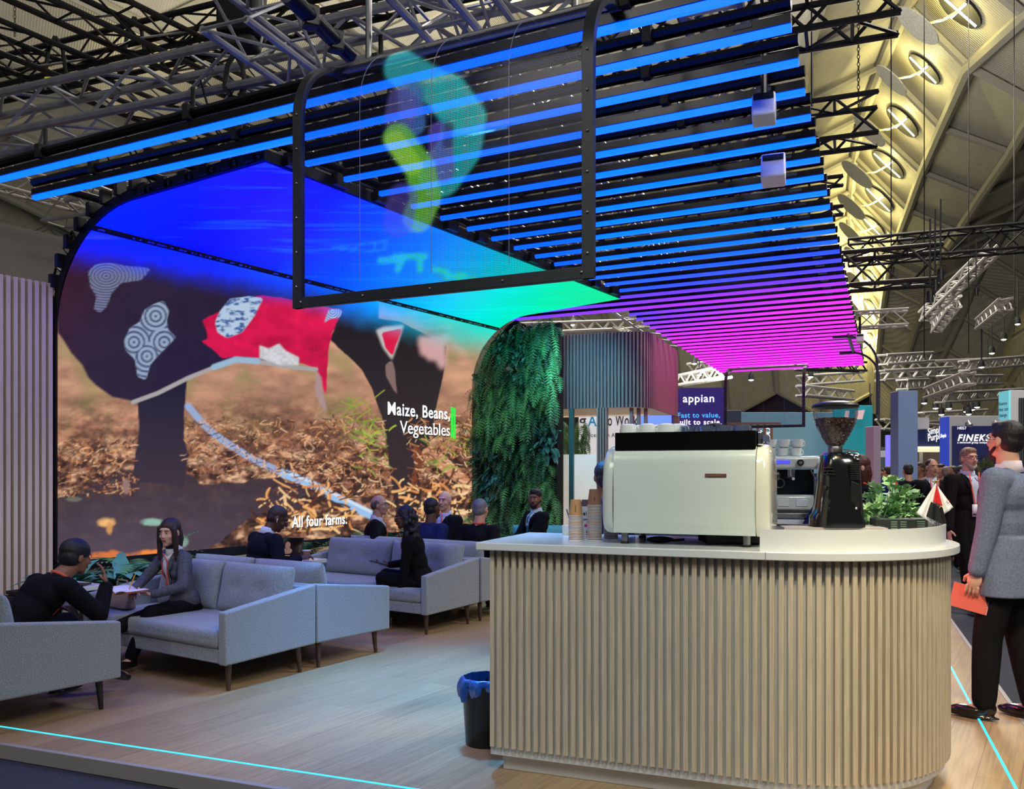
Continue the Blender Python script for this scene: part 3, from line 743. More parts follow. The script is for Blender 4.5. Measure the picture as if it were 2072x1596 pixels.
# sunlit soil, blurred far away and crisp clods near
img = ramp(PXV, [(600, (196, 150, 140)), (700, (214, 150, 112)), (790, (196, 138, 96)), (880, (176, 112, 74)), (960, (150, 96, 66)), (1150, (150, 95, 60))])
soft_ = fbm(60, 26, 11); img = img * (.30 + 1.3 * soft_)[..., None]
gr = blur((fbm(40, 50, 21) > .56).astype(float), 7) * np.clip((920 - PXV) / 160, 0, 1) * .65
img = mixin(img, gr, (150, 142, 70))
cl = fbm(24, 15, 31, 5); k = np.clip((PXV - 790) / 150, 0, 1)
dark = np.clip((.50 - cl) * 11, 0, 1) * k; img = mixin(img, blur(dark, 1) * .88, (48, 30, 30))
lightm = np.clip((cl - .58) * 9, 0, 1) * k; img = mixin(img, lightm * .65, (236, 184, 132))
cl2 = fbm(7, 5, 35, 2); img = img * (1 - .5 * (k * np.clip((.5 - cl2) * 4, -1, 1)))[..., None]
img = np.clip(img, 0, 1)
g_ = img.mean(-1, keepdims=True); img = (img + (g_ * np.array([1.02, .96, 1.0]) - img) * .22) * .92
# coat, legs and shadow of the walking figure
dk = L3((44, 30, 50))
shadow = wmask([(30, 1300), (120, 1290), (200, 1225), (330, 1165), (640, 1180), (700, 1230), (900, 1215), (1080, 1195), (1290, 1285), (1180, 1330), (1000, 1360), (900, 1400), (800, 1490), (690, 1540), (640, 1700), (20, 1700)], 1, 10)
img = mixin(img, shadow * .97, ramp(PXV, [(960, (62, 48, 54)), (1140, (82, 70, 84))]) * (.8 + .4 * fbm(50, 30, 77))[..., None])
leg1 = wmask([(400, 800), (640, 700), (622, 900), (620, 1010), (640, 1100), (628, 1190), (618, 1250), (560, 1230), (380, 1215), (395, 1100), (412, 1000), (410, 900)], 1, 2)
img = mixin(img, leg1, ramp(PXV, [(780, (34, 30, 48)), (1000, (62, 50, 62))]))
leg2 = wmask([(1290, 560), (1350, 440), (1620, 480), (1835, 590), (1822, 700), (1790, 850), (1760, 1000), (1745, 1090), (1690, 1130), (1720, 1260), (1700, 1350), (1600, 1380), (1575, 1200), (1545, 960), (1490, 800), (1440, 700), (1380, 640)], 1, 3)
img = mixin(img, leg2, ramp(PXV, [(640, (30, 26, 30)), (860, (52, 42, 44)), (1040, (58, 44, 48))]))
coat = pmask([(36, 100), (36, 530), (60, 560), (100, 625), (150, 680), (180, 740), (215, 775), (290, 828), (400, 850), (500, 812), (570, 770), (640, 742), (760, 690), (850, 650), (1100, 670), (1340, 500), (1520, 480), (1520, 300), (900, 100)], 1)
img = mixin(img, coat, ramp(PXU + (PXV - 600) * .5, [(100, (58, 26, 44)), (260, (44, 34, 52)), (500, (40, 30, 54)), (700, (40, 34, 44))]) * (.85 + .3 * fbm(30, 30, 5))[..., None])
red = wmask([(690, 570), (730, 560), (720, 520), (700, 470), (780, 440), (850, 400), (960, 360), (1120, 380), (1350, 425), (1325, 490), (1300, 560), (1285, 620), (1283, 690), (1278, 830), (1255, 780), (1232, 700), (1150, 668), (980, 650), (900, 640), (800, 650), (740, 600)], 1, 5)
img = mixin(img, red, L3((206, 22, 72)) * (.55 + .9 * fbm(36, 22, 15))[..., None])
def stroke(pts, w, col, soft=1, al=1.0, z=True):
    global img
    pts = zc(pts) if z else pts; best = np.full((CH, CW), 1e9)
    for (a, b), (c, d) in zip(pts[:-1], pts[1:]):
        dx, dy = c - a, d - b; q = np.clip(((PXU - a) * dx + (PXV - b) * dy) / (dx * dx + dy * dy), 0, 1)
        best = np.minimum(best, np.hypot(PXU - a - q * dx, PXV - b - q * dy))
    img = mixin(img, np.clip((w - best) / max(soft, .5) + .5, 0, 1) * al, col)
stroke([(385, 852), (500, 810), (640, 740), (760, 692), (860, 655), (980, 668), (1110, 690), (1230, 700)], 4.2, (166, 160, 160), 2)
stroke([(760, 690), (860, 655), (960, 662)], 6, (150, 180, 205), 3)
crown = pmask([(970, 590), (1010, 605), (1060, 582), (1090, 615), (1150, 645), (1150, 680), (1060, 680), (970, 650)], 1); img = mixin(img, crown, L3((205, 205, 210)) * (.7 + .5 * fbm(6, 6, 8))[..., None])
img = mixin(img, pmask([(1230, 700), (1255, 740), (1262, 800), (1280, 895), (1250, 870), (1225, 800)], 1), (170, 140, 140))
# patterned patches on the coat
def patch(pts, fn, base, ink, soft=1):
    global img
    m = wmask(pts, 1, 2); img = mixin(img, m, L3(base) * np.ones((CH, CW, 1))); img = mixin(img, m * fn, ink)
c0 = zc([(262, 270)])[0]; rr_ = np.hypot((PXU - c0[0]) * .9, (PXV - c0[1]) * 1.25)
patch([(180, 250), (215, 215), (290, 208), (360, 225), (470, 235), (420, 290), (330, 300), (285, 350), (265, 410), (235, 440), (205, 425), (215, 360), (190, 320)], np.clip(np.sin(rr_ * .95) + .4, 0, 1) * .8, (118, 124, 154), (56, 52, 84))
hx = lambda cx_, cy_: np.hypot((PXU - zc([(cx_, cy_)])[0][0]), (PXV - zc([(cx_, cy_)])[0][1]))
hh = np.minimum(np.minimum(hx(490, 455), hx(390, 575)), np.minimum(hx(530, 575), hx(450, 640)))
patch([(525, 383), (552, 430), (540, 480), (548, 520), (584, 552), (540, 600), (500, 640), (465, 680), (445, 750), (405, 735), (398, 660), (350, 610), (345, 560), (372, 510), (420, 480), (440, 425), (480, 400)], np.clip(np.sin(hh * .62 + 1.2) * 1.2 + .3 + wob, 0, 1) * .85, (148, 164, 188), (54, 62, 102))
patch([(765, 480), (790, 430), (835, 375), (920, 362), (985, 372), (950, 450), (890, 530), (820, 556), (775, 530)], np.clip((fbm(10, 5, 61) - .45) * 5, 0, 1) * (1 - np.clip((PXV - 625) / 10, 0, 1) * np.clip((645 - PXV) / 10, 0, 1) * 0), (176, 198, 220), (62, 90, 150))
patch([(1290, 420), (1350, 425), (1340, 460), (1290, 470), (1262, 495)], np.clip(np.sin(np.hypot(PXU - 673, PXV - 630) * 1.4) * 2, 0, 1), (190, 200, 225), (70, 90, 150))
img = mixin(img, pmask([(1508, 520), (1540, 505), (1635, 495), (1600, 600), (1580, 655), (1540, 600)], 2), (196, 190, 190))
img = mixin(img, wmask([(1530, 530), (1630, 510), (1600, 590), (1583, 645), (1548, 600)], 1, 2), (214, 26, 70))
img = mixin(img, wmask([(1548, 680), (1580, 655), (1592, 700), (1600, 780), (1612, 835), (1580, 780), (1552, 730)], 1, 2), (128, 104, 100))
img = mixin(img, wmask([(1690, 540), (1840, 540), (1838, 640), (1815, 705), (1795, 660), (1750, 655), (1705, 640)], 4, 14), (206, 160, 160))
# stick and arm
stroke([(640, 870), (690, 930), (760, 1000), (850, 1060), (930, 1110), (1080, 1180)], 7, (150, 168, 205), 2)
stroke([(1080, 1180), (1200, 1225), (1320, 1290), (1480, 1370)], 9, (150, 190, 232), 2)
stroke([(1085, 1172), (1200, 1215), (1320, 1278), (1480, 1355)], 3, (206, 222, 240), 2)
stroke([(1745, 1090), (1820, 1140), (1880, 1190), (1935, 1240)], 12, (205, 150, 116), 3)
img = mixin(img, wmask([(1680, 1050), (1720, 1080), (1740, 1120), (1700, 1180), (1690, 1300), (1670, 1240)], 1, 12), (120, 66, 44))
# straw, leaves, grass
def straws(n, box, cols, ln, w, seed, curl=.5):
    global img
    r = random.Random(seed)
    for _ in range(n):
        x, y = r.uniform(box[0], box[2]), r.uniform(box[1], box[3]); a = r.uniform(0, 6.28); l = r.uniform(*ln); c = r.choice(cols); wd = r.uniform(*w); cu = r.uniform(-curl, curl)
        pts = []
        for k in range(6):
            pts.append((x, y)); x += math.cos(a) * l / 5; y += math.sin(a) * l / 5 * .7; a += cu
        x0, x1 = int(max(0, min(p[0] for p in pts) - 8 - CX)), int(min(CW, max(p[0] for p in pts) + 8 - CX)); y0, y1 = int(max(0, min(p[1] for p in pts) - 8 - CY)), int(min(CH, max(p[1] for p in pts) + 8 - CY))
        if x1 <= x0 or y1 <= y0: continue
        U, V = PXU[y0:y1, x0:x1], PXV[y0:y1, x0:x1]; best = np.full(U.shape, 1e9)
        for (a1, b1), (c1, d1) in zip(pts[:-1], pts[1:]):
            dx, dy = c1 - a1, d1 - b1; q = np.clip(((U - a1) * dx + (V - b1) * dy) / (dx * dx + dy * dy + 1e-6), 0, 1)
            best = np.minimum(best, np.hypot(U - a1 - q * dx, V - b1 - q * dy))
        m = np.clip((wd - best) + .5, 0, 1)[..., None] * .9
        img[y0:y1, x0:x1] = img[y0:y1, x0:x1] * (1 - m) + L3(c) * m
wc = [(226, 164, 110), (196, 128, 82), (240, 196, 152), (160, 100, 66), (84, 46, 36), (52, 32, 32), (60, 38, 36), (120, 74, 50)]
straws(420, (118, 890, 270, 1000), wc, (4, 20), (.4, 1.3), 1, .25)
straws(900, (375, 850, 780, 965), wc, (4, 20), (.4, 1.2), 2, .25)
straws(300, (560, 930, 800, 1000), wc, (5, 26), (.5, 1.5), 3, .25)
straws(320, (830, 840, 950, 990), wc, (5, 24), (.5, 1.5), 4, .25)
straws(120, (520, 985, 720, 1075), [(244, 180, 110), (214, 138, 76), (250, 206, 150), (90, 50, 36), (60, 36, 32)], (12, 46), (1.0, 3.0), 5, .25)
straws(130, (800, 975, 950, 1080), [(246, 182, 116), (220, 146, 86), (250, 212, 156), (90, 50, 40), (56, 34, 32)], (12, 46), (1.0, 3.2), 6, .25)
straws(26, (700, 800, 760, 900), [(150, 160, 60), (120, 150, 60)], (20, 50), (.7, 1.6), 7, .15)
straws(26, (730, 870, 790, 950), [(170, 190, 70), (120, 150, 60)], (14, 36), (.7, 1.8), 8, .15)
straws(20, (860, 870, 950, 960), [(150, 170, 70), (110, 140, 60)], (14, 40), (.7, 1.8), 9, .2)
for cx_, cy_, a_, b_, col in ((215, 1055, 22, 12, (250, 190, 120)), (222, 1068, 8, 16, (210, 150, 90)), (316, 1056, 26, 9, (150, 190, 175)), (372, 1096, 12, 12, (130, 160, 150)), (230, 1128, 60, 14, (220, 120, 60)), (330, 1120, 60, 10, (245, 140, 60)), (150, 1010, 16, 5, (110, 110, 96)), (255, 985, 8, 16, (150, 120, 110))):
    d = ((PXU - cx_) / a_) ** 2 + ((PXV - cy_) / b_) ** 2; img = mixin(img, np.clip((1.15 - d + wob * 2.5) * 1.3, 0, 1) * .9, col)
# the blue to green wash at the top
bl = np.interp(PXU, [117, 260, 420, 600, 720, 850, 960, 1040], [520, 536, 566, 600, 644, 674, 704, 722])
wash = np.clip((bl + 34 - PXV) / 100 + wob * .15, 0, 1); wash = wash * wash * (3 - 2 * wash)
blue = ramp(PXU, [(100, (6, 34, 250)), (430, (4, 44, 250)), (590, (8, 90, 244)), (700, (0, 140, 248)), (800, (0, 190, 240)), (900, (0, 226, 226)), (1010, (0, 240, 214)), (1255, (0, 236, 160))])
blue = blue * (.9 + .2 * fbm(220, 7, 44, 3))[..., None]
img = img * (1 - wash[..., None]) + blue * wash[..., None]
img = np.clip(img, 0, 1.2); img[..., 2] *= 1 + 1.6 * wash * np.clip((900 - PXU) / 300, 0, 1); img[..., 0] *= 1 - .5 * wash
# ceiling wash
ceil_t = PXU + (PXV - 470) * .9
ceilc = ramp(ceil_t, [(180, (0, 34, 255)), (450, (0, 12, 255)), (620, (0, 40, 250)), (760, (0, 92, 246)), (900, (0, 150, 250)), (1010, (0, 196, 244)), (1120, (0, 232, 224)), (1230, (0, 238, 178)), (1380, (0, 236, 150))])
sw = np.clip((fbm(170, 5, 55, 3) - .56) * 6, 0, 1) * np.clip((ceil_t - 300) / 200, 0, 1)
ceilc = ceilc + sw[..., None] * np.array([.02, .06, .08])
ceilc = np.clip(ceilc, 0, 1.2); ceilc[..., 2] *= 1 + 2.0 * np.clip((1060 - ceil_t) / 350, 0, 1); ceilc[..., 0] *= 0
def sample(im, u, v):
    x = np.clip(u - CX, 0, CW - 2); y = np.clip(v - CY, 0, CH - 2); xi = x.astype(int); yi = y.astype(int); fx = (x - xi)[:, None]; fy = (y - yi)[:, None]
    return (im[yi, xi] * (1 - fx) + im[yi, xi + 1] * fx) * (1 - fy) + (im[yi + 1, xi] * (1 - fx) + im[yi + 1, xi + 1] * fx) * fy

# profile of the LED canopy in (p, z)
PW, ZB, ZC, ZA, RP = -7.81, .67, 3.80, 2.80, 1.17
def scr_pt(s):   # s in 0..1 up the wall, 1..2 along the arc, 2..3 across the ceiling
    if s <= 1: return PW, ZB + (ZA - ZB) * s
    if s <= 2:
        a = (s - 1) * math.pi / 2; return PW + RP - RP * math.cos(a), ZA + (ZC - ZA) * math.sin(a)
    k = s - 2; return PW + RP + (-5.0 - PW - RP) * k, ZC
def q_end(p): return 10.857 + (p - PW) / (-5.0 - PW) * (10.32 - 10.857)
Q0 = 4.328
def screen_part(name, s0, s1, ns, nq, image, parent, m):
    V = np.zeros(((ns + 1) * (nq + 1), 3)); k = 0
    for j in range(ns + 1):
        p, z = scr_pt(s0 + (s1 - s0) * j / ns); q = Q0 + (q_end(p) - Q0) * np.arange(nq + 1) / nq
        V[k:k + nq + 1, 0] = p * .8382 + q * .5454; V[k:k + nq + 1, 1] = -p * .5454 + q * .8382; V[k:k + nq + 1, 2] = z; k += nq + 1
    ids = np.arange((ns + 1) * (nq + 1)).reshape(ns + 1, nq + 1)
    F_ = np.stack([ids[:-1, :-1], ids[:-1, 1:], ids[1:, 1:], ids[1:, :-1]], -1).reshape(-1, 4)
    me = bpy.data.meshes.new(name); me.from_pydata(V.tolist(), [], F_.tolist()); me.update(); me.materials.append(m)
    ca = me.color_attributes.new('pic', 'FLOAT_COLOR', 'POINT')
    u = 1036 + F_PX * V[:, 0] / V[:, 1]; v = HOR - (V[:, 2] - 1.5) * F_PX / V[:, 1]
    c = np.ones((len(V), 4), np.float32); c[:, :3] = sample(image, u, v); ca.data.foreach_set('color', c.ravel())
    o = bpy.data.objects.new(name, me); COL.objects.link(o); o.parent = parent; return o
M_led = mat('led_picture', (8, 8, 8), rough=.5, emit=1.02, vcol='pic', spec=.08, sampling='FRONT_BACK')
led = thing('led_wall', 'huge curved LED wall showing a farm scene, bending over into a blue ceiling canopy', 'LED screen')
SEAM = 1.66
screen_part('picture_display', 0, SEAM - .02, 330, 430, img, led, M_led)
screen_part('canopy_display', SEAM + .02, 3, 150, 430, ceilc, led, M_led)
M_cab = mat('led_cabinet', (18, 18, 22), .6, .2)
cb = MB()   # cabinets behind the display
def off_pt(s, d):
    p, z = scr_pt(s); p2, z2 = scr_pt(min(3, s + .01)); p1, z1 = scr_pt(max(0, s - .01)); tx, tz = p2 - p1, z2 - z1; L_ = math.hypot(tx, tz); return p - tz / L_ * d, z + tx / L_ * d
SS = [0, .5, 1] + [1 + k / 10 for k in range(1, 11)] + [2.5, 3]
V = []
for s_ in SS:
    for d in (.015, .10):
        p, z = off_pt(s_, d); pe, _ = scr_pt(s_)
        V.append(WP(p, Q0 - .01, z)); V.append(WP(p, q_end(pe) + .01, z))
Fs = []
for k in range(len(SS) - 1):
    a = 4 * k; b = a + 4
    Fs += [(a, a + 1, b + 1, b), (a + 2, b + 2, b + 3, a + 3), (a, b, b + 2, a + 2), (a + 1, a + 3, b + 3, b + 1)]
Fs += [(0, 2, 3, 1), (len(V) - 4, len(V) - 3, len(V) - 1, len(V) - 2)]
cb.add(V, Fs); cb.build('cabinet_back', M_cab, led, smooth=False)
hd = MB()    # rear latches and handles on the visible edges
for k in range(9):
    s_ = 1.15 + k * .11; p, z = off_pt(s_, .13); c = WP(p, Q0 - .02, z)
    hd.box(c, (.05, .09, .12), rz=A_SCR)
for k in range(6):
    p = -6.5 + k * .27; c = WP(p, Q0 - .015, ZC + .07); hd.box(c, (.10, .03, .09), rz=A_SCR); hd.ell(WP(p + .1, Q0 - .02, ZC + .05), (.02, .02, .02), n=8, k=6)
for k in range(12):
    q = Q0 + .25 + k * .5; hd.box(WP(-4.97, q, ZC + .07), (.05, .16, .10), rz=A_SCR)
for k, s_ in enumerate((1.22, 1.42)):
    p, z = off_pt(s_, .11); p3, z3 = off_pt(s_ + .1, .11); p4, z4 = off_pt(s_, .2); p5, z5 = off_pt(s_ + .1, .2)
    hd.path([WP(p, Q0, z), WP(p4, Q0, z4), WP(p5, Q0, z5), WP(p3, Q0, z3)], .012, 6)
hd.build('latches', M_black, led, smooth=False)
bars = MB()
bars.box(WP(PW - .04, (Q0 + 10.857) / 2, ZB - .05), (.14, 6.53, .10), rz=A_SCR)
bars.build('bottom_bar', M_blackm, led, smooth=False)
# seam debris: folded foil in the gap
sm = MB(); rg = random.Random(9); ps, zs = scr_pt(SEAM)
for k in range(120):
    q = Q0 + rg.random() * 6.4; sm.box(WP(ps + .02, q, zs - .01), (.02, rg.uniform(.01, .05), .012), rz=A_SCR + rg.uniform(-.6, .6))
sm.build('seam_strip', M_steel, led, smooth=False)
# writing on the screen, standing 4 mm proud of the display
M_lett = mat('screen_lettering', (255, 255, 255), emit=1.15, ecol=(1, 1, 1)); M_lets = mat('screen_lettering_shade', (20, 16, 16), .8); M_grn = mat('screen_green', (20, 230, 60), emit=1.1, ecol=(.01, .75, .05))
def on_wall(u, v):   # point of the wall plane seen at this pixel
    k = (u - 1036) / F_PX; q = (-PW * .8382 - k * PW * .5454) / (.5454 - k * .8382) if False else None
    A_, B_ = PW * .8382, -PW * .5454; q = (k * B_ - A_) / (.5454 - k * .8382); Y = B_ + .8382 * q; z = 1.5 - (v - HOR) * Y / F_PX
    return q, z
ROTW = (R(90), 0, R(90) + A_SCR)
def wall_text(body, u0, v0, u1, hpx, bold, name='screen_text'):
    q0, z0 = on_wall(u0, v0); q1, _ = on_wall(u1, v0); Y = -PW * .5454 + .8382 * q0; size = hpx * Y / F_PX
    for dd, dz, m in ((.006, -.014, M_lets), (.012, 0, M_lett)):
        o = text(name, body, size, m, led, WP(PW + dd, q0 + (.012 if dd < .01 else 0), z0 + dz), ROTW, bold, .001)
        bpy.context.view_layer.update(); w = o.dimensions.x; o.scale = ((q1 - q0) / max(w, .01), 1, 1)
wall_text('Maize, Beans,', 782, 838, 908, 37, .007)
wall_text('Vegetables', 808, 876, 909, 37, .0)
wall_text('All four farms.', 590, 1067, 701, 32, .006, 'subtitle')
q0, z0 = on_wall(912, 823); q1, z1 = on_wall(922, 886)
MB().box(WP(PW + .01, q0 + .02, (z0 + z1) / 2), (.004, .05, z0 - z1), rz=A_SCR).box(WP(PW + .01, q0 + .085, (z0 + z1) / 2 - .01), (.004, .045, z0 - z1), rz=A_SCR).build('green_bar', M_grn, led, smooth=False)

# ================================================================ slatted wall at the left, neighbour's fabric wall
t = thing('slatted_wall', 'pale wooden slatted wall at the left end of the LED wall', 'slatted wall'); t['kind'] = 'structure'
MB().box(WP(PW - .10, 3.0, 1.61), (.10, 2.6, 3.22), rz=A_SCR).build('panel', mat('slat_backing', (120, 100, 84), .7), t, smooth=False)
sl = MB()
for k in range(40):
    sl.box(WP(PW - .03, Q0 - .06 - k * .062, 1.615), (.045, .036, 3.23), rz=A_SCR)
sl.build('slat', M_beige, t, smooth=False)
fab = mat('grey_fabric', (120, 116, 112), .9, noise=.06, nscale=2)
t = thing('fabric_wall', 'grey stretched fabric wall of the neighbouring stand above the slatted wall', 'fabric wall'); t['kind'] = 'structure'
MB().grid(lambda a, b: WP(-11.0 - 1.2 * math.sin(a * 2.4), 1 + a * 8.5, 0 + b * 4.9), 30, 2).build('fabric', fab, t)
truss('pale_truss', 'white truss along the top of the grey fabric wall', WP(-10.9, 2.5, 5.08), WP(-10.9, 7.4, 5.08), .26, M_wtruss, .02, .01, .28)

# ================================================================ plants
M_fern = [mat('fern_green', (84, 146, 78), .5, noise=.35, nscale=3, sheen=.1), mat('fern_dark', (42, 92, 54), .5, noise=.3, nscale=3), mat('leaf_bluegreen', (84, 150, 132), .45, noise=.3, nscale=3)]
def frond(mb, base, d, up, L, w, n, mi, droop=.5):
    d = Vector(d).normalized(); up = Vector(up); pos = Vector(base); st = L / n
    side = d.cross(up)
    if side.length < .01: side = Vector((1, 0, 0))
    side.normalize()
    prev = pos.copy()
    for i in range(n):
        t = i / n; d = (d + Vector((0, 0, -droop * st / L * 1.4))).normalized(); pos = pos + d * st
        ww = w * math.sin(math.pi * min(1, .12 + t * .88)) ** .8 * (1 - .25 * t)
        nn = side.cross(d).normalized()
        for s_ in (1, -1):
            tip = pos + side * s_ * ww + d * st * .9 - nn * ww * .12
            mb.add([pos - d * st * .38, pos + d * st * .32, tip], [(0, 1, 2)], mi)
        mb.add([prev - side * .002, prev + side * .002, pos + side * .002, pos - side * .002], [(0, 1, 2, 3)], mi)
        prev = pos.copy()
def leaf(mb, base, d, L, w, mi, droop=.4, lobes=0):
    d = Vector(d).normalized(); side = d.cross(Vector((0, 0, 1)));
    if side.length < .05: side = Vector((1, 0, 0))
    side.normalize(); V = []; pos = Vector(base); n = 6
    for i in range(n + 1):
        t = i / n; ww = w * math.sin(math.pi * (.08 + .9 * t)) * (1 + (.35 if (lobes and i % 2) else 0)); V += [pos - side * ww + Vector((0, 0, .2 * ww)), pos, pos + side * ww + Vector((0, 0, .2 * ww))]
        d = (d + Vector((0, 0, -droop / n))).normalized(); pos = pos + d * L / n
    Fs = []
    for i in range(n): a = 3 * i; Fs += [(a, a + 1, a + 4, a + 3), (a + 1, a + 2, a + 5, a + 4)]
    mb.add(V, Fs, mi)
# living wall at the far end of the LED wall
e0 = WP(PW, 10.93, 0); e1 = Vector((.66, 12.75, 0))
rg = random.Random(21)
lw = thing('living_wall', 'tall green plant wall of ferns beside the right end of the LED wall', 'plant wall')
dw = (e1 - e0).normalized(); nw = Vector((dw.y, -dw.x, 0))
lo = 1.02
back = MB().prism([tuple((e0 - nw * .25)[:2]), tuple((e0 + dw * .02 - nw * .02)[:2]), tuple((e1 - nw * .02)[:2]), tuple((e1 - nw * .25)[:2])], .0, 3.05)
back.build('backing', mat('plant_backing', (18, 26, 18), .9), lw, smooth=False)
# upper part follows the curve of the canopy
cp = [(WP(scr_pt(1 + k / 10)[0], q_end(scr_pt(1 + k / 10)[0]) + .06, scr_pt(1 + k / 10)[1] + .05)) for k in range(0, 9)]
V = [p - nw * .12 for p in cp] + [Vector((e1.x, e1.y, 2.9)) - nw * .12, Vector((e1.x, e1.y, 3.75)) - nw * .12]
n_ = len(V); V = V + [p - nw * .1 for p in V]
MB().add(V, [tuple(range(n_)), tuple(range(2 * n_ - 1, n_ - 1, -1))] + [(i, n_ + i, n_ + (i + 1) % n_, (i + 1) % n_) for i in range(n_)]).build('backing', mat('plant_backing'), lw, smooth=False)
fo = MB()
Lw = (e1 - e0).length
def left_edge(z):
    if z <= ZA: return 0.0
    s_ = math.asin(min(1, (z - ZA) / (ZC - ZA))); p = PW + RP - RP * math.cos(s_); return max(0.0, (WP(p, q_end(p)) - e0).dot(dw))
cnt = 0
while cnt < 1150:
    a = rg.random(); z = rg.uniform(.55, 3.78); x = left_edge(z) + .05
    if x > Lw - .1: continue
    x = x + (Lw - x) * a; cnt += 1
    b = e0 + dw * x + nw * rg.uniform(-.1, .08) + Vector((0, 0, z))
    tone = vx = math.sin(x * 5 + z * 2.1) + math.sin(z * 3.7 - x * 2) + rg.uniform(-.8, .8)
    mi = 0 if tone > .1 else (1 if tone > -1.1 else 2)
    d = nw * rg.uniform(.5, 1) + dw * rg.uniform(-.7, .7) + Vector((0, 0, rg.uniform(-.4, .8)))
    if mi == 2:
        for _ in range(3): leaf(fo, b, d + Vector((rg.uniform(-.5, .5), 0, rg.uniform(-.4, .4))), rg.uniform(.16, .28), rg.uniform(.025, .045), 2, 1.2, 1)
    else: frond(fo, b, d, (0, 0, 1), rg.uniform(.30, .58), rg.uniform(.055, .10), 12, mi, rg.uniform(1.4, 3.0))
o = fo.build('foliage', M_fern, lw, smooth=False); o['kind'] = 'stuff'
# planter along the foot of the LED wall
pl = thing('planter', 'long low black planter box along the foot of the LED wall', 'planter', (0, 0, 0))
MB().box(WP(-7.42, 6.95, .21), (.56, 6.4, .46), rz=A_SCR).build('box', mat('planter_black', (22, 22, 24), .6), pl, smooth=False)
MB().box(WP(-7.42, 6.95, .465), (.50, 6.3, .03), rz=A_SCR).build('soil', mat('soil', (30, 24, 20), .95, noise=.4, nscale=30), pl, smooth=False)
def fern(label, P, s, kind, seed, n=22):
    s = s * 1.35; P = P + Vector((0, 0, .05))
    r = random.Random(seed); mb = MB()
    for k in range(n):
        a = 2 * math.pi * k / n + r.uniform(-.3, .3); el = r.uniform(.3, 1.7); d = Vector((math.cos(a), math.sin(a), el))
        if kind == 'fern': frond(mb, (0, 0, 0), d, (0, 0, 1), s * r.uniform(.75, 1.1), s * .16, 16, 0, r.uniform(.7, 1.5))
        else: leaf(mb, (0, 0, 0), d, s * r.uniform(.6, .95), s * .09, 0, r.uniform(.9, 1.7), 1)
    cv = []
    for x_, y_, z_ in mb.v:   # the fronds bend away from the screen behind them
        p_ = (x_ + P.x) * .8382 - (y_ + P.y) * .5454; k_ = max(0, -7.74 - p_); cv.append((x_ + k_ * .8382, y_ - k_ * .5454, z_))
    mb.v = cv
    c = random.Random(seed).choice([0, 1]) if kind == 'fern' else 2
    o = mb.build('fern' if kind == 'fern' else 'leafy_plant', M_fern[c], None, smooth=False, loc=P); return tag(o, label, 'plant')
fern('upright fern in the planter left of the grey blazer woman', WP(-7.36, 4.9, .42), .52, 'fern', 1)
fern('blue-green leafy plant beside the small white table', WP(-7.2, 4.55, .42), .45, 'leaf', 2, 26)
fern('leafy blue-green plant nearest the slatted wall', WP(-7.3, 4.15, .42), .42, 'leaf', 12, 24)
fern('spreading fern behind the shoulder of the grey blazer woman', WP(-7.3, 5.6, .42), .42, 'fern', 3, 26)
fern('fern hanging over the planter behind the sofa backs', WP(-7.35, 6.3, .42), .40, 'fern', 4, 26)
fern('fern left of the man with the tablet', WP(-7.3, 6.9, .42), .48, 'fern', 5, 26)
fern('fern behind the tablet screen', WP(-7.35, 8.0, .42), .48, 'fern', 6, 26)
fern('blue-green leafy plant behind the paper cup', WP(-7.2, 8.4, .42), .50, 'leaf', 7, 34)
fern('leafy plant between the paper cup and the far sofa', WP(-7.2, 8.95, .42), .48, 'leaf', 8, 34)
fern('drooping blue-green plant over the end of the far sofa', WP(-7.05, 8.2, .42), .50, 'leaf', 13, 30)
fern('fern right of the bald man with glasses', WP(-7.3, 9.6, .42), .62, 'fern', 9, 30)
fern('low fern at the end of the planter by the bald man facing us', WP(-7.25, 10.0, .42), .5, 'fern', 10, 26)
# ================================================================ slatted cabin
t = thing('cabin', 'round-cornered meeting cabin with slatted wooden upper part beside the plant wall', 'cabin')
cA, cB = Vector((.58, 13.62, 0)), Vector((2.05, 13.05, 0)); cC = Vector((2.95, 15.35, 0))
r_ = .42
d1 = (cB - cA).normalized(); d2 = (cC - cB).normalized()
pa, pb = cB - d1 * r_, cB + d2 * r_
outline = [cA + (pa - cA) * k / 10 for k in range(11)] + [(pa * (1 - s) ** 2 + cB * 2 * s * (1 - s) + pb * s * s) for s in [k / 10 for k in range(1, 10)]] + [pb + (cC - pb) * k / 12 for k in range(13)]
def along(pts, step):
    out = []; acc = 0
    for a, b in zip(pts[:-1], pts[1:]):
        L = (b - a).length; d = (b - a) / L
        while acc <= L: out.append((a + d * acc, d)); acc += step
        acc -= L
    return out
ins = Vector((1.2, 15.4, 0))
V = [(p.x, p.y, z) for z in (2.5, 3.66) for p in outline]; n_ = len(outline)
o = MB().add(V, [(i, i + 1, n_ + i + 1, n_ + i) for i in range(n_ - 1)]).build('fascia', mat('cabin_back', (92, 76, 72), .7), t)
o = MB().add([(p.x, p.y, 3.6) for p in outline] + [(.3, 15.8, 3.6)], [tuple(range(n_ + 1))]).add([(p.x, p.y, 2.52) for p in outline] + [(.3, 15.8, 2.52)], [tuple(range(n_, -1, -1))]).build('roof', M_whitep, t, smooth=False)
sl = MB()
for P, d in along(outline, .055): sl.box((P.x + d.y * .015, P.y - d.x * .015, 3.08), (.03, .035, 1.17), rz=math.atan2(d.y, d.x))
sl.build('slat', M_cabin, t, smooth=False)
tealp = mat('teal_post', (70, 110, 104), .5)
MB().box((cA + (cB - cA) * .245) + Vector((0, 0, 1.25)), (.07, .07, 2.5), rz=-.37).build('post', tealp, t)
pp = MB()
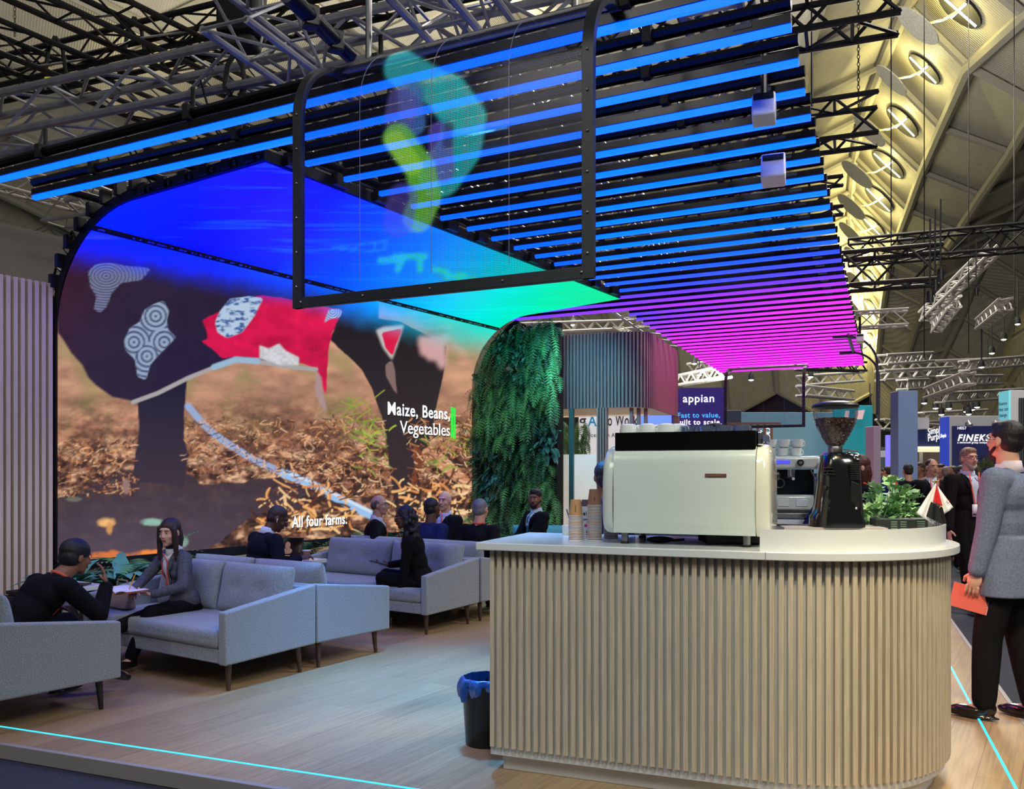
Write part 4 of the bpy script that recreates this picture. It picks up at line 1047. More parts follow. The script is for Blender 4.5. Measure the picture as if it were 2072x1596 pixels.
for k in range(4):
    P = cA + (cB - cA) * (.52 + .028 * k); pp.box((P.x, P.y, 1.25), (.028, .09, 2.5), rz=-.37)
pp.build('post', M_cabin, t)
pp = MB()
for k in range(3):
    P = pb + (pa - pb) * (.2 + .22 * k); pp.box((P.x, P.y, 1.25), (.05, .06, 2.5), rz=-.4)
pp.build('post', M_cabin, t)
MB().box((cC.x, cC.y, 1.25), (.09, .09, 2.5), rz=-.4).build('post', M_cabin, t)
frost = mat('frosted_film_lit', (236, 226, 212), .6, emit=.42, ecol=(.9, .80, .66))  # emission stands in for the light on the cabin glass
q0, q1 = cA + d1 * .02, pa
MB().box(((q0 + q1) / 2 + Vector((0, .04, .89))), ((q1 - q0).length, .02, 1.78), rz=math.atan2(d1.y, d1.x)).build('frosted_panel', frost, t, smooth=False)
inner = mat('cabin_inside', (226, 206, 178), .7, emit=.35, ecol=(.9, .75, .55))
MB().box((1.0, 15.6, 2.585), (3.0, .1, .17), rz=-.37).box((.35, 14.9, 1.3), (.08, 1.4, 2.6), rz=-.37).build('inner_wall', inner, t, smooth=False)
# stand behind: white wall with lettering, seen through the cabin
t2 = thing('sign_wall', 'white wall with dark and blue lettering seen through the cabin glass', 'sign wall')
Yb = 19.0
pL, pR = at(1172, 918, Yb), at(1296, 843, Yb)
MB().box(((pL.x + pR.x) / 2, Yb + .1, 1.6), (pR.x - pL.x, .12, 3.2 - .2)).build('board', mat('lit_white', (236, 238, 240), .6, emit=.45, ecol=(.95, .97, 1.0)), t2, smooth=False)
M_sgd = mat('slate_letters', (84, 80, 98), .6); M_sgb = mat('cyan_letters', (60, 176, 226), .6, emit=.2, ecol=(.05, .4, .7))
text('lettering', 'g', .36, M_sgd, t2, at(1172, 861, Yb - .02), (R(90), 0, 0), .012, .004)
fit(text('lettering', 'AI', .34, M_sgb, t2, at(1190, 862, Yb - .02), (R(90), 0, 0), .012, .004), .26)
fit(text('lettering', 'to Work', .36, M_sgd, t2, at(1223, 861, Yb - .02), (R(90), 0, 0), .012, .004), .74)
fit(text('lettering', 'services with AI-powered', .13, M_sgd, t2, at(1174, 884, Yb - .02), (R(90), 0, 0), .003, .004), 1.28)
mb = MB(); rg = random.Random(3)
for k in range(420):
    b = at(rg.choice([1137, 1142, 1170, 1178, 1183]) + rg.uniform(-5, 5), rg.uniform(852, 1108), 17.0); frond(mb, b, (rg.uniform(-1, 1), -1, rg.uniform(-.3, .8)), (0, 0, 1), .3, .06, 8, 0, 2)
tag(mb.build('plant_column', M_fern[0], None, smooth=False), 'narrow green plant column seen through the glass of the cabin', 'plant', kind='stuff')
tag(MB().box((at(1340, 880, 22).x, 22, 1.6) , (1.3, .1, 3.3)).build('blue_screen', mat('blue_panel', (110, 150, 235), .5, emit=.8, ecol=(.16, .30, .85))), 'blue and white lit panel seen through the right side of the cabin', 'panel')

# ================================================================ purple sign board
Ys = 20.0
pL, pR = at(1360, 786, Ys), at(1466, 786, Ys); w = pR.x - pL.x; rzs = R(-7)
t = thing('sign_board', 'dark purple sign board reading appian with white and cyan lettering', 'sign', ((pL.x + pR.x) / 2, Ys, 0), rzs)
def grad_mat(name, c0, c1, z0, z1, emit=.5):
    m = bpy.data.materials.new(name); m.use_nodes = True; nt = m.node_tree; L = nt.links; b = nt.nodes['Principled BSDF']
    tc = nt.nodes.new('ShaderNodeTexCoord'); sp_ = nt.nodes.new('ShaderNodeSeparateXYZ'); L.new(tc.outputs['Object'], sp_.inputs[0])
    mr = nt.nodes.new('ShaderNodeMapRange'); mr.inputs[1].default_value = z0; mr.inputs[2].default_value = z1; L.new(sp_.outputs['Z'], mr.inputs[0])
    r = nt.nodes.new('ShaderNodeValToRGB'); r.color_ramp.elements[0].color = (*lin(c0), 1); r.color_ramp.elements[1].color = (*lin(c1), 1); L.new(mr.outputs[0], r.inputs[0])
    L.new(r.outputs[0], b.inputs['Base Color']); L.new(r.outputs[0], b.inputs['Emission Color']); b.inputs['Emission Strength'].default_value = emit; b.inputs['Roughness'].default_value = .5
    return m
MB().box((0, 0, 1.74), (w, .16, 3.44)).build('board', mat('purple_board', (52, 44, 118), .5, emit=.35, ecol=lin((60, 52, 140))), t, smooth=False)
k = Ys / F_PX
M_sgw = mat('lit_letters', (250, 250, 250), .5, emit=.9, ecol=(1, 1, 1)); M_sgc = mat('lit_cyan', (90, 190, 245), .5, emit=.9, ecol=(.08, .48, .92))
text('lettering', 'appian', .26, M_sgw, t, (0, -.09, 1.5 + (955 - 814) * k), (R(90), 0, 0), .008, .003, 'CENTER')
text('lettering', 'Fast to value,', .165, M_sgc, t, (0, -.09, 1.5 + (955 - 845) * k), (R(90), 0, 0), .005, .003, 'CENTER')
text('lettering', 'built to scale.', .165, M_sgw, t, (0, -.09, 1.5 + (955 - 859) * k), (R(90), 0, 0), .008, .003, 'CENTER')

# ================================================================ booths beyond the counter
def board(name, label, cat, u0, u1, v0, Y, m, rz=0.0, dep=.2, z0=-.08, v1=None):
    a, b = at(u0, v0, Y), at(u1, v0, Y); z1 = a.z; zb = z0 if v1 is None else at(u0, v1, Y).z
    t = thing(name, label, cat, ((a.x + b.x) / 2, Y, 0), rz)
    MB().box((0, dep / 2, (zb + z1) / 2), (b.x - a.x, dep, z1 - zb)).build('board', m, t, bevel=.01)
    return t
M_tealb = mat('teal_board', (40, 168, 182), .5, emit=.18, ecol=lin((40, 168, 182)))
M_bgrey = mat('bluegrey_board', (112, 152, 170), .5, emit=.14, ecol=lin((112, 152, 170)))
t = board('booth_wall', 'pale blue-grey booth wall behind the coffee machines', 'booth wall', 1480, 1690, 834, 24.0, M_bgrey)
t = board('booth_wall', 'bright teal booth wall behind the grinder hopper', 'booth wall', 1690, 1766, 820, 22.5, M_tealb)
t['label'] = 'bright teal booth wall with two pink bars behind the grinder hopper'
MB().add([at(1737, 829, 22.3), at(1750, 848, 22.3), at(1738, 848, 22.3), at(1726, 829, 22.3)] , [(0, 1, 2, 3)]).v
mk = MB()
def quad_on(mb, pts, Y, dep=.03):
    V = [at(u, v, Y) for u, v in pts]; n = len(V); V2 = [p + Vector((0, dep, 0)) for p in V]
    mb.add(V + V2, [tuple(range(n)), tuple(range(2 * n - 1, n - 1, -1))] + [(i, n + i, n + (i + 1) % n, (i + 1) % n) for i in range(n)])
quad_on(mk, [(1712, 831), (1719, 831), (1716, 850), (1708, 850)], 22.45); quad_on(mk, [(1733, 831), (1750, 829), (1745, 848), (1732, 848)], 22.45)
mk.v = [tuple(Vector(p) - t.location) for p in mk.v]
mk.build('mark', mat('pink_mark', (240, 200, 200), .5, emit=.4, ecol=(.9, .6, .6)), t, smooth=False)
# wooden fin frame behind the clear curved screen
t = thing('fin_screen', 'upright wooden fins of a booth seen through the small clear curved screen', 'slat screen', at(1520, 955, 21.5) * 1.0, 0); t.location.z = 0
f = MB()
for k in range(8): f.box(((-.68 + k * .17), 0, 1.35), (.035, .12, 2.7))
f.box((0, 0, 2.72), (1.45, .14, .05))
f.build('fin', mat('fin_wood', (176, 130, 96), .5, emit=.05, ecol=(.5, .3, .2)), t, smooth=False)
board('booth_wall', 'dark slate booth panel behind the wooden fins', 'booth wall', 1440, 1500, 830, 22.6, mat('slate_board', (60, 76, 92), .5))
ringm = MB()
for (du, dv) in ((0, 0), (5, 7), (-4, 7), (0, 13)):
    c = at(1553 + du, 872 + dv, 23.5); ringm.path([(c.x + .075 * math.cos(a), c.y, c.z + .075 * math.sin(a)) for a in [k * math.pi / 8 for k in range(17)]], .007, 5)
bw_ = [o_ for o_ in bpy.data.objects if o_.get('label', '').startswith('pale blue-grey booth wall')][0]; ringm.v = [tuple(Vector(p) - bw_.location) for p in ringm.v]; ringm.build('emblem', M_sgw, bw_)
# columns
t = board('advert_column', 'pinkish white column right of the teal booth wall', 'column', 1768, 1783, 862, 17.5, mat('mauve_column', (186, 170, 186), .5), rz=.1, dep=.35)
t = board('advert_column', 'tall free-standing pale blue column in the aisle', 'column', 1818, 1857, 790, 15.0, mat('blue_column', (126, 152, 192), .5), rz=-.05, dep=.36)
t = board('booth_wall', 'navy booth wall with white script lettering over a lit shelf', 'booth wall', 1848, 1912, 868, 24.0, mat('navy_board', (20, 34, 78), .5, emit=.1, ecol=lin((24, 40, 96))), dep=.4, v1=903)
text('lettering', 'Simple', .26, M_sgw, t, (-.05, -.03, 1.5 + (955 - 880) * 24 / F_PX), (R(90), R(-12), 0), .004, .003, shear=.3, sx=.6)
text('lettering', 'Purple', .26, M_sgw, t, (-.05, -.03, 1.5 + (955 - 893) * 24 / F_PX), (R(90), R(-12), 0), .004, .003, shear=.3, sx=.6)
w_ = (1912 - 1848) * 24 / F_PX
MB().box((0, .1, 1.5 + 49 * 24 / F_PX), (w_, .5, .07)).box((0, .1, 1.5 + 43 * 24 / F_PX), (w_, .5, .05)).build('lit_shelf', mat('warm_shelf', (250, 235, 200), .5, emit=1.0, ecol=(1, .85, .5)), t, smooth=False)
MB().box((-.18, .1, .98), (.07, .07, 2.2)).build('post', M_whitep, t)
board('booth_wall', 'brownish partition under the navy booth wall', 'booth wall', 1850, 1912, 908, 25.5, mat('brown_partition', (112, 92, 82), .6))
# FINEKSUS booth
Yf = 17.5
t = board('booth', 'white booth H057 with a dark sign reading FINEKSUS', 'booth', 1920, 2032, 841, Yf, M_whitep, dep=.34)
kf = Yf / F_PX; cx = t.location.x; X = lambda u: (u - 1036) * kf - cx; Zf = lambda v: 1.5 - (v - 955) * kf
sgn = grad_mat('fineksus_sign', (52, 54, 66), (30, 34, 84), .2, 2.3, .35)
_nt = sgn.node_tree; _r = [n for n in _nt.nodes if n.type == 'VALTORGB'][0]
_nz = _nt.nodes.new('ShaderNodeTexNoise'); _nz.inputs['Scale'].default_value = 5; _nz.inputs['Detail'].default_value = 8; _tcx = _nt.nodes.new('ShaderNodeTexCoord'); _nt.links.new(_tcx.outputs['Object'], _nz.inputs['Vector'])
MB().box((X(1978), -.03, (Zf(862) + .1) / 2), ((2030 - 1925) * kf, .05, Zf(862) - .1)).build('sign_panel', sgn, t, smooth=False)
text('lettering', 'H057', .062 * 1.35, M_sgw, t, (X(1934), -.06, Zf(869)), (R(90), 0, 0), 0, .002)
text('lettering', 'FINEKSUS', .185, M_sgw, t, (X(1934), -.06, Zf(892)), (R(90), 0, 0), .012, .002, shear=.25, sx=.98)
text('lettering', 'a cleversoft group company', .055, M_sgw, t, (X(1934), -.06, Zf(897)), (R(90), 0, 0), .001, .002)
mb = MB(); rg = random.Random(8)
for k in range(90): leaf(mb, (X(rg.gauss(1990, 16)), -.07, Zf(rg.gauss(945, 12))), (rg.uniform(-1, 1), -.1, rg.uniform(-1, 1)), .16, .03, 0, .2)
mb.build('leaf_print', mat('olive_print', (96, 100, 62), .7, emit=.15, ecol=(.1, .11, .05)), t, smooth=False)
for u in (1954, 2008):
    MB().tube((X(u), -.1, Zf(852)), (X(u), -.18, Zf(862)), .02, .05, n=10).box((X(u), -.08, Zf(856)), (.03, .12, .03)).build('sign_lamp', M_steel, t)
MB().box((X(1919.5), .17, (Zf(843)) / 2), (.03, .34, Zf(843))).build('side_panel', mat('royal_blue', (52, 84, 220), .5, emit=.3, ecol=lin((52, 84, 226))), t, smooth=False)
text('lettering', 'Simple', .11, M_sgw, t, (X(1919) - .018, .30, Zf(884)), (R(90), 0, R(-90)), .001, .002, shear=.3, sx=.8)
MB().box((X(1900), .9, Zf(852)), (28 * kf, .4, .24)).build('fascia', M_whitep, t)
# white booth at the right edge
Yr = 12.5
t = board('booth', 'tall white booth with a pale cyan lit edge at the right of the aisle', 'booth', 2044, 2200, 789, Yr, M_whitep, dep=.24)
kr = Yr / F_PX; cx = t.location.x; X = lambda u: (u - 1036) * kr - cx; Zr = lambda v: 1.5 - (v - 955) * kr
MB().box((X(2044) - .012, .12, (Zr(790)) / 2), (.03, .26, Zr(790))).build('lit_edge', grad_mat('cyan_edge', (130, 190, 220), (120, 214, 220), 0.5, 2.6, .55), t, smooth=False)
for k, s in enumerate(('finance', 'that can', 'change', 'lives.')):
    text('lettering', s, .075, M_sgd, t, (X(2044) - .03, .24, Zr(818 + k * 12)), (R(90), 0, R(-90)), 0, .001)
g = MB()
for k in range(14): g.box((X(2062 + k * 4), -.015, Zr(930) / 1.0), (.012, .03, Zr(805) - Zr(1055)))
g.build('groove', mat('groove_dark', (90, 90, 92), .7), t, smooth=False)
# booths on the far left side of the columns
board('light_box', 'violet glowing strip sign between the two columns', 'sign', 1796, 1802, 880, 30, mat('violet_strip', (90, 80, 240), emit=1.4, ecol=(.12, .10, .9)))
board('booth_wall', 'dark green-grey booth wall far behind the columns', 'booth wall', 1785, 1860, 905, 40, mat('greygreen_board', (70, 84, 86), .6))
board('booth_wall', 'far white booth wall left of the tall blue column', 'booth wall', 1783, 1822, 912, 34, mat('far_white', (180, 182, 186), .6), v1=925)
# ================================================================ counter
ct = thing('bar_counter', 'white topped coffee counter with rounded end and oak slatted front', 'counter', (0, 0, 0), A_STD)
CCx, CCy = -.33, 4.755
def stadium(inset):
    Rr = .85 - inset; f0 = CCy - Rr
    pts = [(-1.72 + inset * .9, f0), (CCx, f0)] + [(CCx + Rr * math.cos(R(t)), CCy + Rr * math.sin(R(t))) for t in range(-86, 91, 4)]
    return pts + [(-.64 + inset * .2, CCy + Rr), (-.64 + inset * .2, 4.68 - inset), (-1.72 + inset * .9, 4.68 - inset)]
MB().prism(stadium(0), 1.112, 1.15).build('countertop', M_white, ct, bevel=.004)
MB().prism(stadium(.062), .085, 1.112).build('body', mat('counter_body_white', (212, 214, 212), .5), ct)
MB().prism(stadium(.115), .0, .085).build('kick_plate', M_white, ct, bevel=.002)
sl = MB(); Rb = .85 - .062; f0 = CCy - Rb; pitch = .0385; a_ = -1.72 + .066
while a_ < CCx:
    sl.box((a_ + .006, f0 - .011, .622), (.0215, .024, .984)); a_ += pitch
ang = -90 + math.degrees((a_ - CCx) / Rb)
while ang < 40:
    t_ = R(ang); sl.box((CCx + (Rb + .011) * math.cos(t_), CCy + (Rb + .011) * math.sin(t_), .622), (.0215, .024, .984), rz=t_ + math.pi / 2); ang += math.degrees(pitch / Rb)
sl.build('slat', M_oakslat, ct, smooth=False)
MB().box((CCx, CCy - .8505, 1.131), (.0016, .003, .038)).build('seam', mat('seam_grey', (130, 134, 132), .6), ct, smooth=False)
# raised splash guard on the rounded end
Rl = .79
lp = [(CCx - .03, CCy - Rl)] + [(CCx + Rl * math.cos(R(t)), CCy + Rl * math.sin(R(t))) for t in range(-90, 76, 3)]
Ri = Rl - .013
li = [(CCx - .03, CCy - Ri)] + [(CCx + Ri * math.cos(R(t)), CCy + Ri * math.sin(R(t))) for t in range(-90, 76, 3)]
n_ = len(lp); V = [(x, y, z) for z in (1.15, 1.245) for x, y in lp] + [(x, y, z) for z in (1.15, 1.245) for x, y in li]
Fs = []
for i in range(n_ - 1): Fs += [(i, i + 1, n_ + i + 1, n_ + i), (2 * n_ + i + 1, 2 * n_ + i, 3 * n_ + i, 3 * n_ + i + 1), (n_ + i, n_ + i + 1, 3 * n_ + i + 1, 3 * n_ + i)]
Fs += [(0, n_, 3 * n_, 2 * n_), (n_ - 1, 3 * n_ - 1, 4 * n_ - 1, 2 * n_ - 1)]
MB().add(V, Fs).build('splash_guard', M_white, ct)
# back bar
bb = thing('back_bar', 'white back counter behind the grinder carrying the second coffee machine', 'counter', (0, 0, 0), A_STD)
MB().box((-.75, 7.0, 1.13), (2.3, .75, .04)).build('countertop', M_white, bb, bevel=.004)
MB().box((-.75, 7.03, .555), (2.2, .66, 1.11)).build('body', mat('slate_cabinet', (58, 62, 72), .6), bb, smooth=False)

# ================================================================ espresso machine seen from behind
M_enam = mat('machine_enamel', (212, 222, 212), .18, coat=.6); M_cream = mat('machine_cream', (226, 226, 206), .15, coat=.8)
em = thing('espresso_machine', 'large white espresso machine with black cup rail standing on the slatted counter', 'coffee machine', WS(-.723, 4.34, 1.15), A_STD)
pr = [(-.262, .055), (-.268, .07), (-.27, .12), (-.27, .40), (-.262, .43), (-.245, .455), (-.22, .47), (.16, .47), (.22, .40), (.22, .055)]
def extr_x(mb, prof, x0, x1):
    n = len(prof); V = [(x0, y, z) for y, z in prof] + [(x1, y, z) for y, z in prof]
    return mb.add(V, [tuple(range(n)), tuple(range(2 * n - 1, n - 1, -1))] + [(i, n + i, n + (i + 1) % n, (i + 1) % n) for i in range(n)])
extr_x(MB(), pr, -.335, .335).build('body', M_enam, em, angle=50)
side = [(-.262, .06), (-.275, .10), (-.28, .20), (-.275, .34), (-.25, .43), (-.19, .475), (-.08, .49), (.05, .48), (.15, .44), (.21, .37), (.225, .30), (.205, .25), (.20, .20), (.225, .15), (.25, .10), (.24, .05), (.18, .035), (-.2, .04)]
for s_ in (-1, 1):
    mb = MB(); x0 = .337 * s_; n = len(side)
    lay = [(0, 1.0), (.028, 1.0), (.05, .965), (.062, .88), (.066, .6)]
    cy, cz = -.02, .26; V = []
    for dx, k in lay: V += [(x0 + s_ * dx, cy + (y - cy) * k, cz + (z - cz) * k) for y, z in side]
    Fs = []
    for j in range(len(lay) - 1):
        for i in range(n):
            q = (j * n + i, j * n + (i + 1) % n, (j + 1) * n + (i + 1) % n, (j + 1) * n + i); Fs.append(q if s_ > 0 else q[::-1])
    Fs.append(tuple(range((len(lay) - 1) * n, len(lay) * n)) if s_ > 0 else tuple(range(len(lay) * n - 1, (len(lay) - 1) * n - 1, -1)))
    mb.add(V, Fs).build('side_cover', M_cream if s_ > 0 else M_enam, em, angle=60, subsurf=1)
cr = MB()
cr.box((0, -.245, .50), (.66, .012, .085)).box((-.327, 0, .50), (.012, .49, .085)).box((.327, 0, .50), (.012, .49, .085)).box((0, 0, .465), (.66, .48, .012))
cr.build('cup_rail', mat('rail_black', (6, 6, 6), .9, spec=.1), em, smooth=False)
MB().box((.345, .03, .515), (.03, .36, .05)).box((.345, -.17, .51), (.03, .05, .07)).build('rail_end', M_chrome, em, bevel=.01)
for x in (-.29, .29):
    for y in (-.22, .17):
        f = MB().tube((x, y, .008), (x, y, .055), .0175, n=20).build('foot', M_steel, em); MB().tube((x, y, 0), (x, y, .012), .020, n=20).build('foot_pad', M_blackm, f)
plq = MB().box((.155, -.272, .335), (.098, .004, .0165)).build('badge', mat('copper_plate', (150, 98, 84), .35, .6), em, bevel=.001)
text('badge_text', 'LA SAN MARCO', .0145, mat('badge_letter', (196, 150, 136), .35, .6), plq, (.110, -.275, .3305), (R(90), 0, 0), .0003, .0004, sx=.82)
# barista side: groups, wands, drip tray
gp_ = MB()
for x in (-.18, .02, .2): gp_.tube((x, .22, .33), (x, .32, .33), .035, n=16).tube((x, .30, .33), (x, .30, .26), .032, n=16).tube((x, .30, .28), (x, .43, .25), .011, n=8)
gp_.build('group_head', M_chrome, em)
MB().path([(.345, .19, .34), (.37, .27, .33), (.375, .29, .26), (.36, .275, .16), (.357, .27, .13)], .006, 8).build('steam_wand', M_chrome, em)
MB().box((0, .27, .05), (.60, .14, .05)).build('drip_tray', M_steel, em, bevel=.006)
MB().ell((.405, .12, .33), (.012, .012, .02), n=10, k=8).build('knob', M_black, em)
# things under the machine
tag(MB().ell((0, 0, .016), (.07, .04, .017), n=14, k=8).tube((.06, 0, .012), (.12, -.005, .016), .006).build('cloth_bundle', M_blackm, None, loc=WS(-.86, 4.22, 1.15)), 'crumpled black cloth under the white espresso machine', 'cloth')
tag(MB().box((0, 0, .028), (.30, .20, .046)).build('black_box', M_blackm, None, bevel=.005, loc=WS(-.52, 4.32, 1.15)), 'flat black box under the right half of the espresso machine', 'box')
# cups and glasses on the machine
M_cer = mat('ceramic_white', (226, 232, 226), .15, coat=.5); M_glass = mat('blue_glass', (196, 210, 240), .05, trans=.9)
zt = 1.15 + .502
def mug(label, P, rz, group, upside=False, s=1.0, first=[None]):
    t = thing('cup', label, 'cup', P, rz, group)
    pf = [(.024, 0), (.034, .006), (.038, .03), (.040, .058), (.0375, .058), (.035, .03), (.026, .008), (.0, .006)]
    if upside: pf = [(r, .058 - z) for r, z in pf]
    b = MB().lathe([(r * s, z * s) for r, z in pf], n=22)
    b.build('bowl', M_cer, t)
    MB().path([((.037 + .018 * math.sin(a)) * s, 0, (.03 + .018 * math.cos(a)) * s) for a in [k * math.pi / 8 for k in range(9)]], .004 * s, 6).build('handle', M_cer, t)
    return t
mc = [(-.285, -.17), (-.19, -.17), (-.10, -.16), (-.24, -.07), (-.145, -.07), (-.05, -.10)]
for k, (x, y) in enumerate(mc):
    mug('white cup upside down on the machine rail, %s' % ['leftmost in the front row', 'second in the front row', 'third in the front row', 'left in the row behind', 'middle in the row behind', 'right in the row behind'][k],
        WS(-.723 + x, 4.34 + y, zt + .022), .5 + k, 'white cups on the cup rail', True, 1.12)
for k in range(8):
    x = .005 + .085 * (k % 4); y = -.16 + .1 * (k // 4)
    o = MB().lathe([(.026, 0), (.034, .045), (.037, .072), (.035, .072), (.031, .045), (.023, .006), (0, .005)], n=20).build('glass', M_glass, None, loc=WS(-.723 + x, 4.34 + y, zt))
    tag(o, 'small bluish drinking glass on the cup rail, %s, %s row' % (['beside the white cups', 'second after the cups', 'third after the cups', 'at the badge end'][k % 4], ['front', 'back'][k // 4]), 'glass', 'glasses on the cup rail')
o = MB().box((0, 0, .012), (.10, .06, .02)).ell((0, 0, .03), (.04, .03, .012)).build('dark_cloth', M_blackm, None, loc=WS(-.62, 4.42, zt + .055)); tag(o, 'small black folded cloth lying behind the glasses on the machine', 'cloth')

# paper cups
M_kraft = mat('kraft_paper', (186, 142, 92), .7, noise=.08, nscale=40); M_kraft2 = mat('kraft_brown', (150, 108, 82), .7); M_rim = mat('cup_rim', (226, 222, 220), .5)
def paper_cup_obj(m, label, group, P):
    o = MB().lathe([(.0385, 0), (.0395, .0018), (.0385, .0036), (.0365, .0036)], n=24, mi=1).lathe([(.0365, .0022), (.0268, .085), (.0262, .0835), (0, .0828)], n=24, mi=0).build('paper_cup', [m, M_rim], None, loc=P)
    return tag(o, label, 'paper cup', group)
for k, (u, Y, n, m, nm) in enumerate(((1165, 4.42, 17, M_kraft, 'leftmost stack'), (1203, 4.42, 24, M_kraft2, 'tall middle stack'), (1236, 4.50, 15, M_kraft2, 'stack half hidden by the coffee machine'))):
    X = (u - 1036) / F_PX * Y
    first = paper_cup_obj(m, 'brown paper cup nested upside down in the %s' % nm, 'paper cups nested in the ' + nm, (X, Y, 1.15))
    for j in range(1, n):
        c = first.copy(); COL.objects.link(c); c.location = (X, Y, 1.15 + .0077 * j); c.rotation_euler = (0, 0, j * .3)
        if j == n - 1:
            c['label'] = 'topmost printed paper cup of the %s' % nm
            tt = text('print', 'deloitte' if k == 0 else 'coffee', .013, mat('cup_print', (120, 84, 50), .7), c, (0, -.0335, .02), (R(90 + 7), R(-90), 0), 0, .0003)
            tt['label'] = 'faded printed lettering'; c.rotation_euler = (0, 0, 0)
ca = thing('milk_carton', 'white drink carton lettered alpro between the paper cup stacks', 'carton', at(1191, 1090, 4.53) * 1.0, .05); ca.location.z = 1.15
MB().box((0, 0, .085), (.072, .072, .17)).build('box', mat('carton_white', (224, 222, 226), .5), ca, smooth=False)
extr_x(MB(), [(-.036, .17), (0, .205), (.036, .17)], -.036, .036).build('gable', mat('carton_top', (70, 46, 36), .5), ca, smooth=False)
text('lettering', 'alpro', .028, mat('carton_ink', (28, 26, 50), .5), ca, (-.034, -.038, .125), (R(90), 0, 0), .0008, .0004)
text('lettering', 'BARISTA', .012, mat('carton_ink', (28, 26, 50), .5), ca, (-.034, -.038, .098), (R(90), 0, 0), .0003, .0004)
MB().ell((-.02, -.037, .07), (.009, .002, .009)).build('sticker', mat('pink_dot', (220, 60, 130), .5), ca)
MB().path([(.004 + .02 * math.cos(a), -.038, .035 + .02 * math.sin(a)) for a in [k * math.pi / 8 for k in range(17)]], .004, 5).build('print', mat('coffee_ring', (176, 140, 104), .6), ca)
tag(MB().path([(0, 0, .01), (-.02, 0, .08)], .004, 6).build('stirrer', mat('stirrer_grey', (90, 96, 120), .5), None, loc=at(1154, 1060, 4.62)), 'thin stirrer leaning beside the leftmost cup stack', 'stirrer')
tag(MB().lathe([(.022, 0), (.028, .055), (.025, .055), (0, .006)], n=16).build('tumbler', M_cer, None, loc=(WS(-1.45, 4.55, 1.15))), 'small white tumbler behind the leftmost paper cup stack', 'cup')

# ================================================================ second coffee machine with cups
m2 = thing('espresso_machine', 'white espresso machine with a blue display seen from the front behind the grinder', 'coffee machine', at(1545, 955, 6.62), R(-12)); m2.location.z = 1.15
MB().box((0, .03, .12), (.78, .42, .12)).build('lower_body', M_enam, m2, bevel=.02)
for k in range(5): MB().box((-.26 + k * .13, -.182, .12), (.085, .008, .055)).build('button_plate', M_cer, m2, bevel=.008)
MB().box((0, .12, .27), (.74, .22, .20)).build('work_area', mat('work_dark', (36, 42, 52), .2, .7), m2, smooth=False)
MB().box((0, -.03, .42), (.78, .38, .095)).build('top_body', M_enam, m2, bevel=.02)
MB().box((.12, -.224, .425), (.105, .006, .024)).build('display', mat('blue_display', (70, 70, 230), emit=1.2, ecol=(.06, .06, .85)), m2, smooth=False)
o = MB().tube((.245, -.22, .42), (.245, -.25, .42), .024, n=20).build('dial', M_black, m2); MB().tube((.245, -.25, .42), (.245, -.253, .42), .012, n=16).build('dial_cap', M_steel, o)
for x in (-.2, .02, .2): MB().tube((x, -.02, .37), (x, -.02, .31), .035, n=16).tube((x, -.06, .315), (x, -.19, .30), .011).build('group_head', M_chrome, m2)
MB().path([(.33, -.1, .37), (.36, -.16, .30), (.35, -.18, .16)], .006).build('steam_wand', M_chrome, m2)
MB().path([(.12 + .035 * math.cos(a), .005, .265 + .035 * math.sin(a)) for a in [k * math.pi / 8 for k in range(17)]], .004, 5).build('gauge', M_steel, m2)
extr_x(MB(), [(-.2, .375), (-.19, .46), (.12, .48), (.2, .40), (.2, .375)], .38, .41).build('side_cover', M_enam, m2, angle=60)
extr_x(MB(), [(-.2, .05), (-.21, .2), (-.1, .34), (.2, .34), (.2, .05)], .38, .41).build('side_cover', M_enam, m2, angle=60)
MB().box((0, -.02, .03), (.80, .46, .035)).build('base_tray', M_steel, m2, bevel=.005)
for x in (-.3, .3): MB().tube((x, -.15, 0), (x, -.15, .03), .02).build('foot', M_blackm, m2)
mi_ = 0
for row in range(2):
    for k in range(4):
        P = m2.matrix_basis @ Vector((-.06 + k * .095 + .01 * row, -.12, .467 + .06 * row)) if False else Matrix.Translation(m2.location) @ rotz(R(-12)) @ Vector((-.06 + k * .095 + .01 * row, -.12, .467 + .066 * row))
        mug('white handled cup on the blue display machine, %s row, %s' % (['lower', 'upper'][row], ['nearest the white machine back', 'second along', 'third along', 'at the dial end'][k]), P, R(-15 + 8 * k), 'white cups on the front facing machine', False, 1.1)
tag(MB().box((0, 0, .015), (.14, .12, .03)).tube((-.05, 0, .05), (.07, -.03, .05), .012).build('tamper_mat', M_blackm, None, bevel=.004, loc=WS(.02, 6.78, 1.15)), 'black knock mat beside the blue display coffee machine', 'mat')

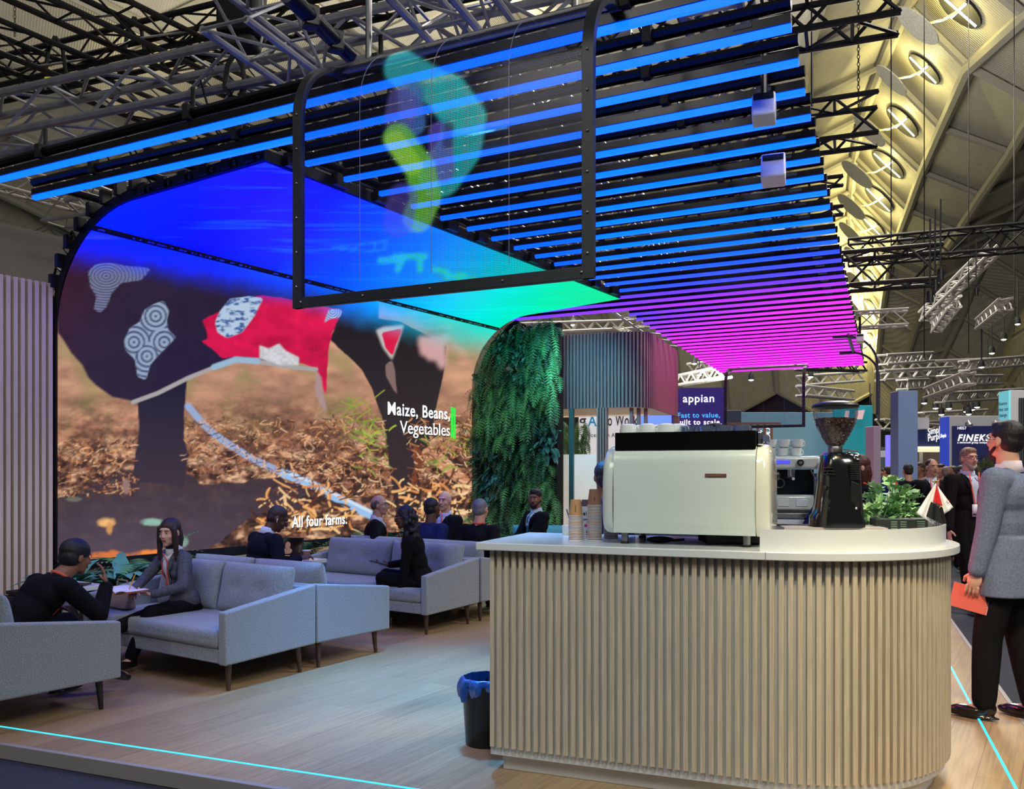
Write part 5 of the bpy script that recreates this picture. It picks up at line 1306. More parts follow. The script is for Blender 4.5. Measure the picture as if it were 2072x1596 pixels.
# ================================================================ grinder
gx = at(1690, 955, 4.4); gz = 1.222
tag(MB().box((0, 0, .036), (.50, .26, .072)).build('riser_block', mat('grey_riser', (150, 146, 140), .5, noise=.1, nscale=30), None, bevel=.003, loc=(gx.x - .02, 4.42, 1.15)), 'grey flat riser block under the black grinder', 'block')
bpy.data.objects['riser_block'].rotation_euler = (0, 0, R(-8))
gr_ = thing('coffee_grinder', 'black coffee grinder with a clear hopper of beans on the rounded counter end', 'coffee grinder', (gx.x, 4.4, gz), R(-6))
M_gl = mat('grinder_black', (12, 12, 13), .16, coat=.5)
def loft(mb, secs):   # secs: (cx, cy, z, hw, hd)
    V = []; n = 16
    for cx_, cy_, z, hw, hd in secs:
        for i in range(n):
            t = 2 * math.pi * (i + .5) / n; c_, s_ = math.cos(t), math.sin(t); q = 4.0
            V.append((cx_ + hw * math.copysign(abs(c_) ** (2 / q), c_), cy_ + hd * math.copysign(abs(s_) ** (2 / q), s_), z))
    Fs = [(j * n + i, j * n + (i + 1) % n, (j + 1) * n + (i + 1) % n, (j + 1) * n + i) for j in range(len(secs) - 1) for i in range(n)]
    Fs += [tuple(range(n - 1, -1, -1)), tuple(range((len(secs) - 1) * n, len(secs) * n))]
    return mb.add(V, Fs)
loft(MB(), [(.01, 0, .0, .122, .13), (.01, 0, .03, .120, .13), (.012, .0, .12, .108, .12), (.015, .0, .22, .100, .11), (.017, 0, .31, .094, .10), (.02, 0, .335, .088, .095), (.015, 0, .362, .08, .085), (.01, 0, .378, .062, .07)]).build('body', M_gl, gr_, angle=50)
v_ = MB()
for k in range(10): v_.box((.068, -.121 + k * .0007, .325 - k * .009), (.052, .006, .0035))
v_.build('vent', mat('vent_black', (34, 34, 36), .4), gr_, smooth=False)
MB().prismM([(-.022, 0), (.018, -.02), (.024, -.09), (.008, -.15), (-.018, -.15), (-.026, -.06)], 0, .008, Matrix.Translation((.07, -.110, .235)) @ Matrix.Rotation(R(90), 4, 'X')).build('panel', M_black, gr_, bevel=.002)
MB().ell((.068, -.128, .098), (.006, .004, .006)).build('screw', M_chrome, gr_)
loft(MB(), [(-.085, -.02, .0, .045, .07), (-.085, -.02, .05, .043, .065), (-.07, -.02, .09, .03, .05), (-.06, 0, .11, .02, .03)]).build('portafilter_base', M_gl, gr_)
f_ = MB()
for k in range(5): f_.ell((-.068 + .012 * math.sin(k), -.105, .06 + k * .035), (.01, .012, .012), n=8, k=6)
f_.build('knob', M_black, gr_)
for k in range(3): MB().box((-.062 + .004 * k, -.100, .30 - k * .016), (.05, .02, .004)).build('vent', mat('vent_black'), gr_, smooth=False)
MB().lathe([(.034, .375), (.036, .38), (.036, .405), (.034, .41), (.0, .41)], (.0, 0, 0), 24).build('collar', M_steel, gr_)
MB().path([(.036, -.02, .392), (.09, -.05, .384), (.10, -.05, .385)], .004).box((.07, -.045, .382), (.06, .016, .004), rz=-.3).build('lever', M_steel, gr_)
MB().ell((.085, -.07, .355), (.022, .02, .02)).build('knob', M_chrome, gr_)
hop = [(.034, .40), (.042, .42), (.062, .452), (.088, .50), (.103, .54), (.110, .575), (.111, .615)]
M_clear = bpy.data.materials.new('clear_hopper'); M_clear.use_nodes = True
nt = M_clear.node_tree; tr = nt.nodes.new('ShaderNodeBsdfTransparent'); tr.inputs[0].default_value = (.9, .9, .93, 1); gl = nt.nodes.new('ShaderNodeBsdfGlossy'); gl.inputs['Roughness'].default_value = .06
lw_ = nt.nodes.new('ShaderNodeLayerWeight'); lw_.inputs[0].default_value = .12; mx = nt.nodes.new('ShaderNodeMixShader')
nt.links.new(lw_.outputs['Facing'], mx.inputs[0]); nt.links.new(tr.outputs[0], mx.inputs[1]); nt.links.new(gl.outputs[0], mx.inputs[2]); nt.links.new(mx.outputs[0], nt.nodes['Material Output'].inputs[0])
o = MB().lathe([(r, z) for r, z in hop] + [(r - .003, z) for r, z in hop[::-1]], n=40); o.f = [f for f in o.f if len(f) == 4]; o.m = [0] * len(o.f)
o.build('hopper', M_clear, gr_)
M_bean = mat('coffee_bean', (84, 54, 42), .3, noise=.5, nscale=60)
bn = MB(); bn.lathe([(.020, .405), (.036, .42), (.056, .452), (.080, .50), (.095, .535), (.096, .548), (.05, .556), (0, .556)], n=30)
bo = bn.build('beans', mat('bean_mass', (62, 38, 30), .45, noise=.6, nscale=180, bump=1.0), gr_)
bb_ = MB(); rg = random.Random(4)
for k in range(420):
    a = rg.uniform(0, 6.28); rr = .092 * math.sqrt(rg.random()); z = .552
    if k % 2: z = rg.uniform(.42, .548); rr = np.interp(z, [.405, .42, .452, .50, .535, .548], [.02, .036, .056, .080, .095, .096]) + .003
    bb_.ell((rr * math.cos(a), rr * math.sin(a), z), (.006, .004, .0038), Matrix.Rotation(rg.uniform(0, 3), 3, 'Z') @ Matrix.Rotation(rg.uniform(-.6, .6), 3, 'X'), n=6, k=4)
o = bb_.build('beans', M_bean, gr_); o['kind'] = 'stuff'
MB().lathe([(.114, .608), (.116, .618), (.108, .627), (.06, .640), (0, .645)], n=40).build('lid', M_black, gr_)
MB().path([(-.09, .02, -.0), (-.2, .06, .0), (-.32, .02, .004), (-.40, .08, .002)], .006).build('power_cord', M_blackm, gr_)

# ================================================================ kale plants, planter boxes, little flags
M_kale = [mat('kale_green', (156, 198, 138), .5, noise=.25, nscale=14), mat('kale_dark', (108, 156, 100), .5, noise=.25, nscale=14)]
def kale(label, P, s, seed, n=60, hgt=.22, wide=.16):
    r = random.Random(seed); mb = MB()
    for k in range(n):
        a = r.uniform(0, 6.28); rad = wide * math.sqrt(r.random()); z = hgt * (1 - (rad / wide) ** 2 * .55) * r.uniform(.35, 1.05); c = Vector((rad * math.cos(a), rad * math.sin(a), z))
        d = Vector((math.cos(a) + r.uniform(-.5, .5), math.sin(a) + r.uniform(-.5, .5), r.uniform(-.2, .9))).normalized(); up = Vector((r.uniform(-.4, .4), r.uniform(-.4, .4), 1)).normalized(); sd = d.cross(up).normalized(); nn = sd.cross(d)
        L_ = s * r.uniform(.6, 1.1); nr_, na = 3, 18; V = [c]; lob = r.choice([5, 6, 7]); ph = r.uniform(0, 6)
        for i in range(1, nr_ + 1):
            for j in range(na):
                t = 2 * math.pi * j / na; R_ = L_ * (i / nr_) * (1 + (.24 * math.sin(lob * t + ph) + .12 * math.sin(2 * lob * t)) * (i / nr_)) * .5
                V.append(c + d * (R_ * math.cos(t) + L_ * .3) + sd * R_ * math.sin(t) * .8 + nn * (math.sin(lob * 1.5 * t) * .16 * R_ * (i / nr_) + .25 * R_ * abs(math.sin(t))))
        Fs = [(0, 1 + j, 1 + (j + 1) % na) for j in range(na)]
        for i in range(nr_ - 1):
            for j in range(na): q = 1 + i * na; Fs.append((q + j, q + na + j, q + na + (j + 1) % na, q + (j + 1) % na))
        mb.add(V, Fs, 0 if r.random() < .7 else 1)
        mb.tube((c.x * .3, c.y * .3, 0), c + d * L_ * .3, .003, .002, 4, 0)
    o = mb.build('kale_plant', M_kale, None, loc=P); return tag(o, label, 'plant')
def onslab(u, Y, z=1.15): return Vector(((u - 1036) / F_PX * Y, Y, z))
kale('bushy kale plant right behind the black grinder', onslab(1768, 4.62, 1.16), .085, 1, 64, .20, .14)
kale('taller kale plant in the middle of the counter end', onslab(1806, 4.85, 1.20), .09, 2, 56, .25, .13)
kale('low kale plant spilling over the planter nearest the flags', onslab(1842, 4.66, 1.20), .075, 3, 44, .13, .11)
tag(bpy.data.objects['kale_plant'], None, None)
bx = thing('planter_box', 'dark green ribbed planter box on the rounded counter end', 'planter', onslab(1810, 4.42), R(-12))
MB().box((0, .04, .055), (.20, .15, .11)).build('box', mat('planter_green', (20, 32, 28), .5), bx, bevel=.003)
g = MB()
for k in range(2):
    for j in range(8): g.box((-.01 + k * .045, -.037, .018 + j * .011), (.030, .003, .006))
g.build('print', mat('planter_print', (96, 116, 104), .6), bx, smooth=False)
bx2 = thing('planter_box', 'second dark green planter box, half hidden by the white flag', 'planter', onslab(1857, 4.44), R(-20))
MB().box((0, .04, .055), (.09, .15, .11)).build('box', mat('planter_green'), bx2, bevel=.003)
g = MB()
for j in range(8): g.box((.005, -.037, .018 + j * .011), (.05, .003, .006))
g.build('print', mat('planter_print'), bx2, smooth=False)
M_fred = mat('flag_red', (205, 22, 28), .45, sheen=.3); M_fblk = mat('flag_black', (16, 16, 18), .5); M_fwht = mat('flag_white', (232, 232, 236), .5, sheen=.3); M_brass = mat('brass', (190, 160, 90), .25, 1.0); M_yel = mat('emblem_yellow', (240, 200, 40), .5)
def flag_set(label, P, rz, h, mirror=1, white_side=1):
    t = thing('table_flags', label, 'flag', P, rz)
    MB().lathe([(.03, 0), (.032, .004), (.01, .010), (0, .012)], n=20).build('base', M_brass, t)
    for k, x in enumerate((-.012, .004, .016)):
        MB().tube((x, 0, .005), (x * .3, 0, h), .0022, n=6).build('pole', mat('flag_pole', (120, 110, 90), .3, .6), t)
        MB().ell((x * .3 + (k - 1) * .006, 0, h + .004), (.005, .005, .006), n=10, k=6).build('finial', M_brass, t)
    def drape(dx0, dx1, bot0, bot1, wav, y0, y1, m, name, t0=0., t1=1.):
        def fn(a, b):
            b2 = t0 + (t1 - t0) * b
            x = (dx0 + (dx1 - dx0) * a) * b2; z = h - .004 - (bot0 + (bot1 - bot0) * a) * b2
            return (x, y0 + (y1 - y0) * a + wav * math.sin(a * 13 + 2) * b2, z)
        return MB().grid(fn, 20, 14).build(name, m, t, solid=.0006)
    drape(-.088 * white_side, -.01, .150, .205, .006, -.004, -.012, M_fwht, 'white_flag')
    drape(.012, .082 * white_side, .175, .120, .006, -.010, .004, M_fwht, 'white_flag')
    drape(-.030, .050, .165, .205, .004, -.030, -.024, M_fred, 'red_field', 0, .56)
    drape(-.048, .050, .165, .215, .004, -.030, -.024, M_fblk, 'black_field', .55, 1)
    MB().path([(.018 + .006 * math.cos(a), -.036, h - .125 + .008 * math.sin(a)) for a in [k * .45 for k in range(8)]], .0014, 4).build('emblem', M_yel, t)
    MB().path([(.055 + .006 * math.cos(a), -.008, h - .095 + .007 * math.sin(a)) for a in [k * .5 for k in range(12)]], .0014, 4).build('red_mark', M_fred, t)
    return t
flag_set('red and black table flag with white flags on the counter end nearest the aisle', onslab(1893, 4.24, 1.15), R(-15), .30)
flag_set('second red and black table flag behind the kale leaves', onslab(1808, 5.15, 1.15), R(10), .32, white_side=.7)
tag(MB().box((0, 0, .06), (.06, .004, .09), rz=.3).box((0, .03, .06), (.06, .004, .09), rz=.5).build('card_holder', mat('paper_white', (226, 222, 236), .5), None, smooth=False, loc=onslab(1858, 4.75, 1.16)), 'white leaflets standing between the kale and the white flag', 'leaflet')

# ================================================================ waste bin
bn_ = thing('waste_bin', 'round black waste bin with a blue bag at the left end of the counter', 'waste bin', WS(-1.862, 4.36, 0))
MB().lathe([(.105, 0), (.108, .01), (.128, .32), (.131, .335), (.124, .335), (.12, .30), (0, .02)], n=32).build('body', mat('bin_black', (14, 15, 17), .3), bn_)
def bag(a, b):
    t = a * 2 * math.pi; w = .012 * math.sin(9 * t) + .008 * math.sin(17 * t + 1)
    if b < .3: r = .118 + w * .3; z = .30 + b * .25
    else: k = (b - .3) / .7; r = .122 + .02 * math.sin(k * 3.1) + w * (.4 + k); z = .375 - k * (.10 + .035 * math.sin(2 * t + 1.0))
    return (r * math.cos(t), r * math.sin(t), z)
MB().grid(bag, 90, 14).build('bin_bag', mat('blue_bag', (26, 92, 180), .3, trans=.15, bump=.6, nscale=40), bn_)

# ================================================================ sofas
def pillow(mb, c, hw, hh, t, tilt=0.0, dim=True, n=22, axis=None):
    M = Matrix.Translation(c) @ Matrix.Rotation(tilt, 4, 'X'); V = []; Fs = []
    for s_ in (-1, 1):
        base = len(V)
        for j in range(n + 1):
            for i in range(n + 1):
                x = -1 + 2 * i / n; z = -1 + 2 * j / n
                x = math.copysign(abs(math.sin(x * math.pi / 2)), x) if True else x; z = math.copysign(abs(math.sin(z * math.pi / 2)), z)
                e_ = max(0, (1 - x ** 6)) ** .5 * max(0, (1 - z ** 6)) ** .5; y = s_ * t * (e_ * .92 + .0)
                y += s_ * t * .18 * (1 - x * x) * (1 - z * z)
                if dim and s_ < 0:
                    for bx_ in (-.36, .36):
                        d2 = ((x - bx_) * hw / hh) ** 2 + (z - .05) ** 2; y += .45 * t * math.exp(-d2 * 22)
                V.append(M @ Vector((x * hw * (1 - .03 * (1 - abs(z))), y, z * hh)))
        for j in range(n):
            for i in range(n):
                q = (base + j * (n + 1) + i, base + j * (n + 1) + i + 1, base + (j + 1) * (n + 1) + i + 1, base + (j + 1) * (n + 1) + i); Fs.append(q if s_ < 0 else q[::-1])
    mb.add(V, Fs); return M
def sofa(label, P, rz, L, cushions=2, mm=None, legm=None, group='grey sofas in the lounge', pill=True, name='sofa', cat='sofa'):
    mm = mm or M_sofa; legm = legm or M_walnut
    t = thing(name, label, cat, P, rz, group)    # local: x 0..L, y 0 front .. .83 back, facing -y
    for x in (0, L - .075):
        V = [(x + dx, y, z) for dx in (0, .075) for y, z in ((0, .19), (.83, .205), (.83, .655), (0, .55))]
        MB().add(V, [(0, 1, 2, 3), (7, 6, 5, 4), (0, 4, 5, 1), (1, 5, 6, 2), (2, 6, 7, 3), (3, 7, 4, 0)]).build('arm', mm, t, bevel=.014, seg=3)
    MB().box((L / 2, .40, .245), (L - .14, .78, .10)).build('seat_frame', mm, t, bevel=.01)
    MB().box((L / 2, .785, .42), (L - .13, .09, .44)).build('back_frame', mm, t, bevel=.02, seg=3)
    sc = MB().box((L / 2, .36, .355), (L - .155, .74, .13)).build('seat_cushion', mm, t, bevel=.045, seg=5)
    if pill:
        w = (L - .16) / cushions
        for k in range(cushions):
            mb = MB(); M_ = pillow(mb, (.08 + w * (k + .5), .65, .60), w / 2 - .003, .195, .085, R(-12))
            o = mb.build('back_cushion', mm, t, angle=60)
            if mm is M_sofa:
                for bx_ in (-.36, .36): MB().ell(M_ @ Vector((bx_ * w / 2, -.062, .01)), (.014, .008, .014), n=12, k=8).build('button', mm, o)
    for x, y in ((.09, .10), (L - .09, .10), (.09, .73), (L - .09, .73)):
        sx = -.012 if x < L / 2 else .012; MB().tube((x + sx, y + (-.01 if y < .4 else .01), 0), (x, y, .20), .014, .024, n=14).build('leg', legm, t)
    return t
# facing -q: origin at p = left end, front at q ; rotation A_SCR gives local x = +p, y = +q
sofa('grey button-tufted sofa on which the woman in the grey blazer sits', WP(-6.46, 3.775), A_SCR, 1.70)
sofa('grey sofa back to back behind the grey blazer woman, its arm toward the bin', WP(-4.76, 5.445), A_SCR + math.pi, 1.70)
sofa('grey button-tufted sofa on which the woman in black with glasses sits', WP(-6.88, 6.11), A_SCR, 1.98)
sofa('grey sofa back to back behind the woman in black, mostly hidden by the counter', WP(-4.90, 7.80), A_SCR + math.pi, 1.98)
sofa('grey sofa nearest the camera seen from its side, carrying the man in black', WP(-5.06, 3.215), A_SCR + math.pi, 1.75, legm=M_dwood)
# teal bench at the foot of the plant wall
tb = sofa('teal upholstered bench in front of the plant wall', at(1005, 955, 10.6) * 1.0, R(-10), 3.0, 3, M_teal, group=None, name='bench', cat='bench'); tb.location.z = 0
for c in children(tb):
    if c.name.startswith('back_frame'): c.location.z = .16
# side tables
def table(label, P, rz, w=.42, h=.60):
    t = thing('side_table', label, 'table', P, rz, 'white side tables'); MB().box((0, 0, h - .017), (w, w, .034)).build('table_top', M_white, t, bevel=.003)
    MB().tube((0, 0, .015), (0, 0, h - .03), .022, n=16).build('column', M_whitep, t); MB().lathe([(.15, 0), (.15, .01), (.02, .018), (0, .018)], n=28).build('foot', M_whitep, t); return t
tA = at(132, 1190, 6.35); table('small white table between the man in black and the grey blazer woman', (tA.x, tA.y, 0), A_SCR, .40, .66)
tB = at(608, 1130, 7.95); table('small white table holding the tablet and the paper cup', (tB.x, tB.y, 0), A_SCR, .34, .69)
tag(MB().box((0, 0, .006), (.19, .13, .012)).build('notebook', M_black, None, bevel=.002, loc=(tA.x + .07, tA.y - .0, .66)), 'dark closed notebook on the small table beside the man in black', 'notebook')
cp_ = thing('paper_cup', 'brown takeaway paper cup with white rim on the far small white table', 'paper cup', (at(620, 1110, 7.95).x, 7.95, .69))
MB().lathe([(.026, 0), (.036, .082), (.033, .082), (0, .01)], n=20).build('body', M_kraft2, cp_); MB().lathe([(.035, .078), (.0385, .08), (.0385, .086), (.034, .086), (0, .084)], n=20).build('rim', M_rim, cp_)
tag(MB().box((0, 0, .002), (.10, .05, .003), rz=.3).build('napkin', M_whitep, None, smooth=False, loc=(at(598, 1122, 7.9).x, 7.9, .69)), 'small folded white napkin beside the takeaway cup', 'napkin')
# ================================================================ people
def mesh_from_blob(mb, voxel, smooth=3, fac=.5):
    me = bpy.data.meshes.new('tmp'); me.from_pydata(mb.v, [], mb.f); me.update()
    o = bpy.data.objects.new('tmp', me); COL.objects.link(o)
    md = o.modifiers.new('r', 'REMESH'); md.mode = 'VOXEL'; md.voxel_size = voxel; md.use_smooth_shade = True
    if smooth: md = o.modifiers.new('s', 'SMOOTH'); md.factor = fac; md.iterations = smooth
    dg = bpy.context.evaluated_depsgraph_get(); out = bpy.data.meshes.new_from_object(o.evaluated_get(dg))
    bpy.data.objects.remove(o); bpy.data.meshes.remove(me)
    out.polygons.foreach_set('use_smooth', [True] * len(out.polygons)); return out
def blob(name, mb, voxel, m, parent, smooth=3):
    me = mesh_from_blob(mb, voxel, smooth); me.name = name; me.materials.clear(); me.materials.append(m)
    o = bpy.data.objects.new(name, me); COL.objects.link(o); o.parent = parent; return o
def merge(name, parts, m, parent):
    V, Fs = [], []
    for me in parts:
        n = len(V); V += [tuple(v.co) for v in me.vertices]; Fs += [tuple(i + n for i in p.vertices) for p in me.polygons]
    return MB().add(V, Fs).build(name, m, parent, angle=180)
def ik(a, b, l1, l2, hint):
    a, b = Vector(a), Vector(b); d = b - a; L = min(d.length, (l1 + l2) * .999); dn = d.normalized(); b = a + dn * L
    x = (l1 * l1 - l2 * l2 + L * L) / (2 * L); h = math.sqrt(max(0, l1 * l1 - x * x)); hn = Vector(hint); hn = hn - dn * hn.dot(dn)
    if hn.length < 1e-4: hn = dn.orthogonal()
    return a + dn * x + hn.normalized() * h, b
def hand(mb, w, d, nrm, side, curl=.5, s=1.0, spread=.02):
    """w wrist, d pointing direction, nrm palm normal (palm faces nrm), side +1 right / -1 left"""
    d = Vector(d).normalized(); nrm = Vector(nrm); nrm = (nrm - d * nrm.dot(d)).normalized(); lat = d.cross(nrm) * side   # toward the thumb
    Mx = Matrix((lat, d, nrm)).transposed(); pc = Vector(w) + d * .048 * s
    mb.ell(pc, (.041 * s, .052 * s, .015 * s), Mx, n=14, k=8)
    mb.caps(Vector(w) - d * .02 * s, .025 * s, Vector(w) + d * .015 * s, .024 * s, 10)
    for k, (off, L) in enumerate(((.030, .070), (.010, .078), (-.010, .073), (-.029, .058))):
        p = Vector(w) + d * .088 * s + lat * off * s * 1.02; dd = (d + lat * (off * spread * 30)).normalized()
        for seg, ll in enumerate((.45, .32, .26)):
            a_ = curl * (.45 + .55 * seg); dd2 = (dd * math.cos(a_) + nrm * math.sin(a_)).normalized(); q = p + dd2 * L * ll * s
            mb.caps(p, (.0086 - .0006 * seg) * s, q, (.0080 - .0006 * seg) * s, 8); p = q; dd = dd2
    p = Vector(w) + d * .025 * s + lat * .032 * s; td = (d * .75 + lat * .75 + nrm * .35 * (1 + curl)).normalized(); q = p + td * .036 * s; mb.caps(p, .0115 * s, q, .0098 * s, 8)
    td = (d * .95 + lat * .15 + nrm * .4 * (1 + curl)).normalized(); mb.caps(q, .0098 * s, q + td * .030 * s, .0082 * s, 8)

SK = {'dark': (92, 60, 46), 'brown': (140, 96, 74), 'tan': (196, 146, 118), 'light': (222, 172, 148), 'pink': (226, 168, 146)}
def skin(k): return mat('skin_' + k, SK[k], .5, noise=.08, nscale=25, spec=.4)
def fabric(name, c, sc=120, nz=.18): return mat('cloth_' + name, tuple(int(x * (.6 if max(c) < 60 else 1)) for x in c), .9, noise=nz, nscale=sc, bump=.25, spec=.2)
def human(label, loc, rz, h=1.75, seat=None, lean=0., twist=0., yaw=0., pitch=0., headroll=0., wL=None, wR=None, aL=None, aR=None, sk='tan', hair=('short', (30, 22, 18)),
          top=('navy', (22, 26, 44)), bottom=('black', (20, 20, 24)), shirt=None, tie=None, lanyard=None, badge=False, glasses=None, beard=None, coat_len=.16, female=False,
          hL=None, hR=None, curlL=.5, curlR=.5, kL=(0, 1, 0), kR=(0, 1, 0), fine=False, shoes=('black', (14, 13, 13)), heels=False, far=False, elbL=None, elbR=None, neck_out=0., side_lean=0., bulk=None, name='person'):
    bk = bulk or (1.02 if female else 1.13)
    S = h / 1.75; t = thing(name, label, 'person', loc, rz)
    pel = Vector((0, 0, .92 * S if seat is None else seat)); U = Vector((math.sin(side_lean), math.sin(lean), math.cos(lean))).normalized()
    Rv = Vector((math.cos(twist), math.sin(twist), 0)); Rv = (Rv - U * Rv.dot(U)).normalized(); Fv = U.cross(Rv).normalized()
    TL = .545 * S; nb = pel + U * TL     # neck base
    sw = (.165 if female else .19) * S
    def tp(x, s, f): return pel + Rv * x + U * (TL * s) + Fv * f
    shL, shR = tp(-sw, .90, -.0), tp(sw, .90, -.0)
    hdir = (Matrix.Rotation(yaw, 3, 'Z') @ Vector((0, 1, 0)))
    hf = Vector((hdir.x * math.cos(pitch), hdir.y * math.cos(pitch), math.sin(pitch))).normalized(); hr = hf.cross(Vector((0, 0, 1))).normalized(); hu = hr.cross(hf).normalized()
    if headroll: q_ = Quaternion(hf, headroll); hr = q_ @ hr; hu = q_ @ hu
    hs = (.95 if female else 1.0) * (.55 + .45 * S)
    hc = nb + U * .075 * S + hu * .105 * hs + hf * (.028 + neck_out) 
    Mh = Matrix((hr, hf, hu)).transposed()
    hp = lambda x, y, z: hc + (hr * x + hf * y + hu * z) * hs
    vox = .010 if far else (.0055 if fine else .0075)
    # arms
    wL = Vector(wL) if wL is not None else tp(-sw - .06, 0.0, .03); wR = Vector(wR) if wR is not None else tp(sw + .06, 0.0, .03)
    ua, fa = .285 * S, .255 * S
    eL, wL = ik(shL, wL, ua, fa, elbL or (-.3, -1, -.4)); eR, wR = ik(shR, wR, ua, fa, elbR or (.3, -1, -.4))
    # legs
    hpL, hpR = pel + Rv * -.09 * S, pel + Rv * .09 * S
    aL = Vector(aL) if aL is not None else Vector((-.10, .02, .09)); aR = Vector(aR) if aR is not None else Vector((.10, .02, .09))
    th, sh = .43 * S, .41 * S
    kLp, aL = ik(hpL, aL, th, sh, kL); kRp, aR = ik(hpR, aR, th, sh, kR)
    # --- body: head, neck, torso, limbs in one surface
    b = MB()
    b.ell(hp(0, -.012, .018), (.074 * hs, .094 * hs, .096 * hs), Mh); b.ell(hp(0, .020, -.028), (.060 * hs, .074 * hs, .082 * hs), Mh)
    b.ell(hp(0, .058, -.098), (.026 * hs, .024 * hs, .020 * hs), Mh); b.ell(hp(0, .03, -.075), (.050 * hs, .052 * hs, .034 * hs), Mh)
    b.caps(hp(0, .086, .012), .008 * hs, hp(0, .106 if not female else .100, -.026), (.0125 if not female else .0105) * hs, 10); b.ell(hp(0, .095, -.030), (.018 * hs, .012 * hs, .008 * hs), Mh)
    b.ell(hp(0, .076 if not female else .070, .032), (.050 * hs, .016 * hs, .010 * hs), Mh); b.ell(hp(0, .082, -.060), (.024 * hs, .012 * hs, .011 * hs), Mh)
    for s_ in (-1, 1):
        b.ell(hp(.040 * s_, .058, -.028), (.020 * hs, .020 * hs, .022 * hs), Mh); b.ell(hp(.075 * s_, -.008, -.008), (.010 * hs, .019 * hs, .031 * hs), Mh, n=12, k=8)
    nr_ = .048 if female else .058
    b.caps(nb + U * -.02, nr_ * 1.15 * S, hp(0, -.02, -.07), nr_ * S)
    b.ell(tp(0, .70, 0), (.14 * S, .085 * S, .17 * S), Matrix((Rv, Fv, U)).transposed()); b.ell(tp(0, .30, 0), (.12 * S, .08 * S, .2 * S), Matrix((Rv, Fv, U)).transposed()); b.ell(tp(0, .02, 0), (.13 * S, .09 * S, .12 * S), Matrix((Rv, Fv, U)).transposed())
    for s0, e0_, w0 in ((shL, eL, wL), (shR, eR, wR)): b.caps(tp(0, .85, 0), .05 * S, s0, .048 * S); b.caps(s0, .044 * S, e0_, .036 * S); b.caps(e0_, .036 * S, w0, .024 * S)
    for h0, k0, a0 in ((hpL, kLp, aL), (hpR, kRp, aR)): b.caps(h0, .075 * S, k0, .050 * S); b.caps(k0, .050 * S, a0 + Vector((0, 0, .0)), .034 * S)
    fdL = Vector((-.12, 1, 0)).normalized() if isinstance(kL, tuple) else kL; 
    feet = []
    for a0, k0, sg in ((aL, kLp, -1), (aR, kRp, 1)):
        v = (a0 - k0); base = Vector((0, 1, 0)); 
        if seat is not None and a0.z > .16: base = (Vector((0, 1, 0)) + Vector((0, 0, -.35))).normalized()
        if v.length > 0: 
            hz = Vector((v.x, v.y, 0)) * .0
        fd = (base + Vector((sg * .14, 0, 0))).normalized(); feet.append((a0, fd)); b.caps(a0 + Vector((0, 0, -.02)), .03 * S, a0 + fd * .15 * S + Vector((0, 0, -.05 * S)), .026 * S)
    parts = [mesh_from_blob(b, vox, 4 if fine else 3, .4)]
    if not far:
        hb = MB()
        dL = hL[0] if hL else (wL - eL); nL = hL[1] if hL else (Rv * .9 + Fv * .1); dR = hR[0] if hR else (wR - eR); nR = hR[1] if hR else (-Rv * .9 + Fv * .1)
        hand(hb, wL, dL, nL, -1, curlL, (.92 if female else 1.0) * S); hand(hb, wR, dR, nR, 1, curlR, (.92 if female else 1.0) * S)
        parts.append(mesh_from_blob(hb, .0032 if fine else .0042, 1, .3))
    else:
        hb = MB()
        for w0, e0_ in ((wL, eL), (wR, eR)): d_ = (w0 - e0_).normalized(); hb.ell(w0 + d_ * .06, (.03, .035, .06))
        parts.append(mesh_from_blob(hb, .01, 1, .3))
    merge('body', parts, skin(sk), t)
    # --- face details
    if not far:
        M_ey = mat('eye_white', (226, 222, 216), .25); M_ir = mat('iris_dark', (30, 20, 16), .15); M_br = mat('brow_%d_%d' % (hair[1][0], hair[1][1]), tuple(int(c * .7) for c in hair[1]), .8)
        for s_ in (-1, 1):
            e_ = MB().ell(hp(.031 * s_, .0835, .004), (.0125 * hs, .006 * hs, .0062 * hs), Mh, n=12, k=8).build('eye', M_ey, t)
            MB().ell(hp(.031 * s_, .0885, .004), (.0048 * hs, .0022 * hs, .0048 * hs), Mh, n=10, k=6).build('iris', M_ir, e_)
            MB().path([hp(.031 * s_ + dx, .0935 - abs(dx) * .35, .003 + .0085 - dx * dx * 18) for dx in (-.014, -.007, 0, .007, .014)], .0016 * hs, 5).build('eyelid', M_ir, t)
            MB().path([hp(.031 * s_ + dx * s_, .0955 - (dx + .015) * .45, .0235 - dx * dx * 8 + dx * .06) for dx in (-.017, -.009, 0, .009, .018)], [.0022, .003, .0032, .0028, .0015], 6).build('eyebrow', M_br, t)
        lipc = (150, 60, 62) if female else tuple(int(c * .78) for c in SK[sk])
        MB().path([hp(x, .0955 - abs(x) * .35, -.057 - .002 * math.cos(x * 120)) for x in (-.022, -.014, -.006, 0, .006, .014, .022)], [.001, .0028, .0038, .0036, .0038, .0028, .001], 6).path([hp(x, .0945 - abs(x) * .35, -.064 + abs(x) * .1) for x in (-.018, -.01, 0, .01, .018)], [.001, .003, .004, .003, .001], 6).build('lips', mat('lips_%d' % lipc[0], lipc, .4), t)
        MB().path([hp(x, .0985 - abs(x) * .35, -.0605 + abs(x) * .05) for x in (-.021, -.01, 0, .01, .021)], .0009, 5).build('mouth_line', mat('mouth_dark', (60, 28, 26), .6), t)
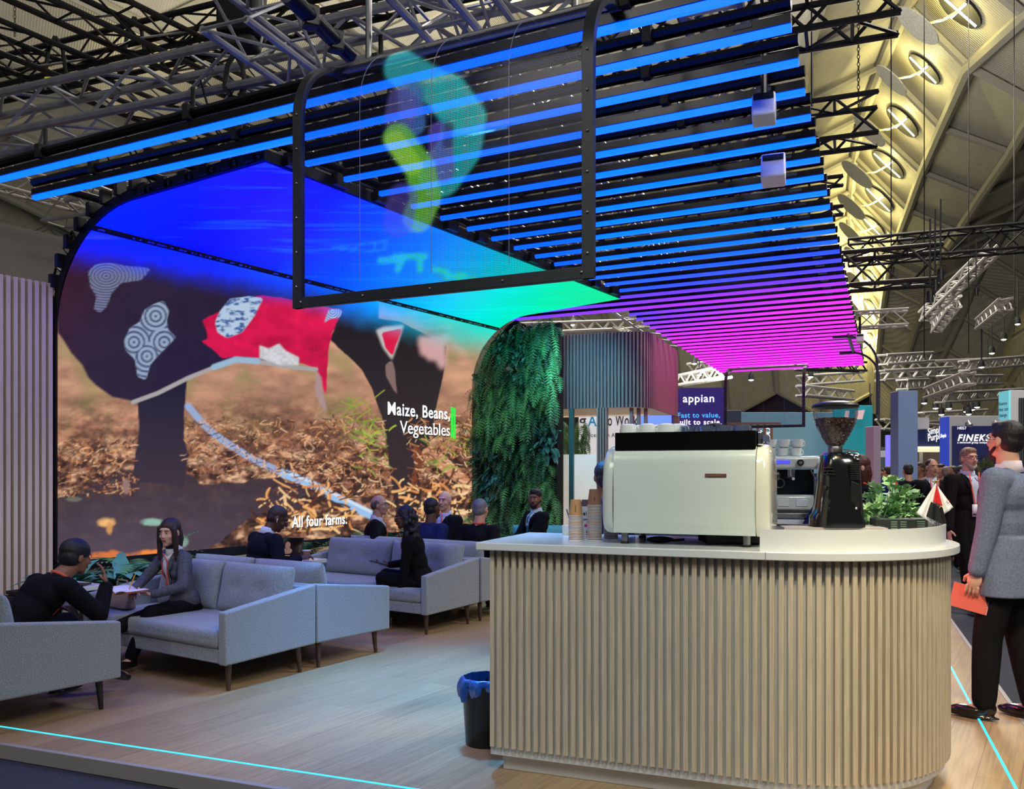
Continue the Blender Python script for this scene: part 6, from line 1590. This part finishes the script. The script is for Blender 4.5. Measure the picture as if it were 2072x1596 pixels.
    if glasses:
        g = MB(); rw, rh = .021 * hs, .016 * hs
        for s_ in (-1, 1):
            g.path([hp(.032 * s_, .102, .002) + hr * rw * math.cos(a) + hu * rh * math.sin(a) for a in [k * math.pi / 9 for k in range(19)]], .0016, 5); g.path([hp(.052 * s_, .100, .006), hp(.074 * s_, .06, .008), hp(.080 * s_, .0, .006)], .0018, 5)
        g.path([hp(-.011, .104, .006), hp(0, .108, .008), hp(.011, .104, .006)], .0016, 5); g.build('glasses', mat('glasses_' + glasses, (20, 18, 18) if glasses == 'dark' else (190, 160, 90), .3, .6 if glasses != 'dark' else 0), t)
    # --- hair
    hk, hcol = hair; M_h = mat('hair_%d_%d' % (hcol[0], hcol[1]), hcol, .55, noise=.5, nscale=90, stretch=(1, 1, .3), bump=.5)
    hb = MB()
    if hk == 'short':
        hb.ell(hp(0, -.020, .042), (.082 * hs, .096 * hs, .084 * hs), Mh); hb.ell(hp(0, -.045, -.005), (.077 * hs, .066 * hs, .075 * hs), Mh); hb.ell(hp(0, .03, .085), (.060 * hs, .050 * hs, .034 * hs), Mh)
    elif hk == 'crop':
        hb.ell(hp(0, -.022, .034), (.078 * hs, .090 * hs, .083 * hs), Mh); hb.ell(hp(0, -.044, -.01), (.073 * hs, .062 * hs, .068 * hs), Mh)
    elif hk == 'fringe':   # ring around a bald crown
        hb.ell(hp(0, -.050, -.004), (.079 * hs, .058 * hs, .058 * hs), Mh)
        for s_ in (-1, 1): hb.ell(hp(.066 * s_, -.02, .018), (.016 * hs, .036 * hs, .040 * hs), Mh)
    elif hk == 'stubble':
        hb.ell(hp(0, -.016, .028), (.0755 * hs, .0935 * hs, .090 * hs), Mh); hb.ell(hp(0, -.040, -.01), (.070 * hs, .062 * hs, .068 * hs), Mh)
    elif hk == 'long':
        hb.ell(hp(0, -.020, .040), (.084 * hs, .098 * hs, .086 * hs), Mh); hb.ell(hp(0, -.055, -.03), (.084 * hs, .066 * hs, .11 * hs), Mh)
        for s_ in (-1, 1): hb.caps(hp(.070 * s_, .035, .035), .022, hp(.078 * s_, .035, -.08), .024); hb.caps(hp(.078 * s_, .035, -.08), .024, hp(.082 * s_, .045, -.235), .014)
        hb.caps(hp(0, -.055, -.06), .075, hp(0, -.045, -.20), .055)
    elif hk == 'curly':
        rr_ = random.Random(3)
        hb.ell(hp(0, -.025, .040), (.088 * hs, .098 * hs, .086 * hs), Mh)
        for k in range(70):
            a = rr_.uniform(-1.75, 1.75) + math.pi * 1.5; z = rr_.uniform(-.22, .06); r_h = .095 + rr_.uniform(-.01, .015) + (.02 if z < -.1 else 0)
            hb.ell(hp(r_h * math.cos(a) * .95, r_h * math.sin(a) - .015, z), (.024, .024, .026), n=8, k=6)
        hb.caps(hp(0, -.05, -.02), .075, hp(0, -.05, -.17), .07)
    elif hk == 'bun':
        hb.ell(hp(0, -.018, .036), (.083 * hs, .097 * hs, .088 * hs), Mh); hb.ell(hp(0, -.050, -.012), (.074 * hs, .062 * hs, .074 * hs), Mh); hb.ell(hp(0, -.105, -.045), (.045, .035, .035), Mh)
    elif hk == 'beanie':
        hb.ell(hp(0, -.018, .042), (.086 * hs, .104 * hs, .088 * hs), Mh); hb.ell(hp(0, -.045, -.005), (.082 * hs, .072 * hs, .080 * hs), Mh)
    if hk != 'none': blob('hair' if hk != 'beanie' else 'cap', hb, .006 if not far else .01, M_h, t, 1)
    if beard:
        bb = MB(); bb.ell(hp(0, .054, -.100), (.040 * hs, .036 * hs, .030 * hs), Mh)
        for s_ in (-1, 1): bb.caps(hp(.030 * s_, .070, -.088), .014, hp(.064 * s_, .020, -.045), .010, 8)
        bb.caps(hp(-.020, .098, -.047), .005, hp(.020, .098, -.047), .005, 8)
        blob('beard', bb, .005, mat('beard_%d' % beard[0], beard, .8, noise=.4, nscale=150), t, 1)
    # --- clothes
    Mt = Matrix((Rv, Fv, U)).transposed()
    M_top = fabric(*top)
    jb = MB(); fw = .92 if female else 1.0
    jb.ell(tp(0, .74, .002), (.172 * S * fw * bk, .118 * S * bk, .155 * S), Mt); jb.ell(tp(0, .45, .008), (.150 * S * fw * bk, .112 * S * bk, .19 * S), Mt); jb.ell(tp(0, .12, .0), (.170 * S * bk, .122 * S * bk, .15 * S), Mt)
    if female: jb.ell(tp(-.07 * S, .66, .068 * S), (.062 * S, .05 * S, .055 * S), Mt); jb.ell(tp(.07 * S, .66, .068 * S), (.062 * S, .05 * S, .055 * S), Mt)
    if coat_len and seat is None:
        rg2 = [(.30, .150, .112), (.12, .168, .122), (-.08, .180, .130), (-.10 - coat_len * .9, .190, .136)]
        V_ = [tp(rx * S * bk * math.cos(a_), s0_, ry * S * bk * math.sin(a_)) for s0_, rx, ry in rg2 for a_ in [2 * math.pi * k_ / 20 for k_ in range(20)]]
        jb.add(V_, [(j_ * 20 + k_, (j_ + 1) * 20 + k_, (j_ + 1) * 20 + (k_ + 1) % 20, j_ * 20 + (k_ + 1) % 20) for j_ in range(3) for k_ in range(20)] + [tuple(range(20)), tuple(range(79, 59, -1))])
    jb.caps(tp(-.06 * S, .93, -.01), .062 * S, tp(.06 * S, .93, -.01), .062 * S)
    for s0, e0_, w0 in ((shL, eL, wL), (shR, eR, wR)):
        jb.caps(tp(0, .86, -.01), .075 * S, s0, .066 * S * fw * bk); jb.caps(s0, .066 * S * fw * bk, e0_, .052 * S * fw * bk); we = e0_.lerp(w0, .93); jb.caps(e0_, .052 * S * fw * bk, we, .043 * S * fw * bk)
    for k, p_ in enumerate((0., .33, .66, 1.)):
        for s_ in (-1, 1): jb.caps(tp(.028 * S * s_, .995 + .0 * k, -.055 * S), .018 * S, tp(.062 * S * s_, .95, .0), .018 * S)
    jk = blob('jacket' if shirt else 'top', jb, .009 if not far else .013, M_top, t, 3)
    tr_ = MB(); tr_.ell(pel + U * .02, (.160 * S, .120 * S, .115 * S), Mt)
    for h0, k0, a0 in ((hpL, kLp, aL), (hpR, kRp, aR)):
        tr_.caps(h0, .092 * S * bk, k0, .068 * S * bk); an = k0.lerp(a0, .93); tr_.caps(k0, .068 * S * bk, k0.lerp(a0, .45), .064 * S * bk); tr_.caps(k0.lerp(a0, .45), .064 * S * bk, an, .056 * S * bk)
    blob('trousers', tr_, .010 if not far else .014, fabric(*bottom), t, 3)
    if not far:
        M_sh = mat('shoe_' + shoes[0], shoes[1], .22, coat=.4)
        for a0, fd in feet:
            s2 = MB(); flo = -.062 * S; up_ = Vector((0, 0, 1)); 
            if fd.z < -.1: up_ = (Vector((0, 0, 1)) - fd * fd.z).normalized()
            if heels:
                s2.caps(a0 + up_ * -.01 - fd * .02, .026, a0 + fd * .08 + up_ * -.055, .026); s2.caps(a0 + fd * .08 + up_ * -.055, .026, a0 + fd * .16 + up_ * -.072, .010)
                blob('shoe', s2, .005, M_sh, t, 1); MB().tube(a0 - fd * .045 + up_ * -.01, a0 - fd * .05 + up_ * -.085, .009, .004, 8).build('heel', M_sh, t)
            else:
                lat_ = fd.cross(up_); Mf = Matrix((lat_, fd, up_)).transposed()
                s2.ell(a0 + fd * -.015 + up_ * -.02, (.038 * S, .055 * S, .055 * S), Mf); s2.ell(a0 + fd * .075 * S + up_ * -.045 * S, (.044 * S, .11 * S, .034 * S), Mf); s2.ell(a0 + fd * .15 * S + up_ * -.055 * S, (.040 * S, .062 * S, .026 * S), Mf)
                s2.ell(a0 + fd * .06 * S + up_ * (-.072 * S), (.045 * S, .15 * S, .012 * S), Mf)
                blob('shoe', s2, .006, M_sh, t, 2)
    # decals laid on the jacket front
    bvh = BVHTree.FromPolygons([v.co for v in jk.data.vertices], [tuple(p.vertices) for p in jk.data.polygons])
    def decal(nm, rws, off, m, nx=6, back=False):
        sg = -1 if back else 1; V = []
        for s, xl, xr in rws:
            for i in range(nx + 1):
                x = (xl + (xr - xl) * i / nx) * S; o_ = nb - U * s * S + Rv * x + Fv * .5 * sg; hit = bvh.ray_cast(o_, -Fv * sg)
                V.append((hit[0] if hit[0] is not None else nb - U * s * S + Rv * x + Fv * .10 * sg) + Fv * off * sg)
        nn = nx + 1; Fs = [(j * nn + i, j * nn + i + 1, (j + 1) * nn + i + 1, (j + 1) * nn + i) for j in range(len(rws) - 1) for i in range(nx)]
        return MB().add(V, Fs).build(nm, m, t, solid=.002)
    if shirt and not far:
        M_s = fabric('shirt_%d_%d' % (shirt[0], shirt[2]), shirt, 160, .06)
        ln = .40 if not female else .34
        decal('shirt', [(-.02, -.052, .052), (.02, -.055, .055), (.07, -.052, .052), (.14, -.045, .045), (.22, -.036, .036), (.30, -.026, .026), (ln, -.012, .012)], .006, M_s, 8)
        for s_ in (-1, 1):
            decal('collar', [(.005, .034 * s_, .060 * s_), (.03, .012 * s_, .060 * s_), (.06, .030 * s_, .042 * s_)], .013, M_s, 3)
            decal('lapel', [(.00, .058 * s_, .085 * s_), (.07, .052 * s_, .095 * s_), (.12, .048 * s_, .090 * s_), (.13, .046 * s_, .070 * s_), (.30, .026 * s_, .036 * s_), (ln, .012 * s_, .016 * s_)], .010, M_top, 3)
    if shirt and not far:
        V_ = []; 
        for zz, rr2 in ((-.02, .078), (.015, .070), (.048, .064)):
            for k_ in range(20): a_ = 2 * math.pi * k_ / 20; V_.append(nb + U * (zz + .02 * -math.cos(a_) * 0 + (.012 if math.cos(a_) < 0 else -.008)) * S + (Rv * math.sin(a_) + Fv * math.cos(a_)) * rr2 * S)
        MB().add(V_, [(j_ * 20 + k_, j_ * 20 + (k_ + 1) % 20, (j_ + 1) * 20 + (k_ + 1) % 20, (j_ + 1) * 20 + k_) for j_ in range(2) for k_ in range(20)]).build('collar', M_s, t, solid=.004)
    if tie: decal('tie', [(.0, -.012, .012), (.02, -.010, .010), (.08, -.018, .018), (.3, -.026, .026), (.34, 0, 0.001)], .012, fabric('tie_%d' % tie[1], tie, 200, .1), 2)
    if lanyard:
        M_l = mat('lanyard_%d' % lanyard[1], lanyard, .6, emit=.06)
        for s_ in (-1, 1): decal('lanyard', [(-.03, .046 * s_, .060 * s_), (.06, .044 * s_, .058 * s_), (.16, .034 * s_, .048 * s_), (.27, .014 * s_, .026 * s_), (.33, .0, .012 * s_)], .015, M_l, 2)
        MB().path([nb + U * (.012 - .012 * math.cos(a)) + Rv * .062 * S * math.sin(a) - Fv * .062 * S * math.cos(a) + U * .02 for a in [(-1.7 + k * .34) for k in range(11)]], .008, 6).build('lanyard', M_l, t)
        if badge:
            decal('badge', [(.31, -.045, .045), (.44, -.045, .045)], .018, mat('badge_card', (226, 228, 232), .4), 2); decal('badge_band', [(.405, -.040, .040), (.425, -.040, .040)], .022, mat('badge_ink', (40, 44, 60), .5), 2)
    t['joints'] = [*wL, *wR]
    return t, dict(wL=wL, wR=wR, hp=hp, U=U, F=Fv, nb=nb)
def put(t, p): return Matrix.Translation(t.location) @ rotz(t.rotation_euler.z) @ Vector(p)
ORG = (226, 88, 62)

# 1 man in black on the nearest sofa, leaning forward, hand at his face
P = WP(-5.60, 2.72); t, j = human('man in black coat and dark cap leaning forward on the nearest sofa', P, A_SCR, 1.66, seat=.44, lean=R(47), yaw=R(0), pitch=R(-12), sk='brown', hair=('beanie', (18, 16, 18)), top=('black_coat', (17, 17, 20)), bottom=('navy_trousers', (24, 27, 42)),
    wL=(-.12, .45, .58), wR=(.17, .62, .74), hR=(Vector((-.25, -.05, 1)), Vector((-.6, -.8, .1))), curlR=.3, hL=(Vector((.4, .8, .1)), Vector((.2, -.2, -1))), curlL=1.1, aL=(-.12, .45, .09), aR=(.16, .62, .20), elbR=(.6, .2, -1), elbL=(-.8, -.4, -.6), fine=True, neck_out=.03, badge=True, lanyard=ORG)
# 2 woman in grey blazer
P = WP(-5.86, 4.28); t2_, j = human('woman with long brown hair in a grey blazer writing in a notebook', P, A_SCR + math.pi, 1.50, seat=.43, lean=R(14), yaw=R(20), pitch=R(-6), twist=R(-6), female=True, sk='light', hair=('long', (44, 28, 26)), top=('grey_blazer', (84, 86, 96), 60, .35), bottom=('black', (18, 18, 24)),
    shirt=(226, 226, 232), lanyard=ORG, wL=(-.10, .37, .58), wR=(.10, .40, .60), hL=(Vector((.7, .6, .1)), Vector((.2, -.1, 1))), curlL=.9, hR=(Vector((-.7, .5, -.1)), Vector((-.1, .1, -1))), curlR=.8, aL=(-.02, .50, .12), aR=(.02, .74, .32), kR=(0, .3, 1), elbL=(-1, -.3, -.5), elbR=(1, -.3, -.5), fine=True)
nbk = thing('open_notebook', 'open notebook with white pages in the hands of the grey blazer woman', 'notebook', put(t2_, (.02, .50, .595)), A_SCR + math.pi)
for s_ in (-1, 1):
    pg = MB().grid(lambda a, b: (s_ * a * .13, -.09 + b * .18, .012 + .035 * a * (1 if s_ > 0 else .4) + .01 * math.sin(a * 3)), 8, 4).build('pages', mat('page', (232, 230, 240), .6), nbk, solid=.006)
    MB().grid(lambda a, b: (s_ * a * .137, -.095 + b * .19, .003 + .035 * a * (1 if s_ > 0 else .4) + .01 * math.sin(a * 3)), 8, 4).build('cover', mat('book_cover', (170, 90, 60), .5), nbk, solid=.003)
tag(MB().tube((0, 0, 0), (.03, .05, .12), .004, n=8).build('pencil', mat('pencil_yellow', (226, 160, 40), .5), None, loc=put(t2_, (.05, .47, .61))), 'yellow pencil in the right hand of the grey blazer woman', 'pencil')
hb_ = thing('handbag', 'small beige handbag with a clasp on the sofa beside the grey blazer woman', 'handbag', WP(-6.25, 3.98, .43), A_SCR)
extr_x(MB(), [(-.05, 0), (-.02, .15), (.02, .15), (.05, 0)], -.11, .11).build('body', mat('bag_beige', (150, 128, 116), .5, bump=.5, nscale=60), hb_, bevel=.012)
MB().path([(-.08, 0, .15), (-.06, 0, .22), (.06, 0, .22), (.08, 0, .15)], .007).build('handle', mat('bag_beige'), hb_); MB().ell((.04, -.02, .165), (.02, .012, .015)).build('clasp', M_chrome, hb_)
# 3 woman in black with glasses reaching to her shoe
P = WP(-5.16, 6.38); t3_, j = human('woman in black suit with wavy hair and glasses reaching down to her shoe', P, A_SCR + R(118), 1.58, seat=.44, lean=R(14), yaw=R(12), pitch=R(-8), female=True, sk='dark', hair=('curly', (20, 18, 26)), top=('black_suit', (15, 15, 22)), bottom=('black_skirt', (14, 15, 24)),
    shirt=(24, 24, 30), lanyard=ORG, glasses='gold', wL=(-.12, .22, .20), wR=(.12, .36, .60), hL=(Vector((-.05, .25, -1)), Vector((1, .3, 0))), curlL=.35, hR=(Vector((-.1, 1, .15)), Vector((0, -.2, 1))), curlR=.35, aL=(-.08, .34, .13), aR=(.06, .42, .14), elbL=(-1, -.2, 0), fine=True, heels=True, shoes=('patent', (20, 14, 22)), side_lean=R(-4))
tag(MB().box((0, 0, 0), (.085, .16, .008), M=Matrix.Rotation(R(12), 3, 'X')).build('phone', M_black, None, bevel=.003, loc=put(t3_, (.09, .46, .625))), 'black phone lying in the palm of the woman in black', 'phone'); bpy.data.objects['phone'].rotation_euler = (0, 0, A_SCR + R(118))
w_ = j['wL']; tag(MB().path([(.032 * math.cos(a), .032 * math.sin(a), 0) for a in [k * math.pi / 8 for k in range(17)]], .006, 6).ell((.0, -.033, 0), (.016, .006, .016)).build('wristwatch', M_chrome, None, loc=put(t3_, w_ + Vector((0, -.01, .03)))), 'silver wristwatch on the lowered wrist of the woman in black', 'watch')
# 4 man with tablet
P = WP(-6.13, 5.12); t4_, j = human('bald man in navy suit with an earbud using a tablet, seen from behind', P, A_SCR - R(12), 1.66, seat=.45, lean=R(20), yaw=R(-30), pitch=R(-28), sk='dark', hair=('stubble', (52, 36, 30)), top=('navy_suit', (22, 28, 54)), bottom=('navy_trousers', (24, 27, 42)),
    shirt=(210, 214, 226), lanyard=ORG, wL=(-.1, .42, .58), wR=(.24, .36, .72), hR=(Vector((.1, 1, .2)), Vector((-.3, 0, -1))), curlR=.6, aL=(-.12, .48, .09), aR=(.14, .46, .09), fine=True)
hp_ = j['hp']; e_ = MB().ell(hp_(.086, .0, -.008), (.006, .006, .010)).caps(hp_(.088, .0, -.010), .0035, hp_(.088, .008, -.034), .003).build('earbud', M_cer, t4_)
tb_ = thing('tablet', 'tablet in a black case showing a man on screen, on the far small table', 'tablet', (-2.09, 7.98, .69), R(-8))
Mx = Matrix.Rotation(R(-18), 3, 'X')
MB().box((0, .03, .10), (.27, .012, .20), M=Mx).box((0, .0, .004), (.27, .16, .008)).build('case', M_black, tb_, bevel=.004)
MB().box((0, .022, .102), (.245, .004, .175), M=Mx).build('display', mat('tablet_display', (16, 12, 12), .15, emit=.2, ecol=(.02, .012, .01)), tb_, smooth=False)
MB().ell((-.005, .012, .125), (.026, .004, .036), Mx).ell((-.005, .004, .075), (.045, .004, .03), Mx).build('picture', mat('tablet_face', (150, 110, 90), .4, emit=.5, ecol=(.30, .17, .12)), tb_)
text('caption', 'and we are', .014, M_txtw, tb_, (-.04, -.008, .03), (R(72), 0, 0), 0, .0004)
# 5 bald man with glasses seen from behind left, arm along the sofa back
Y5 = 8.15
def seatq(u, q):
    k = (u - 1036) / F_PX; p = (k * .8382 * q - .5454 * q) / (.8382 + k * .5454); v = WP(p, q); return (v.x, v.y, 0)
def seatp(u, Y): return ((u - 1036) / F_PX * Y, Y, 0)
t5_, j = human('balding man with glasses in dark suit turned to his right on the hidden sofa', seatq(752, 7.3), A_SCR - R(50), 1.68, seat=.43, lean=R(6), yaw=R(-12), sk='tan', hair=('fringe', (88, 76, 74)), top=('black_suit', (18, 19, 28)), bottom=('black', (20, 20, 24)), lanyard=ORG, shirt=(200, 204, 214), glasses='dark', wR=(.42, .26, .56), wL=(-.1, .40, .58), aL=(-.12, .45, .09), aR=(.12, .45, .09))
# 6 man behind woman in black
t6_, j = human('dark-haired man in blue suit mostly hidden behind the woman in black', seatq(866, 7.3), A_SCR - R(4), 1.66, seat=.42, lean=R(4), yaw=R(-4), sk='dark', hair=('crop', (22, 18, 20)), top=('blue_suit', (30, 40, 84)), bottom=('black', (20, 20, 24)), aL=(-.12, .45, .09), aR=(.12, .45, .09))
# 7 bald man facing
t7_, j = human('bald man in black jacket and open white shirt facing the lounge', seatp(906, 10.2), A_SCR + math.pi - R(10), 1.74, seat=.44, lean=R(3), yaw=R(20), sk='pink', hair=('none', (150, 130, 120)), top=('black_jacket', (20, 22, 30)), bottom=('black', (20, 20, 24)), shirt=(206, 216, 236), lanyard=ORG, wL=(-.1, .40, .62), wR=(.12, .40, .62), aL=(-.12, .5, .09), aR=(.12, .5, .09), fine=True)
# 8 grey-haired man from behind
t8_, j = human('grey-haired man in black jacket seen from behind, red lanyard at his collar', seatq(966, 7.35), A_SCR + R(4), 1.66, seat=.42, lean=R(4), sk='tan', hair=('crop', (112, 110, 116)), top=('black_jacket', (20, 22, 30)), bottom=('black', (20, 20, 24)), lanyard=(226, 60, 56), aL=(-.12, .45, .09), aR=(.12, .45, .09))
# 9 man with green tie
t9_, j = human('bearded man in dark suit with green tie sitting on the teal bench', seatp(1088, 10.6), A_SCR + R(150), 1.74, seat=.46, lean=R(2), yaw=R(40), pitch=R(-4), sk='brown', hair=('short', (24, 20, 20)), beard=(26, 20, 18), top=('green_black_suit', (20, 28, 32)), bottom=('black', (20, 20, 24)), shirt=(190, 220, 226), tie=(40, 120, 112), wL=(-.1, .40, .62), wR=(.12, .40, .62), aL=(-.12, .5, .09), aR=(.12, .5, .09))
# 10 woman at the counter from behind
def stand(u, Y, z=0.): return ((u - 1036) / F_PX * Y, Y, z)
t10_, j = human('woman with dark bun in navy jacket seen from behind left of the coffee machine', stand(1226, 5.6), R(8), 1.56, sk='brown', hair=('bun', (26, 20, 26)), top=('navy_jacket', (22, 34, 74)), bottom=('black', (20, 20, 24)), female=True, wL=(-.18, .34, .95), wR=(.18, .34, .95))
# 11 barista right of machine, partly behind the grinder
t11_, j = human('dark-haired barista in navy uniform between the coffee machine and the grinder', stand(1698, 6.2), R(40), 1.60, sk='brown', hair=('short', (36, 22, 18)), top=('navy_uniform', (24, 34, 74)), bottom=('black', (20, 20, 24)), pitch=R(-15), wL=(-.14, .36, .98), wR=(.14, .36, .98))
# 12 woman with long auburn hair
t12_, j = human('woman with long auburn hair right behind the grinder', stand(1742, 7.4), R(95), 1.64, sk='light', hair=('long', (74, 30, 24)), top=('black_top', (22, 20, 26)), bottom=('black', (20, 20, 24)), female=True, lanyard=ORG)
# 13 dark haired man in aisle
t13_, j = human('dark-haired man in black jacket with orange lanyard walking beside the tall blue column', stand(1884, 11.6, -.08), R(176), 1.75, sk='tan', hair=('crop', (22, 18, 18)), top=('black_jacket', (20, 22, 30)), bottom=('black', (20, 20, 24)), shirt=(206, 214, 228), lanyard=ORG, yaw=R(6))
# 14 beard man walking
t14_, j = human('grey-bearded man with glasses and name badge walking toward us down the aisle', stand(1958, 9.7, -.08), R(186), 1.85, sk='pink', hair=('short', (150, 116, 96)), beard=(170, 160, 152), glasses='dark', top=('dark_brown_jacket', (34, 30, 30)), bottom=('black', (20, 20, 24)), shirt=(206, 218, 236), lanyard=(230, 84, 70), badge=True, coat_len=.22,
    wL=(-.30, .06, .84), wR=(.30, .12, .86), aR=(.10, .22, .09), aL=(-.10, -.20, .13), fine=True)
# 15 man at the right in blue-grey blazer
t15_, j = human('man in blue-grey blazer with glasses holding a coral notebook at the edge of the aisle', stand(2040, 5.18), R(40), 1.80, sk='light', hair=('short', (26, 20, 20)), beard=(50, 36, 32), glasses='dark', top=('bluegrey_blazer', (112, 124, 150), 90, .25), bottom=('charcoal', (34, 32, 36)), shirt=(226, 214, 226), yaw=R(-16), pitch=R(4), coat_len=.26, bulk=1.2,
    wL=(-.24, .10, .83), wR=(.26, .10, .86), hL=(Vector((-.02, .25, -1)), Vector((1, .1, 0))), curlL=.45, aL=(-.10, .10, .09), aR=(.12, -.10, .09), shoes=('oxblood', (26, 14, 13)), fine=True)
w_ = put(t15_, j['wL'] + Vector((.035, .05, -.13)))
nb2 = thing('coral_notebook', 'coral ring-bound notebook held low in the hand of the blazer man', 'notebook', w_, R(52) + R(-2))
Mx = Matrix.Rotation(R(12), 3, 'X')
MB().box((0, 0, -.035), (.010, .21, .148), M=Mx).build('cover', mat('coral', (238, 112, 96), .5, emit=.05), nb2, bevel=.001)
MB().box((.007, 0, -.035), (.006, .205, .143), M=Mx).build('pages', mat('page'), nb2, smooth=False)
rg_ = MB()
for k in range(16): c = Mx @ Vector((0, -.105, -.10 + k * .0085)); rg_.path([(.008 * math.cos(a), c.y + .006 * math.sin(a), c.z - .003) for a in [i * math.pi / 4 for i in range(9)]], .001, 4)
rg_.build('ring_binding', M_steel, nb2)
# crowd far down the hall
cr_ = [(1838, 14, 'man in dark suit left of the tall blue column base', 'crop', (30, 24, 22), (28, 30, 44), 0), (1905, 16, 'person in dark jacket beyond the lanyard man', 'short', (40, 28, 24), (40, 42, 60), 150),
       (1915, 15.0, 'grey-haired man in blue suit beyond the royal blue booth panel', 'crop', (120, 104, 92), (32, 52, 110), 250), (1931, 15.4, 'dark-haired man in navy suit in front of the booth H057', 'short', (30, 22, 20), (26, 32, 66), 30),
       (1945, 13.6, 'person in black right beside the grey-bearded man', 'short', (34, 24, 22), (22, 22, 26), 200), (1798, 18, 'man in blue suit between the two columns', 'short', (40, 28, 24), (32, 56, 110), 20), (1808, 22, 'dark suited man far between the columns', 'crop', (30, 24, 22), (30, 34, 60), 160),
       (1868, 19, 'person in white top under the navy booth wall', 'long', (60, 40, 30), (200, 190, 188), 190), (1876, 21, 'person in dark clothes under the navy booth wall', 'short', (30, 24, 22), (34, 30, 34), 10), (1790, 26, 'farthest dark figure left between the columns', 'short', (30, 24, 22), (40, 40, 50), 30),
       (1862, 16, 'person in pale pink jacket beside the tall blue column', 'short', (70, 44, 34), (186, 150, 146), 120), (1900, 24, 'far figure in grey behind the navy booth', 'crop', (50, 40, 36), (90, 90, 100), 60)]
for u, Y, lb, hk, hc_, tc_, rz_ in cr_:
    human(lb, stand(u, Y, -.08), R(rz_), 1.66 + .14 * random.random(), sk=random.choice(['tan', 'light', 'brown']), hair=(hk, hc_), top=('crowd_%d_%d' % (tc_[0], tc_[2]), tc_), far=True)
# more light: lounge spots on the truss, and added fills without fixtures
light('lounge_spot', 'SPOT', WP(-5.2, 2.2, 4.35), 70, (.85, .82, .95), .12, WP(-4.3, 5.2, 0), 62, .7)
light('lounge_spot', 'SPOT', WP(-3.4, 4.2, 4.35), 60, (1.0, .86, .66), .12, WP(-3.9, 7.6, 0), 60, .8)
light('counter_spot', 'SPOT', WS(-.4, 1.2, 5.2), 320, (.92, 1.0, .95), .25, WS(-.6, 4.1, .7), 48, .7)
light('floor_spot', 'SPOT', WS(.6, 2.0, 5.0), 760, (1.0, .78, .40), .2, WS(.95, 5.2, 0), 44, .8)
light('lounge_blue_fill', 'SPOT', WP(-5.4, 6.5, 4.3), 200, (.10, .25, 1.0), .2, WP(-4.0, 6.0, 0), 80, .9)  # added blue light tinting the lounge, no such fixture is seen
light('lounge_blue_fill', 'SPOT', WP(-6.0, 3.0, 4.3), 120, (.18, .28, 1.0), .2, WP(-5.6, 3.8, 0), 80, .9)  # added blue light over the nearest sofas
light('lounge_teal_wash', 'SPOT', WP(-5.4, 9.6, 4.2), 90, (.10, .85, .9), .2, WP(-4.6, 10.3, .3), 70, .9)
light('slat_wall_fill', 'SPOT', (-2.6, 3.6, 4.3), 160, (1.0, .84, .74), .15, WP(-7.8, 3.6, 1.6), 50, .8)  # added to lighten and warm the slatted wall
light('plant_wall_fill', 'SPOT', (-.6, 10.6, 3.6), 60, (.75, 1.0, .70), .15, (0, 13, 1.9), 75, .8)  # added to make the leaves of the plant wall brighter
light('cabin_wash', 'SPOT', (.5, 11.2, 3.7), 260, (.15, .65, 1.0), .2, (1.1, 13.4, 2.7), 60, .9)
light('cabin_wash', 'SPOT', (5.2, 13.6, 3.6), 260, (1.0, .12, .55), .2, (2.6, 14.3, 3.2), 60, .9)
light('floor_blue_fill', 'SPOT', WS(-2.6, 5.6, 4.3), 2300, (.08, .40, 1.0), .2, WS(-2.3, 5.2, 0), 58, .9)  # added to turn the wooden floor bluer
light('floor_blue_fill', 'SPOT', WS(-3.6, 3.0, 4.3), 110, (.30, .30, 1.0), .2, WS(-3.4, 4.3, 0), 75, .9)  # added lavender-blue light on the front floor
light('planter_wash', 'SPOT', WP(-5.9, 5.2, 3.6), 90, (.75, .95, .9), .15, WP(-7.3, 5.3, .5), 70, .9)
light('planter_wash', 'SPOT', WP(-5.9, 8.4, 3.6), 90, (.65, .95, 1.0), .15, WP(-7.3, 8.6, .5), 80, .9)
